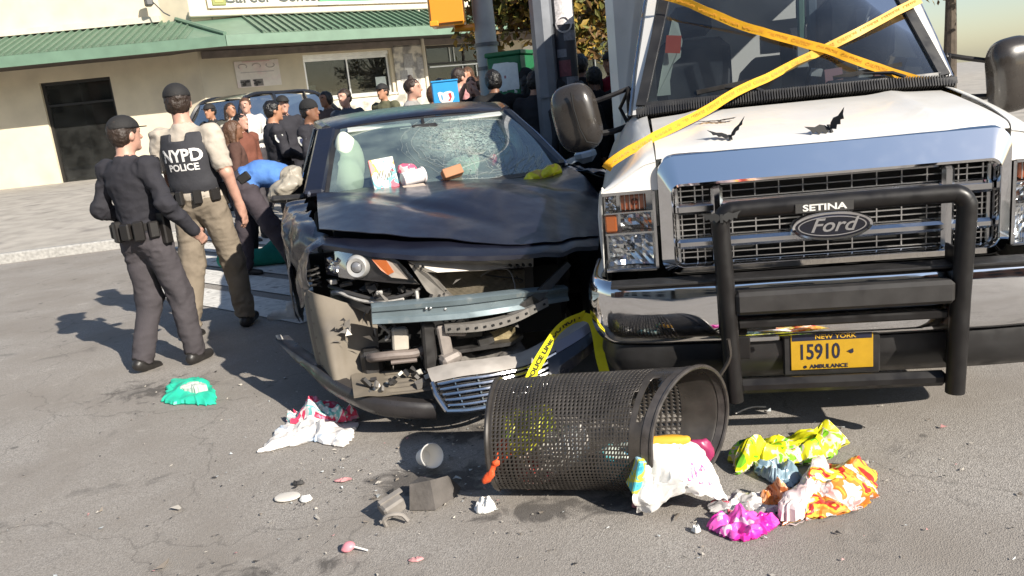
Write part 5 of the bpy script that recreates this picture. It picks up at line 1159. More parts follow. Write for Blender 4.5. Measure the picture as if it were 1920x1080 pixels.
# ================================================================== STREET FURNITURE, TREES, PARKED VEHICLES
GALV = mat('weathered_galvanised', (.36, .355, .34), .6, .25, var=.12, vscale=6)
POLEG = mat('grey_painted_steel', (.17, .18, .20), .5, .2, var=.15, vscale=4, rvar=.1)
SIGO = mat('signal_yellow', (.78, .30, .02), .42, 0, .5, coat=.3, var=.05, vscale=6)
def pole_signal():
    T = empty('traffic_pole', (.0, 9.5, .125), 0, 'pale grey traffic pole carrying the orange pedestrian signal', 'pole')
    b = MB(); b.lathe([(.14, 0), (.135, .5), (.118, 2.5), (.105, 5.2), (0, 5.25)], 20); b.lathe([(.24, 0), (.24, .06), (.19, .12), (.17, .3), (.14, .34)], 20); b.build('shaft', GALV, T)
    for z in (1.72, 1.98): MB().lathe([(.128, z-.02), (.136, z-.02), (.136, z+.02), (.128, z+.02)], 20).build('band_clamp', mat('dark_band', (.12, .12, .12), .5, .6), T)
    s = MB(); s.box((-.40, -.06, 2.52), (.40, .30, .62), bev=.03); so = s.build('pedestrian_signal', SIGO, T)
    b = MB(); b.box((-.40, -.215, 2.52), (.36, .012, .56), bev=.006); b.build('signal_door', mat('signal_yellow_face', (.72, .25, .015), .45), so)
    b = MB(); b.box((-.55, -.235, 2.24), (.10, .05, .06), bev=.01); b.box((-.40, -.26, 2.82), (.42, .14, .02), bev=.006); b.build('signal_visor', SIGO, so)
    b = MB(); b.tube([(-.34, -.03, 2.19), (-.20, -.02, 2.18), (-.08, 0, 2.18)], .04, 10); b.box((-.10, 0, 2.18), (.08, .10, .10), bev=.02); b.build('signal_bracket', SIGO, so)
pole_signal()
def lamp_post():
    T = empty('lamp_post', (.585, 8.55, .125), 0, 'blue grey steel lamp post behind the ambulance mirror', 'pole')
    b = MB(); b.lathe([(.125, .0), (.12, 1.2), (.105, 4.5), (.09, 7.0), (0, 7.02)], 8, sm=False); b.lathe([(.22, 0), (.22, .5), (.15, .62), (.13, .64)], 8, sm=False); b.box((0, -.116, 1.33), (.20, .02, .012)); b.build('shaft', POLEG, T)
    U = empty('banner_post', (.80, 8.62, .125), 0, 'black wrapped post with stickers beside the lamp post', 'pole')
    b = MB(); b.lathe([(.125, 0), (.125, 3.2), (.10, 3.25), (0, 3.26)], 14); b.build('shaft', mat('black_wrap', (.022, .02, .026), .4, bump=.3, bscale=18), U)
    random.seed(6); cols = [mat('sticker_white', (.6, .56, .55), .5, var=.3, vscale=40), mat('sticker_maroon', (.16, .04, .05), .5, var=.3, vscale=30), mat('sticker_grey', (.18, .18, .20), .5, var=.3, vscale=30)]
    for i, (z, a, w, h, k) in enumerate(((2.15, -80, .20, .24, 0), (1.92, -62, .14, .10, 2), (1.60, -100, .12, .16, 1), (1.46, -60, .16, .10, 2), (1.30, -80, .1, .05, 0), (1.75, -110, .1, .08, 2))):
        G = np.array([[(.1275*math.cos(R(a)+t*w/.25), .1275*math.sin(R(a)+t*w/.25), z+s*h) for s in np.linspace(-.5, .5, 5)] for t in np.linspace(-1, 1, 6)]); MB().grid(G, th=.001).build('sticker', cols[k], U)
    b = MB(); b.lathe([(.07, 0), (.085, .008), (.07, .016)], 16, (.0, -.128, 2.03), Matrix.Rotation(R(90), 3, 'X')); b.build('sticker_emblem', cols[0], U)
lamp_post()
def cabinet():
    T = empty('street_cabinet', (.19, 9.25, .125), R(-24), 'green steel street cabinet with a torn white poster', 'cabinet')
    GR = mat('cabinet_green', (.012, .14, .05), .42, 0, .5, var=.18, vscale=5, coat=.2, rvar=.1)
    b = MB(); b.box((0, .16, .92), (.40, .44, 1.80), bev=.012); b.build('case', GR, T)
    b = MB(); b.box((0, .16, 1.845), (.44, .48, .05), bev=.012); b.build('lid', GR, T)
    b = MB(); b.box((0, -.063, .95), (.35, .008, 1.6), bev=.003); d = b.build('front_door', mat('cabinet_green_door', (.014, .16, .06), .42, var=.15, vscale=6), T)
    rs = np.random.RandomState(4); P = []
    for k in range(28):
        a = 2*math.pi*k/28; r = 1+.10*rs.randn(); P.append((.155*np.clip(1.25*math.cos(a)*r, -1, 1), .150*np.clip(1.25*math.sin(a)*r, -1, 1)))
    b = MB(); b.prism(P, .003, frame((1, 0, 0), (0, 0, 1)), (.015, -.0695, 1.60)); po = b.build('torn_poster', PAPER, d)
    b = MB(); b.box((.01, -.0735, 1.595), (.022, .002, .03)); b.build('poster_mark', mat('poster_dot', (.45, .2, .2), .7), po)
    for k in range(9): MB().box((rs.uniform(-.14, .15), -.0685, 1.43+rs.uniform(-.04, .05)), (rs.uniform(.01, .05), .002, rs.uniform(.01, .04)), rot=(0, rs.uniform(-40, 40), 0)).build('paper_scrap', PAPER, d)
    b = MB()
    for s in (-1, 1): b.box((s*.15, .16, .02), (.04, .40, .05))
    b.build('foot', GR, T)
    N = empty('news_box', (-.50, 9.0, .085), R(3), 'bright blue box on a post with a white and red emblem', 'box')
    BLU = mat('box_blue', (.035, .30, .62), .4, 0, .5, coat=.3, var=.07, vscale=6)
    b = MB(); b.box((0, .12, 1.47), (.285, .26, .36), bev=.012); b.box((0, .12, 1.655), (.30, .28, .02), bev=.006); b.build('case', BLU, N)
    b = MB(); b.box((0, .12, .66), (.08, .08, 1.3), bev=.01); b.box((0, .12, .02), (.34, .34, .04), bev=.01); b.build('post', POLEG, N)
    P = [(-.085, .055), (-.06, .065), (-.02, .05), (.0, .06), (.05, .065), (.085, .045), (.09, -.01), (.06, -.06), (.02, -.075), (-.04, -.06), (-.07, -.03)]
    b = MB(); b.prism(P, .003, frame((1, 0, 0), (0, 0, 1)), (.0, -.0125, 1.48)); em = b.build('emblem', PAPER, N)
    b = MB(); b.prism([(.03, .04), (.06, .045), (.065, .0), (.045, -.04), (.02, -.035), (.045, -.01)], .003, frame((1, 0, 0), (0, 0, 1)), (0, -.0165, 1.48)); b.prism([(-.05, .03), (-.035, .03), (-.03, -.02), (-.045, -.02)], .003, frame((1, 0, 0), (0, 0, 1)), (0, -.0165, 1.48), mi=1); b.build('emblem_stroke', [mat('emblem_red', (.6, .04, .05), .5), mat('emblem_blue', (.1, .35, .6), .5)], em)
cabinet()
# ------------------------------------------------------------------ sport utility vehicles
def suv(loc, heading, paint, label, glass, scale=1., group='parked dark utility vehicles'):
    T = empty('parked_suv', loc, heading, label, 'car', group); T.scale = (scale,)*3
    st = [(0, .62, .78), (.05, .86, .86), (.35, .93, .94), (1.15, .95, 1.02), (1.5, .95, 1.05), (3.0, .95, 1.08), (4.3, .94, 1.10), (4.62, .90, 1.08), (4.70, .84, .95)]
    for s in (-1, 1):
        rows = []
        for y, w, zt in st:
            zb_ = .30
            for cy in (.92, 3.72):
                if abs(y-cy) < .42: zb_ = max(zb_, .36+math.sqrt(.42**2-(y-cy)**2))
            zz = np.linspace(zb_, zt, 8); rows.append([(s*w*(np.interp(z, [.3, .5, .75, 1.1], [.95, .99, 1.0, .93])), y, z) for z in zz])
        ys = np.linspace(0, 4.70, 60); rows = []
        for y in ys:
            w = np.interp(y, [q[0] for q in st], [q[1] for q in st]); zt = np.interp(y, [q[0] for q in st], [q[2] for q in st]); zb_ = .30
            for cy in (.92, 3.72):
                if abs(y-cy) < .42: zb_ = max(zb_, .36+math.sqrt(.42**2-(y-cy)**2))
            rows.append([(s*w*(np.interp(z, [.3, .5, .75, 1.1], [.95, .99, 1.0, .93])), y, z) for z in np.linspace(zb_, zt, 9)])
        MB().grid(np.array(rows), th=.01, flip=s < 0).build('side_panel', paint, T)
        P = [(s*.86, 1.35, 1.06), (s*.66, 2.05, 1.66), (s*.68, 3.2, 1.72), (s*.66, 4.2, 1.66), (s*.80, 4.66, 1.10)]
        b = MB(); b.tube(cr(np.array(P), 40), .045, 6); b.bar((s*.88, 2.45, 1.08), (s*.70, 2.5, 1.70), .06, .05); b.bar((s*.88, 3.45, 1.10), (s*.70, 3.45, 1.71), .08, .05); b.build('pillar', paint, T)
        b = MB(); b.add([(s*.875, 1.45, 1.07), (s*.875, 4.5, 1.11), (s*.69, 4.1, 1.65), (s*.70, 3.2, 1.695), (s*.68, 2.1, 1.63)], [(0, 1, 2, 3, 4)]); b.build('side_glass', glass, T)
        for cy in (.92, 3.72):
            M = Matrix.Rotation(R(90), 3, 'Y'); w = MB().lathe([(.22, -.11), (.35, -.11), (.37, 0), (.35, .11), (.22, .11)], 24, (s*.82, cy, .37), M).build('wheel', RUBBER, T); MB().lathe([(0, s*.06), (.08, s*.08), (.21, s*.06), (.225, s*.1)], 20, (s*.82, cy, .37), M).build('rim', CHROMED, w)
        MB().box((s*.68, .10, .80), (.34, .14, .16), rot=(0, 0, s*14), bev=.03).build('headlight', LENSW, T)
        MB().box((s*.80, 4.66, 1.02), (.14, .10, .30), bev=.03).build('tail_light', mat('tail_red', (.35, .01, .01), .2, coat=.6), T)
    b = MB(); b.grid(np.array([[(a*w, y, z-.04*a*a) for a in np.linspace(-1, 1, 9)] for y, w, z in ((.05, .80, .84), (.2, .86, .95), (.8, .90, 1.03), (1.35, .88, 1.08))]), th=.01, flip=True); b.build('hood', paint, T)
    b = MB(); b.grid(np.array([[(a*.80, .02+.05*a*a, z) for a in np.linspace(-1, 1, 7)] for z in (.30, .5, .7, .84)]), th=.01); b.build('front_bumper', PLBLK, T)
    b = MB(); b.grid(np.array([[(a*w, y+.04*(1-a*a), z) for a in np.linspace(-1, 1, 7)] for y, w, z in ((4.70, .82, .3), (4.72, .86, .6), (4.70, .84, .95), (4.64, .80, 1.10))]), th=.01, flip=True); b.build('tailgate', paint, T)
    b = MB(); b.grid(np.array([[(a*w, y, z+.04*(1-a*a)) for a in np.linspace(-1, 1, 9)] for y, w, z in ((2.02, .66, 1.66), (2.3, .69, 1.715), (3.2, .70, 1.74), (4.0, .68, 1.70), (4.3, .66, 1.62))]), th=.01, flip=True); b.build('roof', paint, T)
    b = MB(); b.grid(np.array([[(a*w, y-.08*(1-a*a), z) for a in np.linspace(-1, 1, 7)] for y, w, z in ((1.38, .84, 1.07), (2.02, .66, 1.66))]), flip=True); b.build('windscreen', glass, T)
    b = MB(); b.grid(np.array([[(a*w, y+.05*(1-a*a), z) for a in np.linspace(-1, 1, 7)] for y, w, z in ((4.64, .78, 1.10), (4.3, .65, 1.62))])); b.build('rear_window', glass, T)
    b = MB(); b.box((0, 2.9, .55), (1.6, 3.4, .4)); b.box((0, 2.9, .95), (1.5, 2.6, .3)); b.build('cabin_floor', DARK, T)
    for s in (-1, 1): b = MB(); b.box((s*.4, 2.6, 1.2), (.5, .15, .6), bev=.06); b.build('seat', SEATM, T)
LENSW = mat('lamp_clear', (.6, .6, .6), .15, .4, coat=.6)
SUVG = glass_mat('suv_glass', (.12, .13, .13), .7, .01, .04)
suv((-3.6, 21.3, .44), R(150), mat('black_suv_paint', (.012, .012, .014), .3, coat=.7), 'black parked utility vehicle before the cream wall behind the officers', SUVG)
suv((1.0, 10.6, .16), R(-62), mat('charcoal_suv_paint', (.02, .021, .028), .35, coat=.6), 'dark utility vehicle in shade behind the ambulance wing mirror', SUVG, 1.12)
# ------------------------------------------------------------------ trees
LEAFS = [mat('leaf_olive', (.10, .10, .02), .6, spec=.3, var=.3, vscale=3), mat('leaf_gold', (.26, .17, .03), .6, spec=.3, var=.3, vscale=3), mat('leaf_brown', (.12, .065, .02), .6, spec=.3, var=.3, vscale=3)]
BARK = mat('bark', (.075, .058, .042), .9, bump=.6, bscale=20, var=.3)
def tree(loc, crown_c, rad, n, label, seed, lean=(0, 0)):
    T = empty('street_tree', loc, 0, label, 'tree', 'street trees'); rs = np.random.RandomState(seed); L = Vector(loc)
    c = Vector(crown_c)-L; b = MB(); b.tube(cr(np.array([(0, 0, -.05), (.03, .02, c.z*.35), (c.x*.5, c.y*.5, c.z*.75), (c.x, c.y, c.z+rad[2]*.5)]), 14), np.linspace(.16, .04, 14), 9)
    clumps = []
    for k in range(34):
        d = rs.randn(3); d /= np.linalg.norm(d); q = np.array(c)+d*np.array(rad)*rs.uniform(.45, 1.0); clumps.append((q, rs.uniform(.28, .55)))
        s = np.array([c.x*.6, c.y*.6, c.z-rad[2]*.55]); m = s*.45+q*.55+rs.randn(3)*.1; b.tube(cr(np.array([s, m, q]), 7), np.linspace(.045, .008, 7), 5)
    b.build('trunk', BARK, T)
    vs = []; fs = []; ms = []
    for q, r in clumps:
        k = n//34; P = q+rs.randn(k, 3)*r*np.array([.55, .55, .42]); A = rs.randn(k, 3); A /= np.linalg.norm(A, axis=1, keepdims=True); B = np.cross(A, rs.randn(k, 3)); B /= np.linalg.norm(B, axis=1, keepdims=True)
        sz = rs.uniform(.05, .10, (k, 1)); o = len(vs); C_ = np.cross(A, B)
        quad = np.stack([P-A*sz, P+B*sz*.5+C_*sz*.15, P+A*sz, P-B*sz*.5+C_*sz*.15], 1).reshape(-1, 3); vs.extend(quad.tolist()); fs.extend([(o+4*i, o+4*i+1, o+4*i+2, o+4*i+3) for i in range(k)]); ms.extend(rs.choice(3, k, p=[.45, .35, .20]).tolist())
    b = MB(); b.v = vs; b.f = fs; b.m = ms; b.s = [False]*len(fs); b.build('crown', LEAFS, T)
tree((1.35, 13.5, .3), (1.2, 13.6, 3.35), (1.45, 1.2, 1.35), 9500, 'golden brown street tree behind the lamp post', 5)
tree((9.5, 17, .3), (9.5, 17, 4.6), (2.4, 2.2, 2.2), 6000, 'tall olive street tree further right beyond the ambulance', 9)
# ------------------------------------------------------------------ the other side of the street, behind the viewer (mirrored in chrome and glass)
def row_house(x, w, h, m, label, y=-17):
    T = empty('row_house', (x, y, 0), 0, label, 'building', 'row houses across the street'); b = MB(); b.box((0, -3, h/2), (w, 6, h)); b.build('wall', m, T)
    b = MB(); b.box((0, .12, h+.1), (w+.2, .5, .4), bev=.05); b.build('cornice', CREAMD, T)
    for i in range(int(w//2.2)):
        for j in range(int(h//3)):
            b = MB(); b.box((-w/2+1.3+2.2*i, .03, 1.9+3*j), (1.1, .10, 1.7)); b.build('window', ROOMD, T)
BR1 = mat('red_brick', (.20, .09, .06), .9, var=.25, vscale=3); BR2 = mat('tan_brick', (.33, .26, .19), .9, var=.2, vscale=3); BR3 = mat('grey_render', (.30, .29, .27), .9, var=.15, vscale=2)
for k, (x, w, h, m, l) in enumerate(((-19, 9, 9.2, BR1, 'red brick row house at the far left across the street'), (-9.6, 9, 7, BR3, 'grey rendered row house across the street'), (0, 9.5, 8.2, BR2, 'tan brick row house directly across the street'), (9.5, 8.8, 6.4, BR1, 'low red brick row house across the street'), (-29, 10, 7.4, BR2, 'tan row house at the end across the street'))): row_house(x, w, h, m, l)
# ================================================================== PEOPLE (local: facing +y, own right hand at +x)
SKIN = {'fair': mat('skin_fair', (.48, .27, .20), .5, bump=.1, bscale=90, var=.08, vscale=30), 'tan': mat('skin_tan', (.40, .20, .12), .5, bump=.1, bscale=90, var=.08, vscale=30), 'brown': mat('skin_brown', (.20, .095, .055), .5, bump=.1, bscale=90, var=.08, vscale=30)}
def cloth(name, c, rough=.85, v=.14): return mat(name, c, rough, 0, .25, var=v, vscale=7, bump=.55, bscale=17)
EYE = mat('eye_dark', (.02, .015, .012), .2); LIP = mat('lip', (.30, .11, .09), .5)
HAIRB = mat('hair_dark_brown', (.030, .018, .012), .5, bump=.8, bscale=70); HAIRK = mat('hair_black', (.008, .007, .007), .42, bump=.8, bscale=70); HAIRM = mat('hair_brown', (.085, .042, .022), .5, bump=.8, bscale=70)
NAVYC = cloth('navy_uniform', (.030, .029, .035)); CHARC = cloth('charcoal_trousers', (.062, .055, .060)); BLKC = cloth('black_jacket', (.012, .012, .013)); SHOEB = mat('black_shoe', (.02, .018, .017), .45, var=.2); SHOEW = mat('white_shoe', (.60, .57, .53), .6, var=.12, vscale=20)
BASE = dict(hipL=(-.09, 0, .93), hipR=(.09, 0, .93), knL=(-.11, .03, .50), knR=(.11, .03, .50), anL=(-.12, -.02, .09), anR=(.12, -.02, .09), pel=(0, 0, .98), wai=(0, .0, 1.13), che=(0, -.01, 1.32), nek=(0, -.025, 1.50), hed=(0, .015, 1.655),
            shL=(-.185, -.02, 1.435), shR=(.185, -.02, 1.435), elL=(-.245, -.05, 1.17), elR=(.245, -.05, 1.17), wrL=(-.255, .03, .93), wrR=(.255, .03, .93))
def person(label, loc, yaw, h=1.76, top=NAVYC, legs=CHARC, shoe=SHOEB, skin='tan', hair=HAIRK, style='short', hat=None, sleeves='long', pose=None, res=.015, fingers=False, turn=0, nod=0, girth=1., group='people at the scene', toes=0, loose=1., name='person'):
    J = {k: np.array(v, float) for k, v in BASE.items()}
    for k, v in (pose or {}).items(): J[k] = np.array(v, float)
    s = h/1.78; J = {k: v*s for k, v in J.items()}
    T = empty(name, loc, yaw, label, 'person', group)
    def fr(a, b, lat):
        z = b-a; z = z/np.linalg.norm(z); x = lat-z*(lat@z); x /= np.linalg.norm(x)+1e-9; y = np.cross(z, x); return np.stack([x, y, z], 1)
    lat = J['shR']-J['shL']; lat2 = J['hipR']-J['hipL']; g = girth
    M1 = fr(J['pel'], J['wai'], lat2*.5+lat*.5); M2 = fr(J['wai'], J['nek'], lat); p = []
    TOP, LEG, SK, SH, EY, LP_ = 0, 1, 2, 3, 4, 5
    p.append(ell(J['pel'], np.array((.165*g, .120*g, .13))*s, M1, LEG, .05)); p.append(ell(J['wai'], np.array((.158*g, .118*g, .145))*s, M1, TOP, .05)); p.append(ell(J['che'], np.array((.182*g, .128*g, .19))*s, M2, TOP, .06))
    p.append(ell(J['pel']+M1[:, 2]*.045*s, np.array((.176*g, .132*g, .075))*s, M1, TOP, .02))
    p.append(ell(J['nek']-M2[:, 2]*.012*s, np.array((.078, .074, .030))*s, M2, TOP, .012))
    for S_ in 'LR':
        sg = -1 if S_ == 'L' else 1
        p.append(cap(J['che']*.3+J['nek']*.7-M2[:, 2]*.05*s, J['sh'+S_], .070*s, .064*s, TOP, .05))
        p.append(cap(J['sh'+S_], J['el'+S_], .062*s*g**.5, .050*s, TOP, .03)); e, w = J['el'+S_], J['wr'+S_]
        if sleeves == 'short':
            m = J['sh'+S_]*.25+e*.75; p[-1] = cap(J['sh'+S_], m, .066*s, .064*s, TOP, .02); p.append(cap(m, e, .047*s, .043*s, SK, .012)); p.append(cap(e, w, .045*s, .029*s, SK, .02))
        else: p.append(cap(e, w, .053*s, .043*s, TOP, .025)); dd_ = (w-e)/np.linalg.norm(w-e); p.append(cap(w-dd_*.035*s, w-dd_*.005*s, .046*s, .045*s, TOP, .004))
        d = (w-e)/np.linalg.norm(w-e); side = np.array([sg, 0, 0.])*.2+np.array([0, 1, 0]); side = side-d*(side@d); side /= np.linalg.norm(side); pn = np.cross(d, side)*sg
        hc = w+d*.055*s; p.append(ell(hc, np.array((.040, .020, .052))*s, np.stack([side, np.cross(d, side), d], 1), SK, .02)); p.append(cap(w-d*.01, w+d*.03*s, .027*s, .028*s, SK, .02))
        if fingers:
            curl = np.cross(d, side); curl = curl if curl@np.array([-sg, 0, 0.]) > 0 else -curl
            for q in range(4):
                o = hc+d*.040*s+side*((q-1.5)*.0185)*s*-1; ln = (.075, .085, .080, .062)[q]*s; m = o+d*ln*.5+curl*.010; t = m+d*ln*.42+curl*.030
                p.append(cap(o, m, .0095*s, .009*s, SK, .004)); p.append(cap(m, t, .009*s, .0075*s, SK, .004))
            o = w+d*.03*s+side*.028*s; m = o+d*.03*s+side*.022*s+curl*.008; p.append(cap(o, m, .013*s, .011*s, SK, .008)); p.append(cap(m, m+d*.030*s+curl*.008, .011*s, .009*s, SK, .004))
        else: p.append(cap(hc, hc+d*.075*s, .024*s, .014*s, SK, .02)); p.append(cap(w+d*.03*s, w+d*.07*s+side*.035*s, .014*s, .010*s, SK, .01))
        p.append(cap(J['hip'+S_], J['kn'+S_], .098*s*g**.5, .072*s*loose, LEG, .045)); p.append(cap(J['kn'+S_], J['an'+S_]+np.array((0, 0, .02)), .072*s*loose, .058*s*loose, LEG, .03))
        a = J['an'+S_]; sh = a-J['kn'+S_]; sh /= np.linalg.norm(sh); fw = np.array((0, 1., 0)); fw = fw-sh*(fw@sh)*.9; fw /= np.linalg.norm(fw)
        p.append(cap(a-fw*.045*s+sh*.045*s, a+fw*.135*s+sh*.055*s, .042*s, .034*s, SH, .015)); p.append(cap(a, a+sh*.04*s, .045*s, .045*s, SH, .02))
    H = Euler((R(nod), 0, R(turn))).to_matrix(); Hn = np.array(H); hd = J['hed']; up = M2[:, 2]
    if abs(up[2]) < .75:           # head follows a bent back
        pass
    hp = lambda x, y, z: hd+Hn@(np.array((x, y, z))*s)
    p.append(cap(J['nek']-up*.03, hp(0, -.02, -.05), .060*s, .054*s, SK, .03)); p.append(ell(hp(0, -.004, .022), np.array((.076, .096, .100))*s, Hn, SK, .02)); p.append(ell(hp(0, .030, -.050), np.array((.056, .060, .062))*s, Hn, SK, .03)); p.append(cap(hp(0, .088, .018), hp(0, .110, -.018), .010*s, .0145*s, SK, .014))
    for sg in (-1, 1): p.append(ell(hp(sg*.077, -.004, -.006), np.array((.011, .022, .032))*s, Hn, SK, .008)); p.append(cap(hp(sg*.016, .090, .040), hp(sg*.050, .078, .038), .011*s, .009*s, SK, .012)); p.append(ell(hp(sg*.032, .083, .020), np.array((.014, .010, .008))*s, Hn, EY, .004))
    p.append(ell(hp(0, .085, -.055), np.array((.026, .010, .008))*s, Hn, LP_, .004)); p.append(ell(hp(0, .075, -.092), np.array((.026, .02, .018))*s, Hn, SK, .02))
    body = solid('body', p, [top, legs, SKIN[skin], shoe, EYE, LIP], res, T, noise=(.0035, 9), folds=(.0085*s, [TOP, LEG], [(J[k], .13) for k in ('elL', 'elR', 'knL', 'knR', 'shL', 'shR', 'wai', 'hipL', 'hipR')]+[(J[k], .16) for k in ('anL', 'anR')]))
    # hair / headgear
    def face_clip(P):
        q = (P-hd)@Hn/s; return np.minimum(q[..., 1]-.045+np.maximum(0, q[..., 2]-.075)*-3, .062-q[..., 2])*s
    if hair is not None and style != 'none':
        hpz = [ell(hp(0, -.014, .034), np.array((.086, .104, .096))*s, Hn, 0, .02)]
        if style == 'bun': hpz.append(ell(hp(0, -.02, .145), np.array((.030, .030, .028))*s, Hn, 0, .015))
        if style == 'long': hpz += [cap(hp(0, -.07, .0), hp(0, -.10, -.22), .075*s, .065*s, 0, .04), cap(hp(-.06, -.03, -.02), hp(-.085, -.03, -.2), .045*s, .03*s, 0, .03), cap(hp(.06, -.03, -.02), hp(.085, -.03, -.2), .045*s, .03*s, 0, .03)]
        if style == 'full': hpz.append(ell(hp(0, -.03, .0), np.array((.095, .095, .105))*s, Hn, 0, .02))
        if style == 'short': hpz.append(ell(hp(0, -.045, -.01), np.array((.080, .065, .07))*s, Hn, 0, .02))
        solid('hair', hpz, hair, max(.009, res*.7), T, face_clip, noise=(.006, 45))
    if hat == 'cap':
        HC = mat('black_cap_cloth', (.014, .013, .013), .8, bump=.3); cz = lambda P: -(((P-hd)@Hn/s)[..., 2]-.045+.25*np.abs(((P-hd)@Hn/s)[..., 1])*0)*s
        o = solid('cap', [ell(hp(0, -.008, .046), np.array((.092, .110, .094))*s, Hn, 0, .01)], HC, .009, T, cz)
        b = MB(); P = [(.075*math.cos(a), .085+.085*math.sin(a)) for a in np.linspace(0, math.pi, 14)]; b.prism([(x*s, y*s) for x, y in P], .006, H, Vector(hp(0, -.01, .048))); b.build('cap_peak', HC, o)
    if hat == 'beanie':
        def cz(P): return -(((P-hd)@Hn/s)[..., 2]-.035)*s
        solid('knit_hat', [ell(hp(0, -.008, .05), np.array((.094, .112, .110))*s, Hn, 0, .01)], mat('black_knit', (.012, .012, .013), .9, bump=.6, bscale=60), .010, T, cz)
    return T, J, s
def patch(T, p, n, size, m, name='badge_patch'):
    n = Vector(n).normalized(); M = n.to_track_quat('Z', 'Y').to_matrix(); P = [(-.5, .45), (0, .55), (.5, .45), (.48, -.1), (.25, -.45), (0, -.6), (-.25, -.45), (-.48, -.1)]
    b = MB(); b.prism([(x*size, y*size) for x, y in P], .004, M, p); o = b.build(name, m[0], T); b = MB(); b.prism([(x*size*.55, y*size*.55) for x, y in P], .006, M, p); b.build('patch_shield', m[1], o)
PW = [mat('patch_white', (.55, .55, .52), .7), mat('patch_navy', (.05, .06, .12), .7)]
# ---- officer with the lettered vest, back to the viewer
KHAKI = cloth('khaki_trousers', (.20, .165, .125)); TANS = cloth('tan_shirt', (.42, .37, .31))
T, J, s = person('police officer in dark lettered vest and black cap seen from behind', (-2.17, 5.80, 0), R(-8), 1.80, TANS, KHAKI, SHOEB, 'fair', HAIRB, 'short', 'cap', 'short', turn=22, res=.0085, fingers=True, loose=1.12, group='police officers',
    pose=dict(anL=(-.17, -.13, .09), knL=(-.14, -.02, .50), anR=(.12, .14, .09), knR=(.12, .10, .50), elR=(.262, -.05, 1.16), wrR=(.285, .02, .915), elL=(-.255, .0, 1.17), wrL=(-.22, .16, .98), hed=(-.02, .0, 1.655)), name='police_officer')
VEST = cloth('vest_charcoal', (.040, .040, .046), .75)
def vclip(P):
    z = P[..., 2]; x = np.abs(P[..., 0]); return np.maximum.reduce([1.03-z, z-1.47, x-(.205-.75*np.maximum(0, z-1.27)**1.0*.35), -(np.maximum(.060-x, 0)*0+1)*1.0+0*z, np.where(z > 1.42, .055-x, -1)])
vest = solid('vest', [ell(J['wai'], np.array((.186, .150, .19))*s, None, 0, .05), ell(J['che'], np.array((.196, .158, .21))*s, None, 0, .06), cap(J['shL']*[.6, 1, 1], J['che'], .075, .09, 0, .04), cap(J['shR']*[.6, 1, 1], J['che'], .075, .09, 0, .04)], VEST, .010, T, vclip, noise=(.003, 10))
bv = BVHTree.FromPolygons([tuple(v.co) for v in vest.data.vertices], [tuple(q.vertices) for q in vest.data.polygons])
def back_text(txt, size, z, sx, bold, x0=0):
    v, f = text_mesh(txt, size, .0012, 'CENTER', sx, bold); vs = []
    for x, y, d in v:
        h_ = bv.ray_cast(Vector((x+x0, -1, z+y)), Vector((0, 1, 0))); yy = h_[0].y if h_[0] is not None else -.15; vs.append((x+x0, yy-.003-d, z+y))
    b = MB(); b.add(vs, f); return b.build('vest_lettering', mat('letter_white_vest', (.74, .72, .70), .6), vest)
back_text('NYPD', .118, 1.315, .92, .0035, .01); back_text('POLICE', .066, 1.235, 1.0, .0016, .01)
def belt(T, J, s, m, gear, z=.055, r=(.172, .128)):
    pz = J['pel']+np.array((0, 0, z)); b = MB(); N = 40; b.ribbon([(pz[0]+r[0]*s*math.cos(2*math.pi*i/N), pz[1]+r[1]*s*math.sin(2*math.pi*i/N), pz[2]) for i in range(N+1)], .045, (0, 0, 1), th=.004); bo = b.build('duty_belt', m, T)
    for a, w, h_, d in gear: b = MB(); q = (pz[0]+(r[0]+.018)*s*math.cos(R(a)), pz[1]+(r[1]+.018)*s*math.sin(R(a)), pz[2]-.02); b.box(q, (d, w, h_), rot=(0, 0, a), bev=.008); b.build('belt_pouch', m, bo)
BELT = mat('black_leather_gear', (.016, .014, .013), .45, var=.2)
belt(T, J, s, BELT, [(10, .05, .16, .05), (-30, .07, .08, .04), (-70, .06, .10, .035), (-110, .06, .10, .035), (170, .06, .18, .05), (-140, .07, .09, .04)])
# ---- officer in dark jacket at the left
T, J, s = person('police officer in dark jacket with full duty belt at far left', (-2.26, 5.02, 0), R(-24), 1.60, NAVYC, CHARC, SHOEB, 'fair', HAIRB, 'short', 'cap', 'long', res=.009, fingers=True, girth=1.06, loose=1.15, group='police officers', turn=-10,
    pose=dict(elR=(.315, -.06, 1.18), wrR=(.335, .12, .98), elL=(-.27, -.08, 1.17), wrL=(-.20, .16, 1.05), anR=(.14, .10, .09), knR=(.12, .10, .51), anL=(-.14, -.10, .09)), name='police_officer')
belt(T, J, s, BELT, [(0, .06, .20, .06), (-28, .06, .10, .045), (-58, .06, .12, .045), (-85, .07, .10, .045), (-112, .06, .13, .045), (-150, .07, .09, .045), (180, .06, .12, .05)], r=(.185, .140))
patch(T, Vector(J['shR'])+Vector((.066, -.005, -.09)), (1, -.1, .05), .085, PW)
b = MB(); b.box(tuple(J['che']+np.array((.10, .12, .10))), (.05, .04, .11), bev=.01); b.tube([tuple(J['che']+np.array((.10, .13, .16))), tuple(J['che']+np.array((.14, .06, .17))), tuple(J['che']+np.array((.16, -.04, .10)))], .004, 5); b.build('radio', BELT, T)
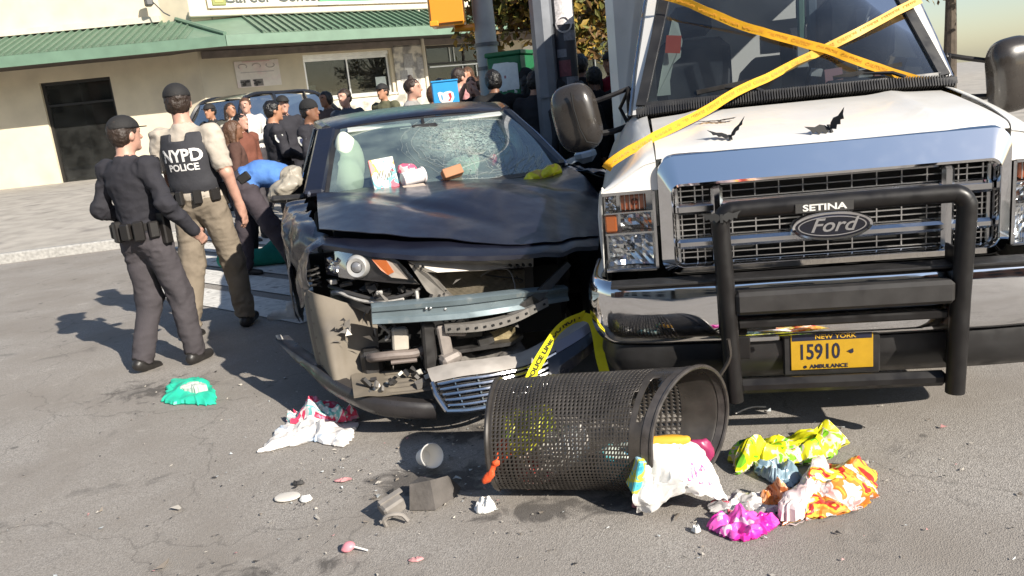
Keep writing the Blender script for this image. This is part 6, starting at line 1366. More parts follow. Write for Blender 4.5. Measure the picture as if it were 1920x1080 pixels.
# ---- the group behind the wrecked car, left
ARMF = dict(elL=(-.25, .03, 1.18), wrL=(-.06, .22, 1.12), elR=(.25, .03, 1.18), wrR=(.08, .24, 1.10))
T, J, s = person('police officer with short dark hair and folded arms behind the sedan', (-2.52, 9.45, 0), R(-62), 1.74, NAVYC, NAVYC, SHOEB, 'tan', HAIRK, 'short', None, 'long', ARMF, .013, group='police officers', name='police_officer', girth=1.08)
patch(T, Vector(J['shR'])+Vector((.064, -.01, -.09)), (1, -.2, 0), .09, PW); belt(T, J, s, BELT, [(-20, .06, .16, .05), (-70, .06, .1, .04), (-110, .06, .1, .04), (40, .06, .1, .04)])
T, J, s = person('police officer in black knit hat looking right beside the sedan roof', (-2.02, 9.05, 0), R(-98), 1.68, NAVYC, NAVYC, SHOEB, 'brown', HAIRK, 'short', 'beanie', 'long', ARMF, .013, group='police officers', name='police_officer', girth=1.08)
patch(T, Vector(J['shR'])+Vector((.064, -.01, -.09)), (1, -.1, 0), .10, PW); belt(T, J, s, BELT, [(-20, .06, .16, .05), (-70, .06, .1, .04), (0, .05, .1, .04)])
T, J, s = person('police officer in peaked cap behind two colleagues', (-2.86, 11.3, .10), R(-150), 1.74, NAVYC, NAVYC, SHOEB, 'fair', HAIRK, 'short', 'cap', 'long', None, .016, group='police officers', name='police_officer')
person('woman with long brown hair behind the vest officer', (-2.83, 8.9, 0), R(-70), 1.56, cloth('brown_top', (.085, .045, .035)), BLKC, SHOEB, 'brown', HAIRM, 'long', None, 'long', None, .014, group='bystanders at left')
person('dark haired person in brown jacket by the black utility vehicle', (-2.46, 12.3, .14), R(150), 1.74, cloth('brown_jacket', (.075, .055, .05)), CHARC, SHOEB, 'brown', HAIRK, 'full', None, 'long', None, .016, group='bystanders at left')
person('bystander in black with white trim near the building corner', (-4.50, 13.2, .18), R(160), 1.72, cloth('black_white_top', (.03, .03, .03)), CHARC, SHOEB, 'tan', HAIRK, 'short', 'cap', 'long', ARMF, .017, group='bystanders at left')
person('bystander in pale patterned jacket near the building corner', (-4.12, 13.0, .18), R(-140), 1.70, mat('camo_jacket', (.45, .42, .36), .85, col2=(.05, .05, .04), mixscale=9, mixlo=.48, mixhi=.52, bump=.4, bscale=17), cloth('brown_trousers', (.14, .075, .05)), SHOEB, 'tan', HAIRB, 'long', None, 'long', None, .017, group='bystanders at left')
# ---- bent-over helper and crouching helper
BEND = dict(hipL=(-.09, -.14, .88), hipR=(.09, -.10, .88), knL=(-.12, -.17, .48), knR=(.12, .10, .47), anL=(-.13, -.24, .09), anR=(.13, .26, .09), pel=(0, -.10, .91), wai=(0, .04, .97), che=(0, .21, .93), nek=(0, .37, .82), hed=(0, .46, .71), shL=(-.18, .31, .85), shR=(.18, .31, .85), elL=(-.20, .42, .60), elR=(.20, .40, .61), wrL=(-.16, .50, .38), wrR=(.17, .48, .40))
T, J, s = person('person in blue shirt and dark trousers bending over beside the sedan', (-2.40, 7.95, 0), R(-80), 1.86, cloth('bright_blue_shirt', (.085, .20, .50)), cloth('dark_plum_trousers', (.055, .045, .052)), SHOEB, 'tan', HAIRK, 'short', None, 'short', BEND, .011, nod=-55, group='helpers', loose=1.15)
b = MB(); b.box(tuple(J['pel']+np.array((.175, .03, .05))), (.05, .12, .09), rot=(30, 0, 0), bev=.012); b.build('belt_pouch', BELT, T)
o = solid('white_sneaker', [cap((0, -.08, .045), (0, .10, .035), .042, .034, 0, .01), cap((0, -.07, .05), (0, -.06, .10), .042, .040, 0, .02), cap((0, -.08, .012), (0, .13, .012), .040, .038, 1, .004)], [SHOEW, mat('shoe_sole', (.5, .48, .45), .7)], .008); o.location = (-1.76, 6.02, .0); o.rotation_euler = (0, 0, R(70)); tag(o, 'white sneaker on the road beside the sedan flank', 'shoe')
o = solid('teal_blanket', [cap((-.42, 0, .10), (.40, -.06, .10), .095, .085, k=.04), cap((-.30, .10, .07), (.34, .12, .08), .075, .08, k=.05), cap((.05, .02, .12), (.28, .08, .34), .10, .06, k=.06)], cloth('teal_cloth', (.01, .16, .12)), .014, None, noise=(.010, 9)); o.location = (-2.62, 8.55, .0); tag(o, 'teal green bundle lying behind the bending helper legs', 'bundle')
# ---- crowd beyond the sedan roof and lamp post
person('man with hair tied in a topknot looking right over the sedan roof', (-.93, 9.75, .13), R(-96), 1.70, cloth('grey_shirt', (.28, .27, .26)), CHARC, SHOEB, 'fair', HAIRB, 'bun', None, 'short', None, .011, group='crowd beyond the sedan')
person('person with short hair behind the blue box', (-.40, 10.7, .14), R(-60), 1.80, cloth('pink_shirt', (.45, .22, .22)), CHARC, SHOEB, 'fair', HAIRB, 'short', None, 'long', None, .013, group='crowd beyond the sedan')
PHOTO = dict(elL=(-.24, .18, 1.30), wrL=(-.10, .24, 1.56), elR=(.24, .18, 1.30), wrR=(.10, .24, 1.58))
person('person raising both hands to the face beside the blue box', (-.22, 10.0, .13), R(170), 1.66, BLKC, CHARC, SHOEB, 'fair', HAIRM, 'full', None, 'short', PHOTO, .012, group='crowd beyond the sedan')
person('dark haired person in black before the green cabinet', (.03, 8.85, .10), R(20), 1.70, BLKC, BLKC, SHOEB, 'brown', HAIRK, 'full', None, 'long', None, .012, group='crowd beyond the sedan')
person('person in black hood at the left of the lamp post', (.40, 9.15, .13), R(40), 1.64, BLKC, BLKC, SHOEB, 'brown', HAIRK, 'long', 'beanie', 'long', None, .013, group='crowd beyond the sedan')
person('person in black clothes between the black post and the ambulance', (1.02, 9.3, .13), R(-30), 1.76, BLKC, BLKC, SHOEB, 'brown', HAIRK, 'full', None, 'long', None, .013, group='crowd beyond the sedan')
person('person in black shirt in front of the red shirted one', (1.10, 8.75, .0), R(10), 1.72, BLKC, BLKC, SHOEB, 'brown', HAIRK, 'short', None, 'long', None, .013, group='crowd beyond the sedan')
person('person in dark red shirt and black cap beside the ambulance', (1.36, 9.25, .13), R(150), 1.74, cloth('crimson_shirt', (.22, .010, .025)), CHARC, SHOEB, 'tan', HAIRK, 'short', 'cap', 'short', None, .013, group='crowd beyond the sedan')
for lab, loc, yw, hh, tp, hr, st, ht in (
    ('tall person in black jacket behind the green cabinet edge', (.62, 10.3, .14), 30, 1.80, BLKC, HAIRK, 'short', 'cap'),
    ('person in dark grey hood between lamp post and sedan', (.70, 8.55, .0), 60, 1.60, cloth('dark_grey_hood', (.03, .03, .033)), HAIRK, 'full', 'beanie'),
    ('person in maroon jacket far behind the sedan roof', (-.08, 11.2, .15), -40, 1.72, cloth('maroon_jacket', (.13, .03, .035)), HAIRM, 'long', None),
    ('short person in black close behind the ambulance mirror', (.88, 8.3, .0), 15, 1.58, BLKC, HAIRK, 'full', None),
    ('bystander in olive jacket beside the pasted pier', (-1.62, 12.4, .2), 150, 1.70, cloth('olive_jacket', (.10, .10, .06)), HAIRB, 'short', 'cap'),
    ('person in striped grey top at the right of the topknot man', (-.66, 10.9, .14), -80, 1.70, cloth('striped_grey', (.20, .21, .22)), HAIRK, 'short', None)):
    person(lab, loc, R(yw), hh, tp, BLKC, SHOEB, 'tan', hr, st, ht, 'long', ARMF if hh > 1.7 else None, .015, group='crowd beyond the sedan')
for lab, loc, yw, hh, tp, hr, st, ht in (
    ('person in black with dark curls left of the lamp post', (.22, 9.75, .13), 20, 1.68, BLKC, HAIRK, 'full', None),
    ('person in charcoal coat hard against the lamp post', (.47, 8.75, .0), -15, 1.74, cloth('charcoal_coat', (.022, .022, .026)), HAIRK, 'short', None),
    ('person in black cap right of the black post', (.98, 9.9, .14), 170, 1.82, BLKC, HAIRK, 'short', 'cap'),
    ('brown haired person in grey between topknot man and blue box', (-.70, 9.9, .13), 30, 1.60, cloth('mid_grey_top', (.12, .12, .13)), HAIRM, 'full', None),
    ('person in tan coat behind the raised hands', (-.30, 11.4, .15), 160, 1.82, cloth('tan_coat', (.24, .17, .11)), HAIRM, 'short', None)):
    person(lab, loc, R(yw), hh, tp, BLKC, SHOEB, 'tan', hr, st, ht, 'long', ARMF if hh > 1.7 else None, .015, group='crowd beyond the sedan')
for lab, loc, yw, hh, tp, hr, st, ht in (
    ('bystander in white shirt beside the black utility vehicle rear', (-3.75, 12.6, .18), -170, 1.74, cloth('white_shirt', (.55, .53, .5)), HAIRM, 'short', None),
    ('bystander in red brown coat left of the standing officers', (-3.25, 10.6, .0), -120, 1.66, cloth('rust_coat', (.16, .06, .04)), HAIRK, 'long', None),
    ('bystander in slate jacket behind the knit hat officer', (-1.95, 11.0, .1), 160, 1.74, cloth('slate_jacket', (.06, .075, .10)), HAIRB, 'short', None)):
    person(lab, loc, R(yw), hh, tp, CHARC, SHOEB, 'fair', hr, st, ht, 'long', ARMF if hh > 1.7 else None, .016, group='bystanders at left')
# ================================================================== OVERTURNED BIN AND LITTER
BINM = mat('black_bin_steel', (.050, .044, .039), .38, .25, .5, var=.25, vscale=16, rvar=.15)
def crumpled(name, outline, h, mats, label, cat, seed=0, zoff=.002, na=96, nr=26, amp=1., group=None, parent=None, mi=None, peak=(0, 0), freq=1., base=.0):
    """crushed sheet or bag lying on the ground: outline in world xy, lifted and folded"""
    P = np.array(outline, float); c = P.mean(0); Q = np.vstack([P, P[:1]]); Q = np.vstack([P[-1:], Q, P[1:2]])
    E_ = cr(Q, (len(Q)-1)*12+1)[12:-12]; seg = np.r_[0, np.cumsum(np.linalg.norm(np.diff(E_, axis=0), axis=1))]; t = np.linspace(0, seg[-1], na, endpoint=False); edge = np.stack([np.interp(t, seg, E_[:, k]) for k in (0, 1)], 1)
    rs = np.random.RandomState(seed); edge = c+(edge-c)*(1+.035*rs.randn(na, 1)); L = np.abs(P-c).max()
    r = np.linspace(0, 1, nr)[:, None, None]; cc = c+np.array(peak)*L; XY = cc*(1-r)+edge[None]*r; XY = XY+(1-r)*r*0
    q2 = (XY-c)/L; q2 = q2+.10*np.stack([fbm(np.concatenate([q2*2.3+seed, q2[..., :1]*0], 2), 2), fbm(np.concatenate([q2*2.3+seed+40, q2[..., :1]*0], 2), 2)], -1)
    dome = np.sqrt(np.clip(1-r[..., 0]**2.4, 0, 1)); fold = 0
    for k in range(11):                     # straight creases: irregular triangle waves in many directions
        an = rs.uniform(0, math.pi); w = (1.5, 1.2, .9, .75, .6, .48, .38, .30, .25, .2, .17)[k]/freq; ph = rs.rand(); t_ = (q2[..., 0]*math.cos(an)+q2[..., 1]*math.sin(an))/w+ph+.22*np.sin(q2[..., 0]*3+k)
        msk = .35+.65*np.clip(.5+1.2*vnoise(np.concatenate([q2*1.6+k*5+seed, q2[..., :1]*0+k], 2)), 0, 1); fold = fold+(np.abs((t_ % 1)-.5)*4-1)*w*msk
    zz = h*dome*.62+h*.42*amp*fold*(.2+.8*dome)+h*.06
    zz = np.maximum(zz, h*.03*(1+q2[..., 0]))+zoff+base; zz[-1] = np.maximum(zoff, zz[-1]*.3+(rs.rand(na)*h*.12)); zz = np.maximum(zz, zoff)
    N3 = np.concatenate([q2*2.2*freq+seed*3.1, np.full(XY.shape[:2]+(1,), seed*1.7)], 2)
    dx = np.stack([fbm(N3*1.7+9, 2), fbm(N3*1.7+27, 2)], -1)*L*.05*amp; XY = XY+dx
    G = np.concatenate([XY, zz[..., None]], 2); G = np.concatenate([G, G[:, :1]], 1); G -= np.array([c[0], c[1], 0])
    b = MB(); b.grid(G, sm=True)
    Bt = G.copy(); Bt[..., 2] = np.minimum(.001, Bt[..., 2]); b.grid(Bt[-2:], sm=False); 
    o = b.build(name, mats, parent, 22); recalc(o); o.location = (c[0], c[1], 0)
    if label: tag(o, label, cat, group)
    return o
def bin_():
    A = Vector((.974, -.226, .010)).normalized(); FAR = Vector((.226, .974, 0)).normalized(); UP = A.cross(FAR)*1; UP = FAR.cross(A) if UP.z < 0 else UP
    T = empty('litter_bin', (-.105, 2.875, .222), 0, 'black perforated steel litter bin lying on its side, spilling rubbish', 'litter bin')
    Ln = .70; na, nl = 84, 44; k = .62
    def P(a, t):       # a angle from up towards far, t along 0..1
        lat = math.sin(a); up = math.cos(a); r = .212+.010*t
        dent = -.030*math.exp(-((t-.08)/.18)**2)*max(0, math.cos(a-R(-30)))**2 - .012*math.exp(-((t-.55)/.2)**2)*max(0, math.cos(a-R(-60)))
        if up < -.86: up = -.86-(abs(up)-.86)*.35
        rr = r+dent; return FAR*(lat*rr)+UP*(up*rr)+A*(Ln*t+k*lat*rr*t**3)
    vs = []; fs = []
    for j in range(nl+1):
        for i in range(na): vs.append(P(2*math.pi*(i+.5*j*.0)/na, j/nl))
    def vid(i, j): return j*na+i % na
    for j in range(nl):
        t = (j+.5)/nl
        for i in range(na):
            a = 2*math.pi*(i+.5)/na; q = [vid(i, j), vid(i+1, j), vid(i+1, j+1), vid(i, j+1)]
            an = (math.degrees(a)+180) % 360-180
            if ((t-.90)/.075)**2+((an+38)/24)**2 < 1: continue          # hand slot cut in the collar
            if t > .86 or t < .03: fs.append(tuple(q)); continue
            i0, i1, j0, j1 = .16, .84, .16, .62; sh = .30
            inner = []
            for fi, fj in ((i0, j0), (i1, j0+sh), (i1, j1+sh), (i0, j1)):
                inner.append(len(vs)); vs.append(P(2*math.pi*(i+fi)/na, (j+min(fj, .95))/nl))
            for e in range(4): fs.append((q[e], q[(e+1) % 4], inner[(e+1) % 4], inner[e]))
    b = MB(); b.add(vs, fs, 0, True); o = b.build('mesh_body', BINM, T, 60); sm = o.modifiers.new('sheet', 'SOLIDIFY'); sm.thickness = .003; sm.offset = 0
    ring = [P(2*math.pi*i/60, 1.0) for i in range(61)]; b = MB(); b.ribbon([p+A*.004 for p in ring], .034, A, th=.004); b.tube([p+A*.02 for p in ring], .009, 8); b.build('rim', mat('worn_rim_steel', (.07, .062, .058), .4, .4, var=.3, vscale=25, rvar=.15), T)
    ring = [P(2*math.pi*i/60, .0) for i in range(61)]; b = MB(); b.tube(ring, .010, 8); b.build('base_ring', BINM, T)
    b = MB(); b.add([P(2*math.pi*i/40, .03) for i in range(40)], [tuple(range(40))]); b.build('base_plate', mat('rusty_plate', (.06, .045, .035), .7, var=.3), T)
    b = MB(); ring = [P(R(a), .865) for a in np.linspace(0, 360, 61)]; b.ribbon(ring, .02, A, th=.002); b.build('collar_band', BINM, T)
    b = MB(); b.tube(cr(np.array([P(R(70), .99)+UP*.02, P(R(66), 1.0)+A*.05+UP*.10, P(R(60), 1.0)+A*.055+UP*.16]), 8), .008, 6); b.build('hanger_strap', BINM, T)
    # rubbish inside
    for nm, t, lat, up, s, m, lb in (('crushed_wrapper', .16, -.02, .02, .10, patch_mat('yellow_green_wrap', [(.45, .50, .03), (.70, .66, .06), (.30, .42, .05)], 14, seed=1), 'yellow green wrapper inside the bin'), ('crushed_wrapper', .34, -.03, -.06, .10, patch_mat('white_wrap', [(.7, .68, .64), (.5, .46, .42), (.75, .74, .7)], 12, seed=2), 'white crushed paper in the middle of the bin'), ('crushed_wrapper', .22, -.04, -.115, .085, patch_mat('red_wrap', [(.45, .06, .05), (.55, .45, .40), (.30, .05, .08)], 12, seed=3), 'red wrapper low inside the bin'), ('crushed_wrapper', .66, -.02, -.12, .085, patch_mat('teal_wrap', [(.10, .42, .46), (.5, .55, .5), (.05, .2, .3)], 12, seed=4), 'teal wrapper inside the bin near its collar')):
        w = solid(nm, [ell((0, 0, 0), (s*1.1, s*.9, s*.75), k=.02), ell((s*.5, s*.3, s*.3), (s*.5, s*.6, s*.5), k=.03), ell((-s*.5, -s*.2, -s*.1), (s*.6, s*.5, s*.55), k=.03)], m, .012, None, noise=(.018, 22)); w.location = T.location+A*(Ln*t)+FAR*lat+UP*up; tag(w, lb, 'litter', 'rubbish in the bin')
    # orange rag poking through the base
    w = solid('orange_rag', [cap((-.02, 0, -.02), (.05, .02, .10), .010, .020, k=.01), cap((-.03, 0, -.025), (.0, -.01, .0), .014, .010, k=.01), cap((.02, 0, .04), (.07, .03, .05), .014, .008, k=.01)], mat('orange_cloth', (.72, .09, .02), .7, bump=.4), .006, None, noise=(.004, 40)); w.location = T.location+A*.01-FAR*.205+UP*-.07; tag(w, 'orange red rag sticking out of the bin base', 'rag')
bin_()
# white carrier bag spilling from the bin mouth
WB = [(0.330, 2.690), (0.360, 2.740), (0.43, 2.80), (0.519, 2.80), (0.600, 2.76), (0.645, 2.72), (0.640, 2.615), (0.585, 2.600), (0.52, 2.675), (0.437, 2.690)]
PLW = mat('white_carrier_plastic', (.78, .76, .73), .42, 0, .4, bump=.25, bscale=30, var=.04)
def carrier():
    # draped sheet: from inside the mouth, over the rim, down onto the asphalt
    rows = np.array([[(.36, 2.62, .20), (.40, 2.60, .24), (.46, 2.62, .235), (.50, 2.66, .21), (.54, 2.72, .20)],
                     [(.335, 2.585, .13), (.40, 2.56, .19), (.47, 2.56, .205), (.53, 2.60, .185), (.59, 2.67, .17)],
                     [(.325, 2.575, .07), (.385, 2.545, .10), (.48, 2.53, .165), (.55, 2.555, .150), (.62, 2.62, .12)],
                     [(.325, 2.585, .02), (.375, 2.55, .03), (.475, 2.525, .115), (.57, 2.535, .11), (.64, 2.59, .06)],
                     [(.330, 2.60, .004), (.37, 2.565, .006), (.47, 2.535, .09), (.60, 2.535, .055), (.645, 2.575, .006)]])
    G = crgrid(rows, 40, 44); n = np.stack([ridged(G*13+5*k, 3)*.011 for k in range(3)], -1); G = G+n; G[..., 2] = np.maximum(G[..., 2], .003)
    c = np.array([.48, 2.57, 0]); b = MB(); b.grid(G-c, th=.0012); o = b.build('carrier_bag', PLW, None, 24); o.location = c+np.array([.015, -.055, 0]); tag(o, 'white plastic carrier bag with pink print spilling from the bin mouth', 'bag')
    b = MB(); PK = mat('pink_print', (.70, .16, .36), .5)
    for k in range(5):              # fragment of rounded pink capitals
        x = .515+.019*k; i = 14; z = .172-.010*k; p = Vector((x-.48, 2.545+.008*k-2.57-.012, z))
        a = np.linspace(R(0), R(180), 8); pts = [p+Vector((.007*math.cos(t), -.004, (.011+.010*math.sin(t))*(1 if k % 2 else -1))) for t in a]; pts = [p+Vector((.007, -.003, -.010 if k % 2 else .010))]+pts+[p+Vector((-.007, -.003, -.010 if k % 2 else .010))]; b.tube(pts, .0022, 5)
    pr = b.build('print_mark', PK, o)
    bv = BVHTree.FromPolygons([tuple(v.co) for v in o.data.vertices], [tuple(p.vertices) for p in o.data.polygons])
    for v in pr.data.vertices:
        h = bv.ray_cast(Vector((v.co.x, -1, v.co.z)), Vector((0, 1, 0)))
        if h[0] is not None: v.co.y = h[0].y-.0012
carrier()
o = solid('mustard_tray', [cap((-.07, 0, 0), (.07, -.02, .0), .016, .013, k=.01), ell((0, .01, -.012), (.085, .04, .015), k=.02)], mat('mustard_foam', (.72, .38, .03), .6), .006); o.location = (.49, 2.645, .228); tag(o, 'mustard yellow tray standing in the bin mouth', 'tray')
o = MB().box((0, 0, .0), (.03, .09, .13), rot=(8, 12, 10), bev=.004).build('drink_carton', patch_mat('teal_carton', [(.05, .36, .50), (.10, .5, .55), (.6, .6, .08), (.3, .5, .6)], 18, .4, 6.)); o.location = (.36, 2.555, .16); tag(o, 'teal and yellow drink carton by the bin collar', 'carton')
o = solid('maroon_wrapper', [ell((0, 0, 0), (.05, .02, .035), k=.02), ell((.03, 0, -.03), (.03, .02, .03), k=.02)], mat('maroon_foil', (.30, .03, .10), .35), .008, None, noise=(.006, 40)); o.location = (.61, 2.67, .17); tag(o, 'maroon wrapper behind the white carrier bag', 'litter')
# litter on the road
BAG1 = [(-1.237, 3.453), (-1.220, 3.650), (-1.181, 3.807), (-1.031, 3.801), (-0.838, 3.749), (-0.823, 3.611), (-0.822, 3.455), (-0.851, 3.416), (-0.995, 3.511), (-1.064, 3.487), (-1.133, 3.462)]
crumpled('plastic_bag', BAG1, .042, mat('white_thin_plastic', (.74, .70, .66), .45, bump=.25, bscale=25, col2=(.50, .60, .72), mixscale=4.5, mixlo=.60, mixhi=.66), 'white plastic bag flattened on the road left of the bin', 'bag', 3, peak=(.1, .25))
FLO = [(-1.165, 3.745), (-1.165, 3.82), (-1.035, 3.845), (-0.860, 3.785), (-0.835, 3.72), (-0.980, 3.675)]
crumpled('floral_napkin', FLO, .065, patch_mat('floral_print', [(.72, .74, .70), (.20, .52, .50), (.74, .70, .68), (.70, .05, .12), (.65, .25, .35), (.35, .55, .30)], 9, .6, 2.), 'floral print packet with red blossoms on the white plastic bag', 'packet', 8, base=.03)
TEAL = [(-2.016, 4.305), (-2.121, 4.665), (-1.968, 4.675), (-1.840, 4.541), (-1.698, 4.189), (-1.837, 4.229)]
crumpled('teal_folder', TEAL, .05, mat('teal_card', (.03, .52, .34), .45, var=.05), 'bright teal folded plastic sheet lying on the road at left', 'sheet', 5, amp=.5, freq=.6)
crumpled('paper_slip', [(-1.95, 4.38), (-1.90, 4.46), (-1.80, 4.38), (-1.82, 4.32), (-1.90, 4.34)], .015, mat('pale_slip', (.45, .50, .45), .7), 'crumpled pale paper lying on the teal sheet', 'paper', 15, base=.055)
o = MB().lathe([(.0, .006), (.035, .007), (.046, .004), (.048, .0), (.0, .0)], 20).build('flat_lid', mat('offwhite_lid', (.62, .58, .52), .6)); o.location = (-.985, 2.962, .003); o.scale = (1.1, .8, 1); tag(o, 'flat off white lid on the asphalt', 'lid')
crumpled('paper_scrap', [(-.93, 2.93), (-.90, 2.95), (-.875, 2.93), (-.90, 2.90)], .02, PAPER, 'small white paper scrap beside the flat lid', 'paper', 2, na=20, nr=6, amp=.4)
crumpled('paper_scrap', [(-.225, 2.71), (-.20, 2.745), (-.16, 2.735), (-.145, 2.69), (-.18, 2.665), (-.215, 2.675)], .038, PAPER, 'crumpled white paper ball before the bin', 'paper', 6, na=40, nr=12, amp=.55)
# paper cup tipped on the road
M = Euler((R(68), R(0), R(35))).to_matrix(); b = MB(); b.lathe([(0, .0), (.032, .0), (.034, .004), (.048, .088), (.052, .090), (.050, .094), (.045, .088), (.031, .006), (0, .005)], 26, (0, 0, 0), M); o = b.build('paper_cup', mat('cup_white', (.76, .74, .70), .55)); o.location = (-.445, 3.11, .045); tag(o, 'white paper cup tipped over left of the bin', 'cup')
# broken grey pieces of bodywork
GREYD = mat('grey_fibre_plastic', (.095, .085, .078), .75, var=.25, vscale=14, bump=.3, bscale=50)
o = MB(); o.box((0, 0, .055), (.085, .07, .055), rot=(12, -14, 20), bev=.008); o.box((.0, .004, .087), (.095, .02, .008), rot=(12, -14, 20)); o.box((-.01, -.03, .030), (.09, .008, .010), rot=(12, -14, 20)); o.tube(cr(np.array([(-.03, -.04, .0), (-.035, -.045, .03), (-.01, -.05, .045), (.03, -.05, .035), (.05, -.06, .01)]), 10), .008, 6)
o = o.build('broken_bracket', mat('light_grey_plastic', (.22, .20, .18), .7, var=.2, vscale=20)); o.location = (-.525, 2.70, .0); o.rotation_euler = (0, 0, R(12)); tag(o, 'ribbed grey bracket broken off and lying on the road', 'car part')
b = MB(); b.hull([(-.07, -.05, 0), (.03, -.07, 0), (.10, .02, 0), (.12, .09, 0), (-.03, .07, 0)], [(-.06, -.03, .095), (.02, -.035, .105), (.08, .03, .085), (.10, .08, .03), (-.03, .06, .08)]); o = b.build('broken_block', GREYD); o.location = (-.40, 2.80, .001); tag(o, 'dark grey wedge shaped block beside the ribbed bracket', 'car part')
# lollipop
o = empty('lollipop', (-.655, 2.512, .016), R(-18), 'pink lollipop with white stick near the bottom edge', 'lollipop')
solid('candy', [ell((0, 0, 0), (.022, .020, .015), k=.01), ell((-.008, -.012, -.008), (.018, .012, .008), k=.01)], mat('pink_candy', (.72, .26, .30), .35, coat=.3), .004, o)
MB().tube([(.012, 0, .0), (.07, .0, -.012)], .0032, 8).build('stick', PAPER, o)
# sweet wrappers at right
YG = [(0.765, 2.760), (0.825, 2.94), (0.955, 2.99), (1.029, 3.0), (1.155, 2.97), (1.262, 2.955), (1.178, 2.839), (1.096, 2.775), (0.980, 2.78), (0.872, 2.81), (0.812, 2.776)]
crumpled('snack_bag', YG, .095, patch_mat('yellow_snack_print', [(.16, .42, .02), (.62, .60, .01), (.72, .68, .02), (.66, .62, .03), (.62, .55, .40), (.25, .62, .03), (.03, .16, .05)], 13, .28, 3., bscale=25), 'crushed yellow and green snack bag in front of the ambulance', 'bag', 12, peak=(0, .25), amp=.8)
crumpled('blue_wrapper', [(0.845, 2.783), (0.917, 2.79), (0.991, 2.712), (0.959, 2.652), (0.896, 2.613), (0.856, 2.697)], .05, patch_mat('blue_foil', [(.14, .22, .28), (.30, .40, .46), (.20, .30, .36)], 12, .2, 4.), 'blue grey foil wrapper under the yellow snack bag', 'wrapper', 13)
crumpled('sweet_bag', [(0.805, 2.404), (0.905, 2.549), (1.053, 2.737), (1.158, 2.750), (1.235, 2.658), (1.143, 2.458), (0.986, 2.404), (0.871, 2.388)], .060, patch_mat('orange_sweet_print', [(.72, .62, .60), (.70, .36, .32), (.72, .66, .62), (.74, .22, .04), (.72, .42, .05), (.60, .04, .03), (.74, .60, .06), (.72, .68, .64)], 9, .28, 5., bscale=25), 'red and orange sweet bag at the right edge of the litter', 'bag', 16, peak=(.1, .1), amp=.75)
crumpled('pink_film', [(0.80, 2.40), (0.86, 2.50), (0.97, 2.62), (1.06, 2.74), (1.10, 2.72), (1.02, 2.58), (0.93, 2.46), (0.87, 2.385)], .045, mat('pink_clear_film', (.66, .50, .50), .3, bump=.3, bscale=25, col2=(.72, .66, .64), mixscale=8, mixlo=.45, mixhi=.6), 'long pale pink film lying along the orange sweet bag', 'film', 41, base=.03, amp=.8)
crumpled('clear_wrapper', [(0.614, 2.557), (0.674, 2.585), (0.804, 2.576), (0.846, 2.499), (0.785, 2.446), (0.630, 2.488)], .035, patch_mat('clear_film', [(.42, .40, .38), (.58, .56, .54), (.30, .28, .28), (.50, .08, .12)], 9, .2, 7.), 'grey clear film wrapper behind the magenta bag', 'wrapper', 18)
crumpled('orange_wrapper', [(0.788, 2.519), (0.820, 2.588), (0.896, 2.586), (0.884, 2.511)], .05, patch_mat('orange_foil', [(.62, .20, .04), (.70, .35, .18), (.35, .10, .03)], 14, .3, 8.), 'small orange wrapper between the blue foil and clear film', 'wrapper', 19)
crumpled('magenta_bag', [(0.568, 2.405), (0.606, 2.442), (0.709, 2.453), (0.806, 2.462), (0.795, 2.385), (0.706, 2.318), (0.637, 2.318)], .048, patch_mat('magenta_print', [(.70, .02, .32), (.74, .03, .38), (.72, .10, .45), (.74, .48, .62), (.72, .62, .68)], 8, .3, 9., bscale=25), 'magenta and pale pink sweet bag nearest the viewer', 'bag', 22, amp=.7)
crumpled('pink_scrap', [(.345, 2.61), (.375, 2.63), (.41, 2.605), (.395, 2.585), (.36, 2.585)], .022, mat('dirty_pink', (.50, .20, .20), .6), 'small dirty pink scrap under the carrier bag', 'paper', 25, na=24, nr=6)
crumpled('paper_scrap', [(.51, 2.405), (.525, 2.42), (.54, 2.40), (.525, 2.385)], .018, PAPER, 'tiny white scrap left of the magenta bag', 'paper', 27, na=18, nr=6)
crumpled('pink_smear', [(-.44, 2.405), (-.41, 2.42), (-.385, 2.405), (-.41, 2.39)], .006, mat('pink_sugar', (.52, .26, .26), .7), 'small flattened pink sweet on the asphalt', 'sweet', 28, na=18, nr=5)
crumpled('pink_smear', [(-.82, 3.07), (-.78, 3.09), (-.74, 3.07), (-.78, 3.05)], .006, mat('pink_sugar'), 'faint flattened pink sweet behind the flat lid', 'sweet', 29, na=18, nr=5)
crumpled('dark_shard', [(-1.0, 3.08), (-.97, 3.09), (-.94, 3.075), (-.97, 3.065)], .014, PLBLK, 'small black plastic shard above the flat lid', 'car part', 30, na=16, nr=5)
o = MB().tube(cr(np.array([(.925, 3.30, .012), (1.0, 3.33, .02), (1.073, 3.34, .012)]), 8), .004, 6).build('wire', mat('pale_wire', (.4, .38, .35), .5)); tag(o, 'short pale wire under the push bar', 'wire')
# yellow tape draped over the torn bumper
o = tape('yellow_barrier_tape', [(-.017, -.325, .235), (.025, -.32, .303), (.087, -.31, .385), (.149, -.30, .452), (.22, -.28, .481), (.29, -.26, .49)], (-.75, -.35, .55), .062, 'POLICE LINE DO NOT CROSS', .036, TAPEY, INKB, rep=2)
o.location = CAR.location; o.rotation_euler = CAR.rotation_euler; tag(o, 'yellow barrier tape with black print draped over the torn bumper', 'tape')
b = MB(); b.ribbon(cr(np.array([(.285, -.262, .487), (.325, -.265, .462), (.34, -.27, .39), (.345, -.28, .285), (.365, -.29, .17)]), 24), .045, (.9, -.3, .3), th=.0006); b.build('tape_end', TAPEY, o)
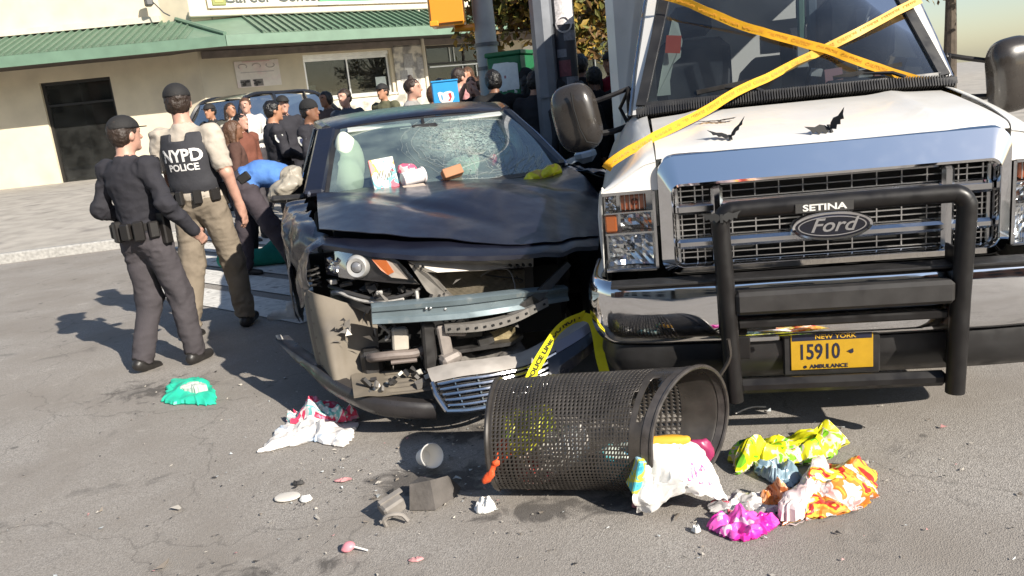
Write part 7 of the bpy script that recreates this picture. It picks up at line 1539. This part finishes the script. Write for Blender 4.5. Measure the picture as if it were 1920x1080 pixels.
# things lying at the foot of the windscreen
def on_car(o, p, rot, label, cat):
    o.matrix_world = CAR.matrix_basis @ Matrix.Translation(p) @ Euler([R(a) for a in rot]).to_matrix().to_4x4(); return tag(o, label, cat)
o = MB().box((0, 0, 0), (.15, .05, .185), bev=.003).build('printed_box', patch_mat('box_print', [(.70, .25, .25), (.74, .42, .06), (.70, .66, .50), (.72, .72, .70), (.74, .73, .70), (.15, .52, .55), (.68, .10, .15)], 11, .5, 1.5, bump=0)); on_car(o, (-.40, 1.33, 1.105), (-12, -4, 4), 'colourful printed box standing against the windscreen', 'box')
b = MB(); rs = np.random.RandomState(1)
for k in range(7): b.box((-.04+.015*k, -.0262, -.012+.012*math.sin(k*1.3)), (.005, .001, .045), rot=(0, 25, 0))
b.build('box_print_strokes', INKB, o)
o = solid('pink_packet', [ell((0, 0, 0), (.06, .03, .042), k=.02), ell((.03, -.005, -.015), (.045, .025, .03), k=.02)], patch_mat('pink_packet_print', [(.62, .04, .10), (.70, .10, .18), (.74, .5, .5)], 10, .35, 2.5), .008, None, noise=(.006, 35)); on_car(o, (-.245, 1.44, 1.105), (0, 5, 0), 'crushed pink red packet behind the white tub', 'packet')
M = Euler((R(-8), R(84), 0)).to_matrix(); o = MB().lathe([(0, -.07), (.040, -.07), (.043, -.066), (.044, .055), (.050, .058), (.050, .070), (.046, .073), (0, .070)], 26, (0, 0, 0), M).build('white_tub', mat('tub_white', (.76, .70, .69), .45)); on_car(o, (-.225, 1.32, 1.066), (0, 0, 8), 'white plastic tub lying on its side at the windscreen foot', 'tub')
o = MB().box((0, 0, 0), (.125, .07, .06), bev=.003).build('brown_carton', mat('kraft_card', (.36, .17, .085), .75, var=.12)); on_car(o, (.02, 1.36, 1.062), (-25, -10, 10), 'small brown cardboard carton on the cracked glass', 'carton')
o = solid('yellow_snack_bag', [ell((0, 0, 0), (.12, .05, .045), k=.03), ell((.07, .0, .02), (.06, .04, .035), k=.03), ell((-.09, .0, -.012), (.06, .04, .03), k=.03)], patch_mat('yellow_bag_print', [(.68, .50, .05), (.74, .66, .02), (.76, .70, .02), (.60, .40, .08), (.55, .62, .05)], 8, .28, 6.5), .009, None, noise=(.012, 24)); on_car(o, (.575, 1.30, .975), (0, -6, 8), 'yellow snack bag lying at the right foot of the windscreen', 'bag')
o = solid('red_cloth', [ell((0, 0, 0), (.03, .05, .045), k=.02), cap((0, 0, 0), (.04, .05, -.05), .025, k=.02)], mat('crimson_cloth', (.42, .02, .08), .7), .008, None, noise=(.006, 30)); on_car(o, (.345, 1.66, 1.085), (0, 0, 0), 'crimson cloth behind the broken windscreen', 'cloth')
b = MB(); b.box((0, 0, 0), (.085, .05, .012), rot=(0, 0, 10), bev=.003); b.box((-.10, -.02, 0), (.07, .06, .008), rot=(0, 0, -15), bev=.002, mi=1); b.box((.11, .04, .002), (.13, .09, .006), rot=(4, 0, 6), mi=2)
o = b.build('label_card', [mat('yellow_label', (.66, .52, .04), .5), mat('olive_label', (.40, .32, .12), .6), mat('tan_label', (.52, .42, .34), .6)]); on_car(o, (-.345, 1.17, 1.012), (6, 0, 0), 'yellow and tan label cards lying on the hood', 'card')
o = solid('crumpled_airbag', [ell((0, 0, 0), (.11, .09, .05), k=.03), ell((.06, .04, .05), (.07, .07, .05), k=.03), ell((-.08, .02, -.02), (.06, .06, .04), k=.03)], mat('beige_film', (.30, .27, .22), .5, bump=.3, bscale=25), .010, None, noise=(.014, 22)); on_car(o, (-.985, 1.72, 1.075), (0, -20, 10), 'crumpled beige plastic over the near door mirror', 'plastic')
# grit and fragments strewn on the asphalt
rs = np.random.RandomState(7); b = MB()
for k in range(1300):
    if k < 800: x, y = rs.uniform(-2.6, 1.7), rs.uniform(2.0, 5.2)
    else: x, y = rs.normal(-.25, .55), rs.normal(3.15, .32)
    s = rs.uniform(.0015, .006)*(1 if rs.rand() < .93 else 2.2); q = rs.randn(5, 3)*s*np.array([1, 1, .5]); q[:, 2] = np.abs(q[:, 2]); q += [x, y, .001]
    b.add(q, [(0, 1, 2), (0, 2, 3), (0, 3, 4), (1, 2, 4), (2, 3, 4), (0, 1, 4)], int(rs.choice(5, p=[.34, .30, .2, .12, .04])))
o = b.build('road_grit', [mat('grit_pale', (.48, .44, .38), .8), mat('grit_dark', (.04, .037, .035), .7), mat('grit_brown', (.20, .17, .14), .8), mat('grit_glass', (.55, .58, .58), .2), mat('grit_pink', (.5, .25, .24), .7)]); tag(o, 'grit and broken fragments strewn on the asphalt', 'debris', kind='stuff')
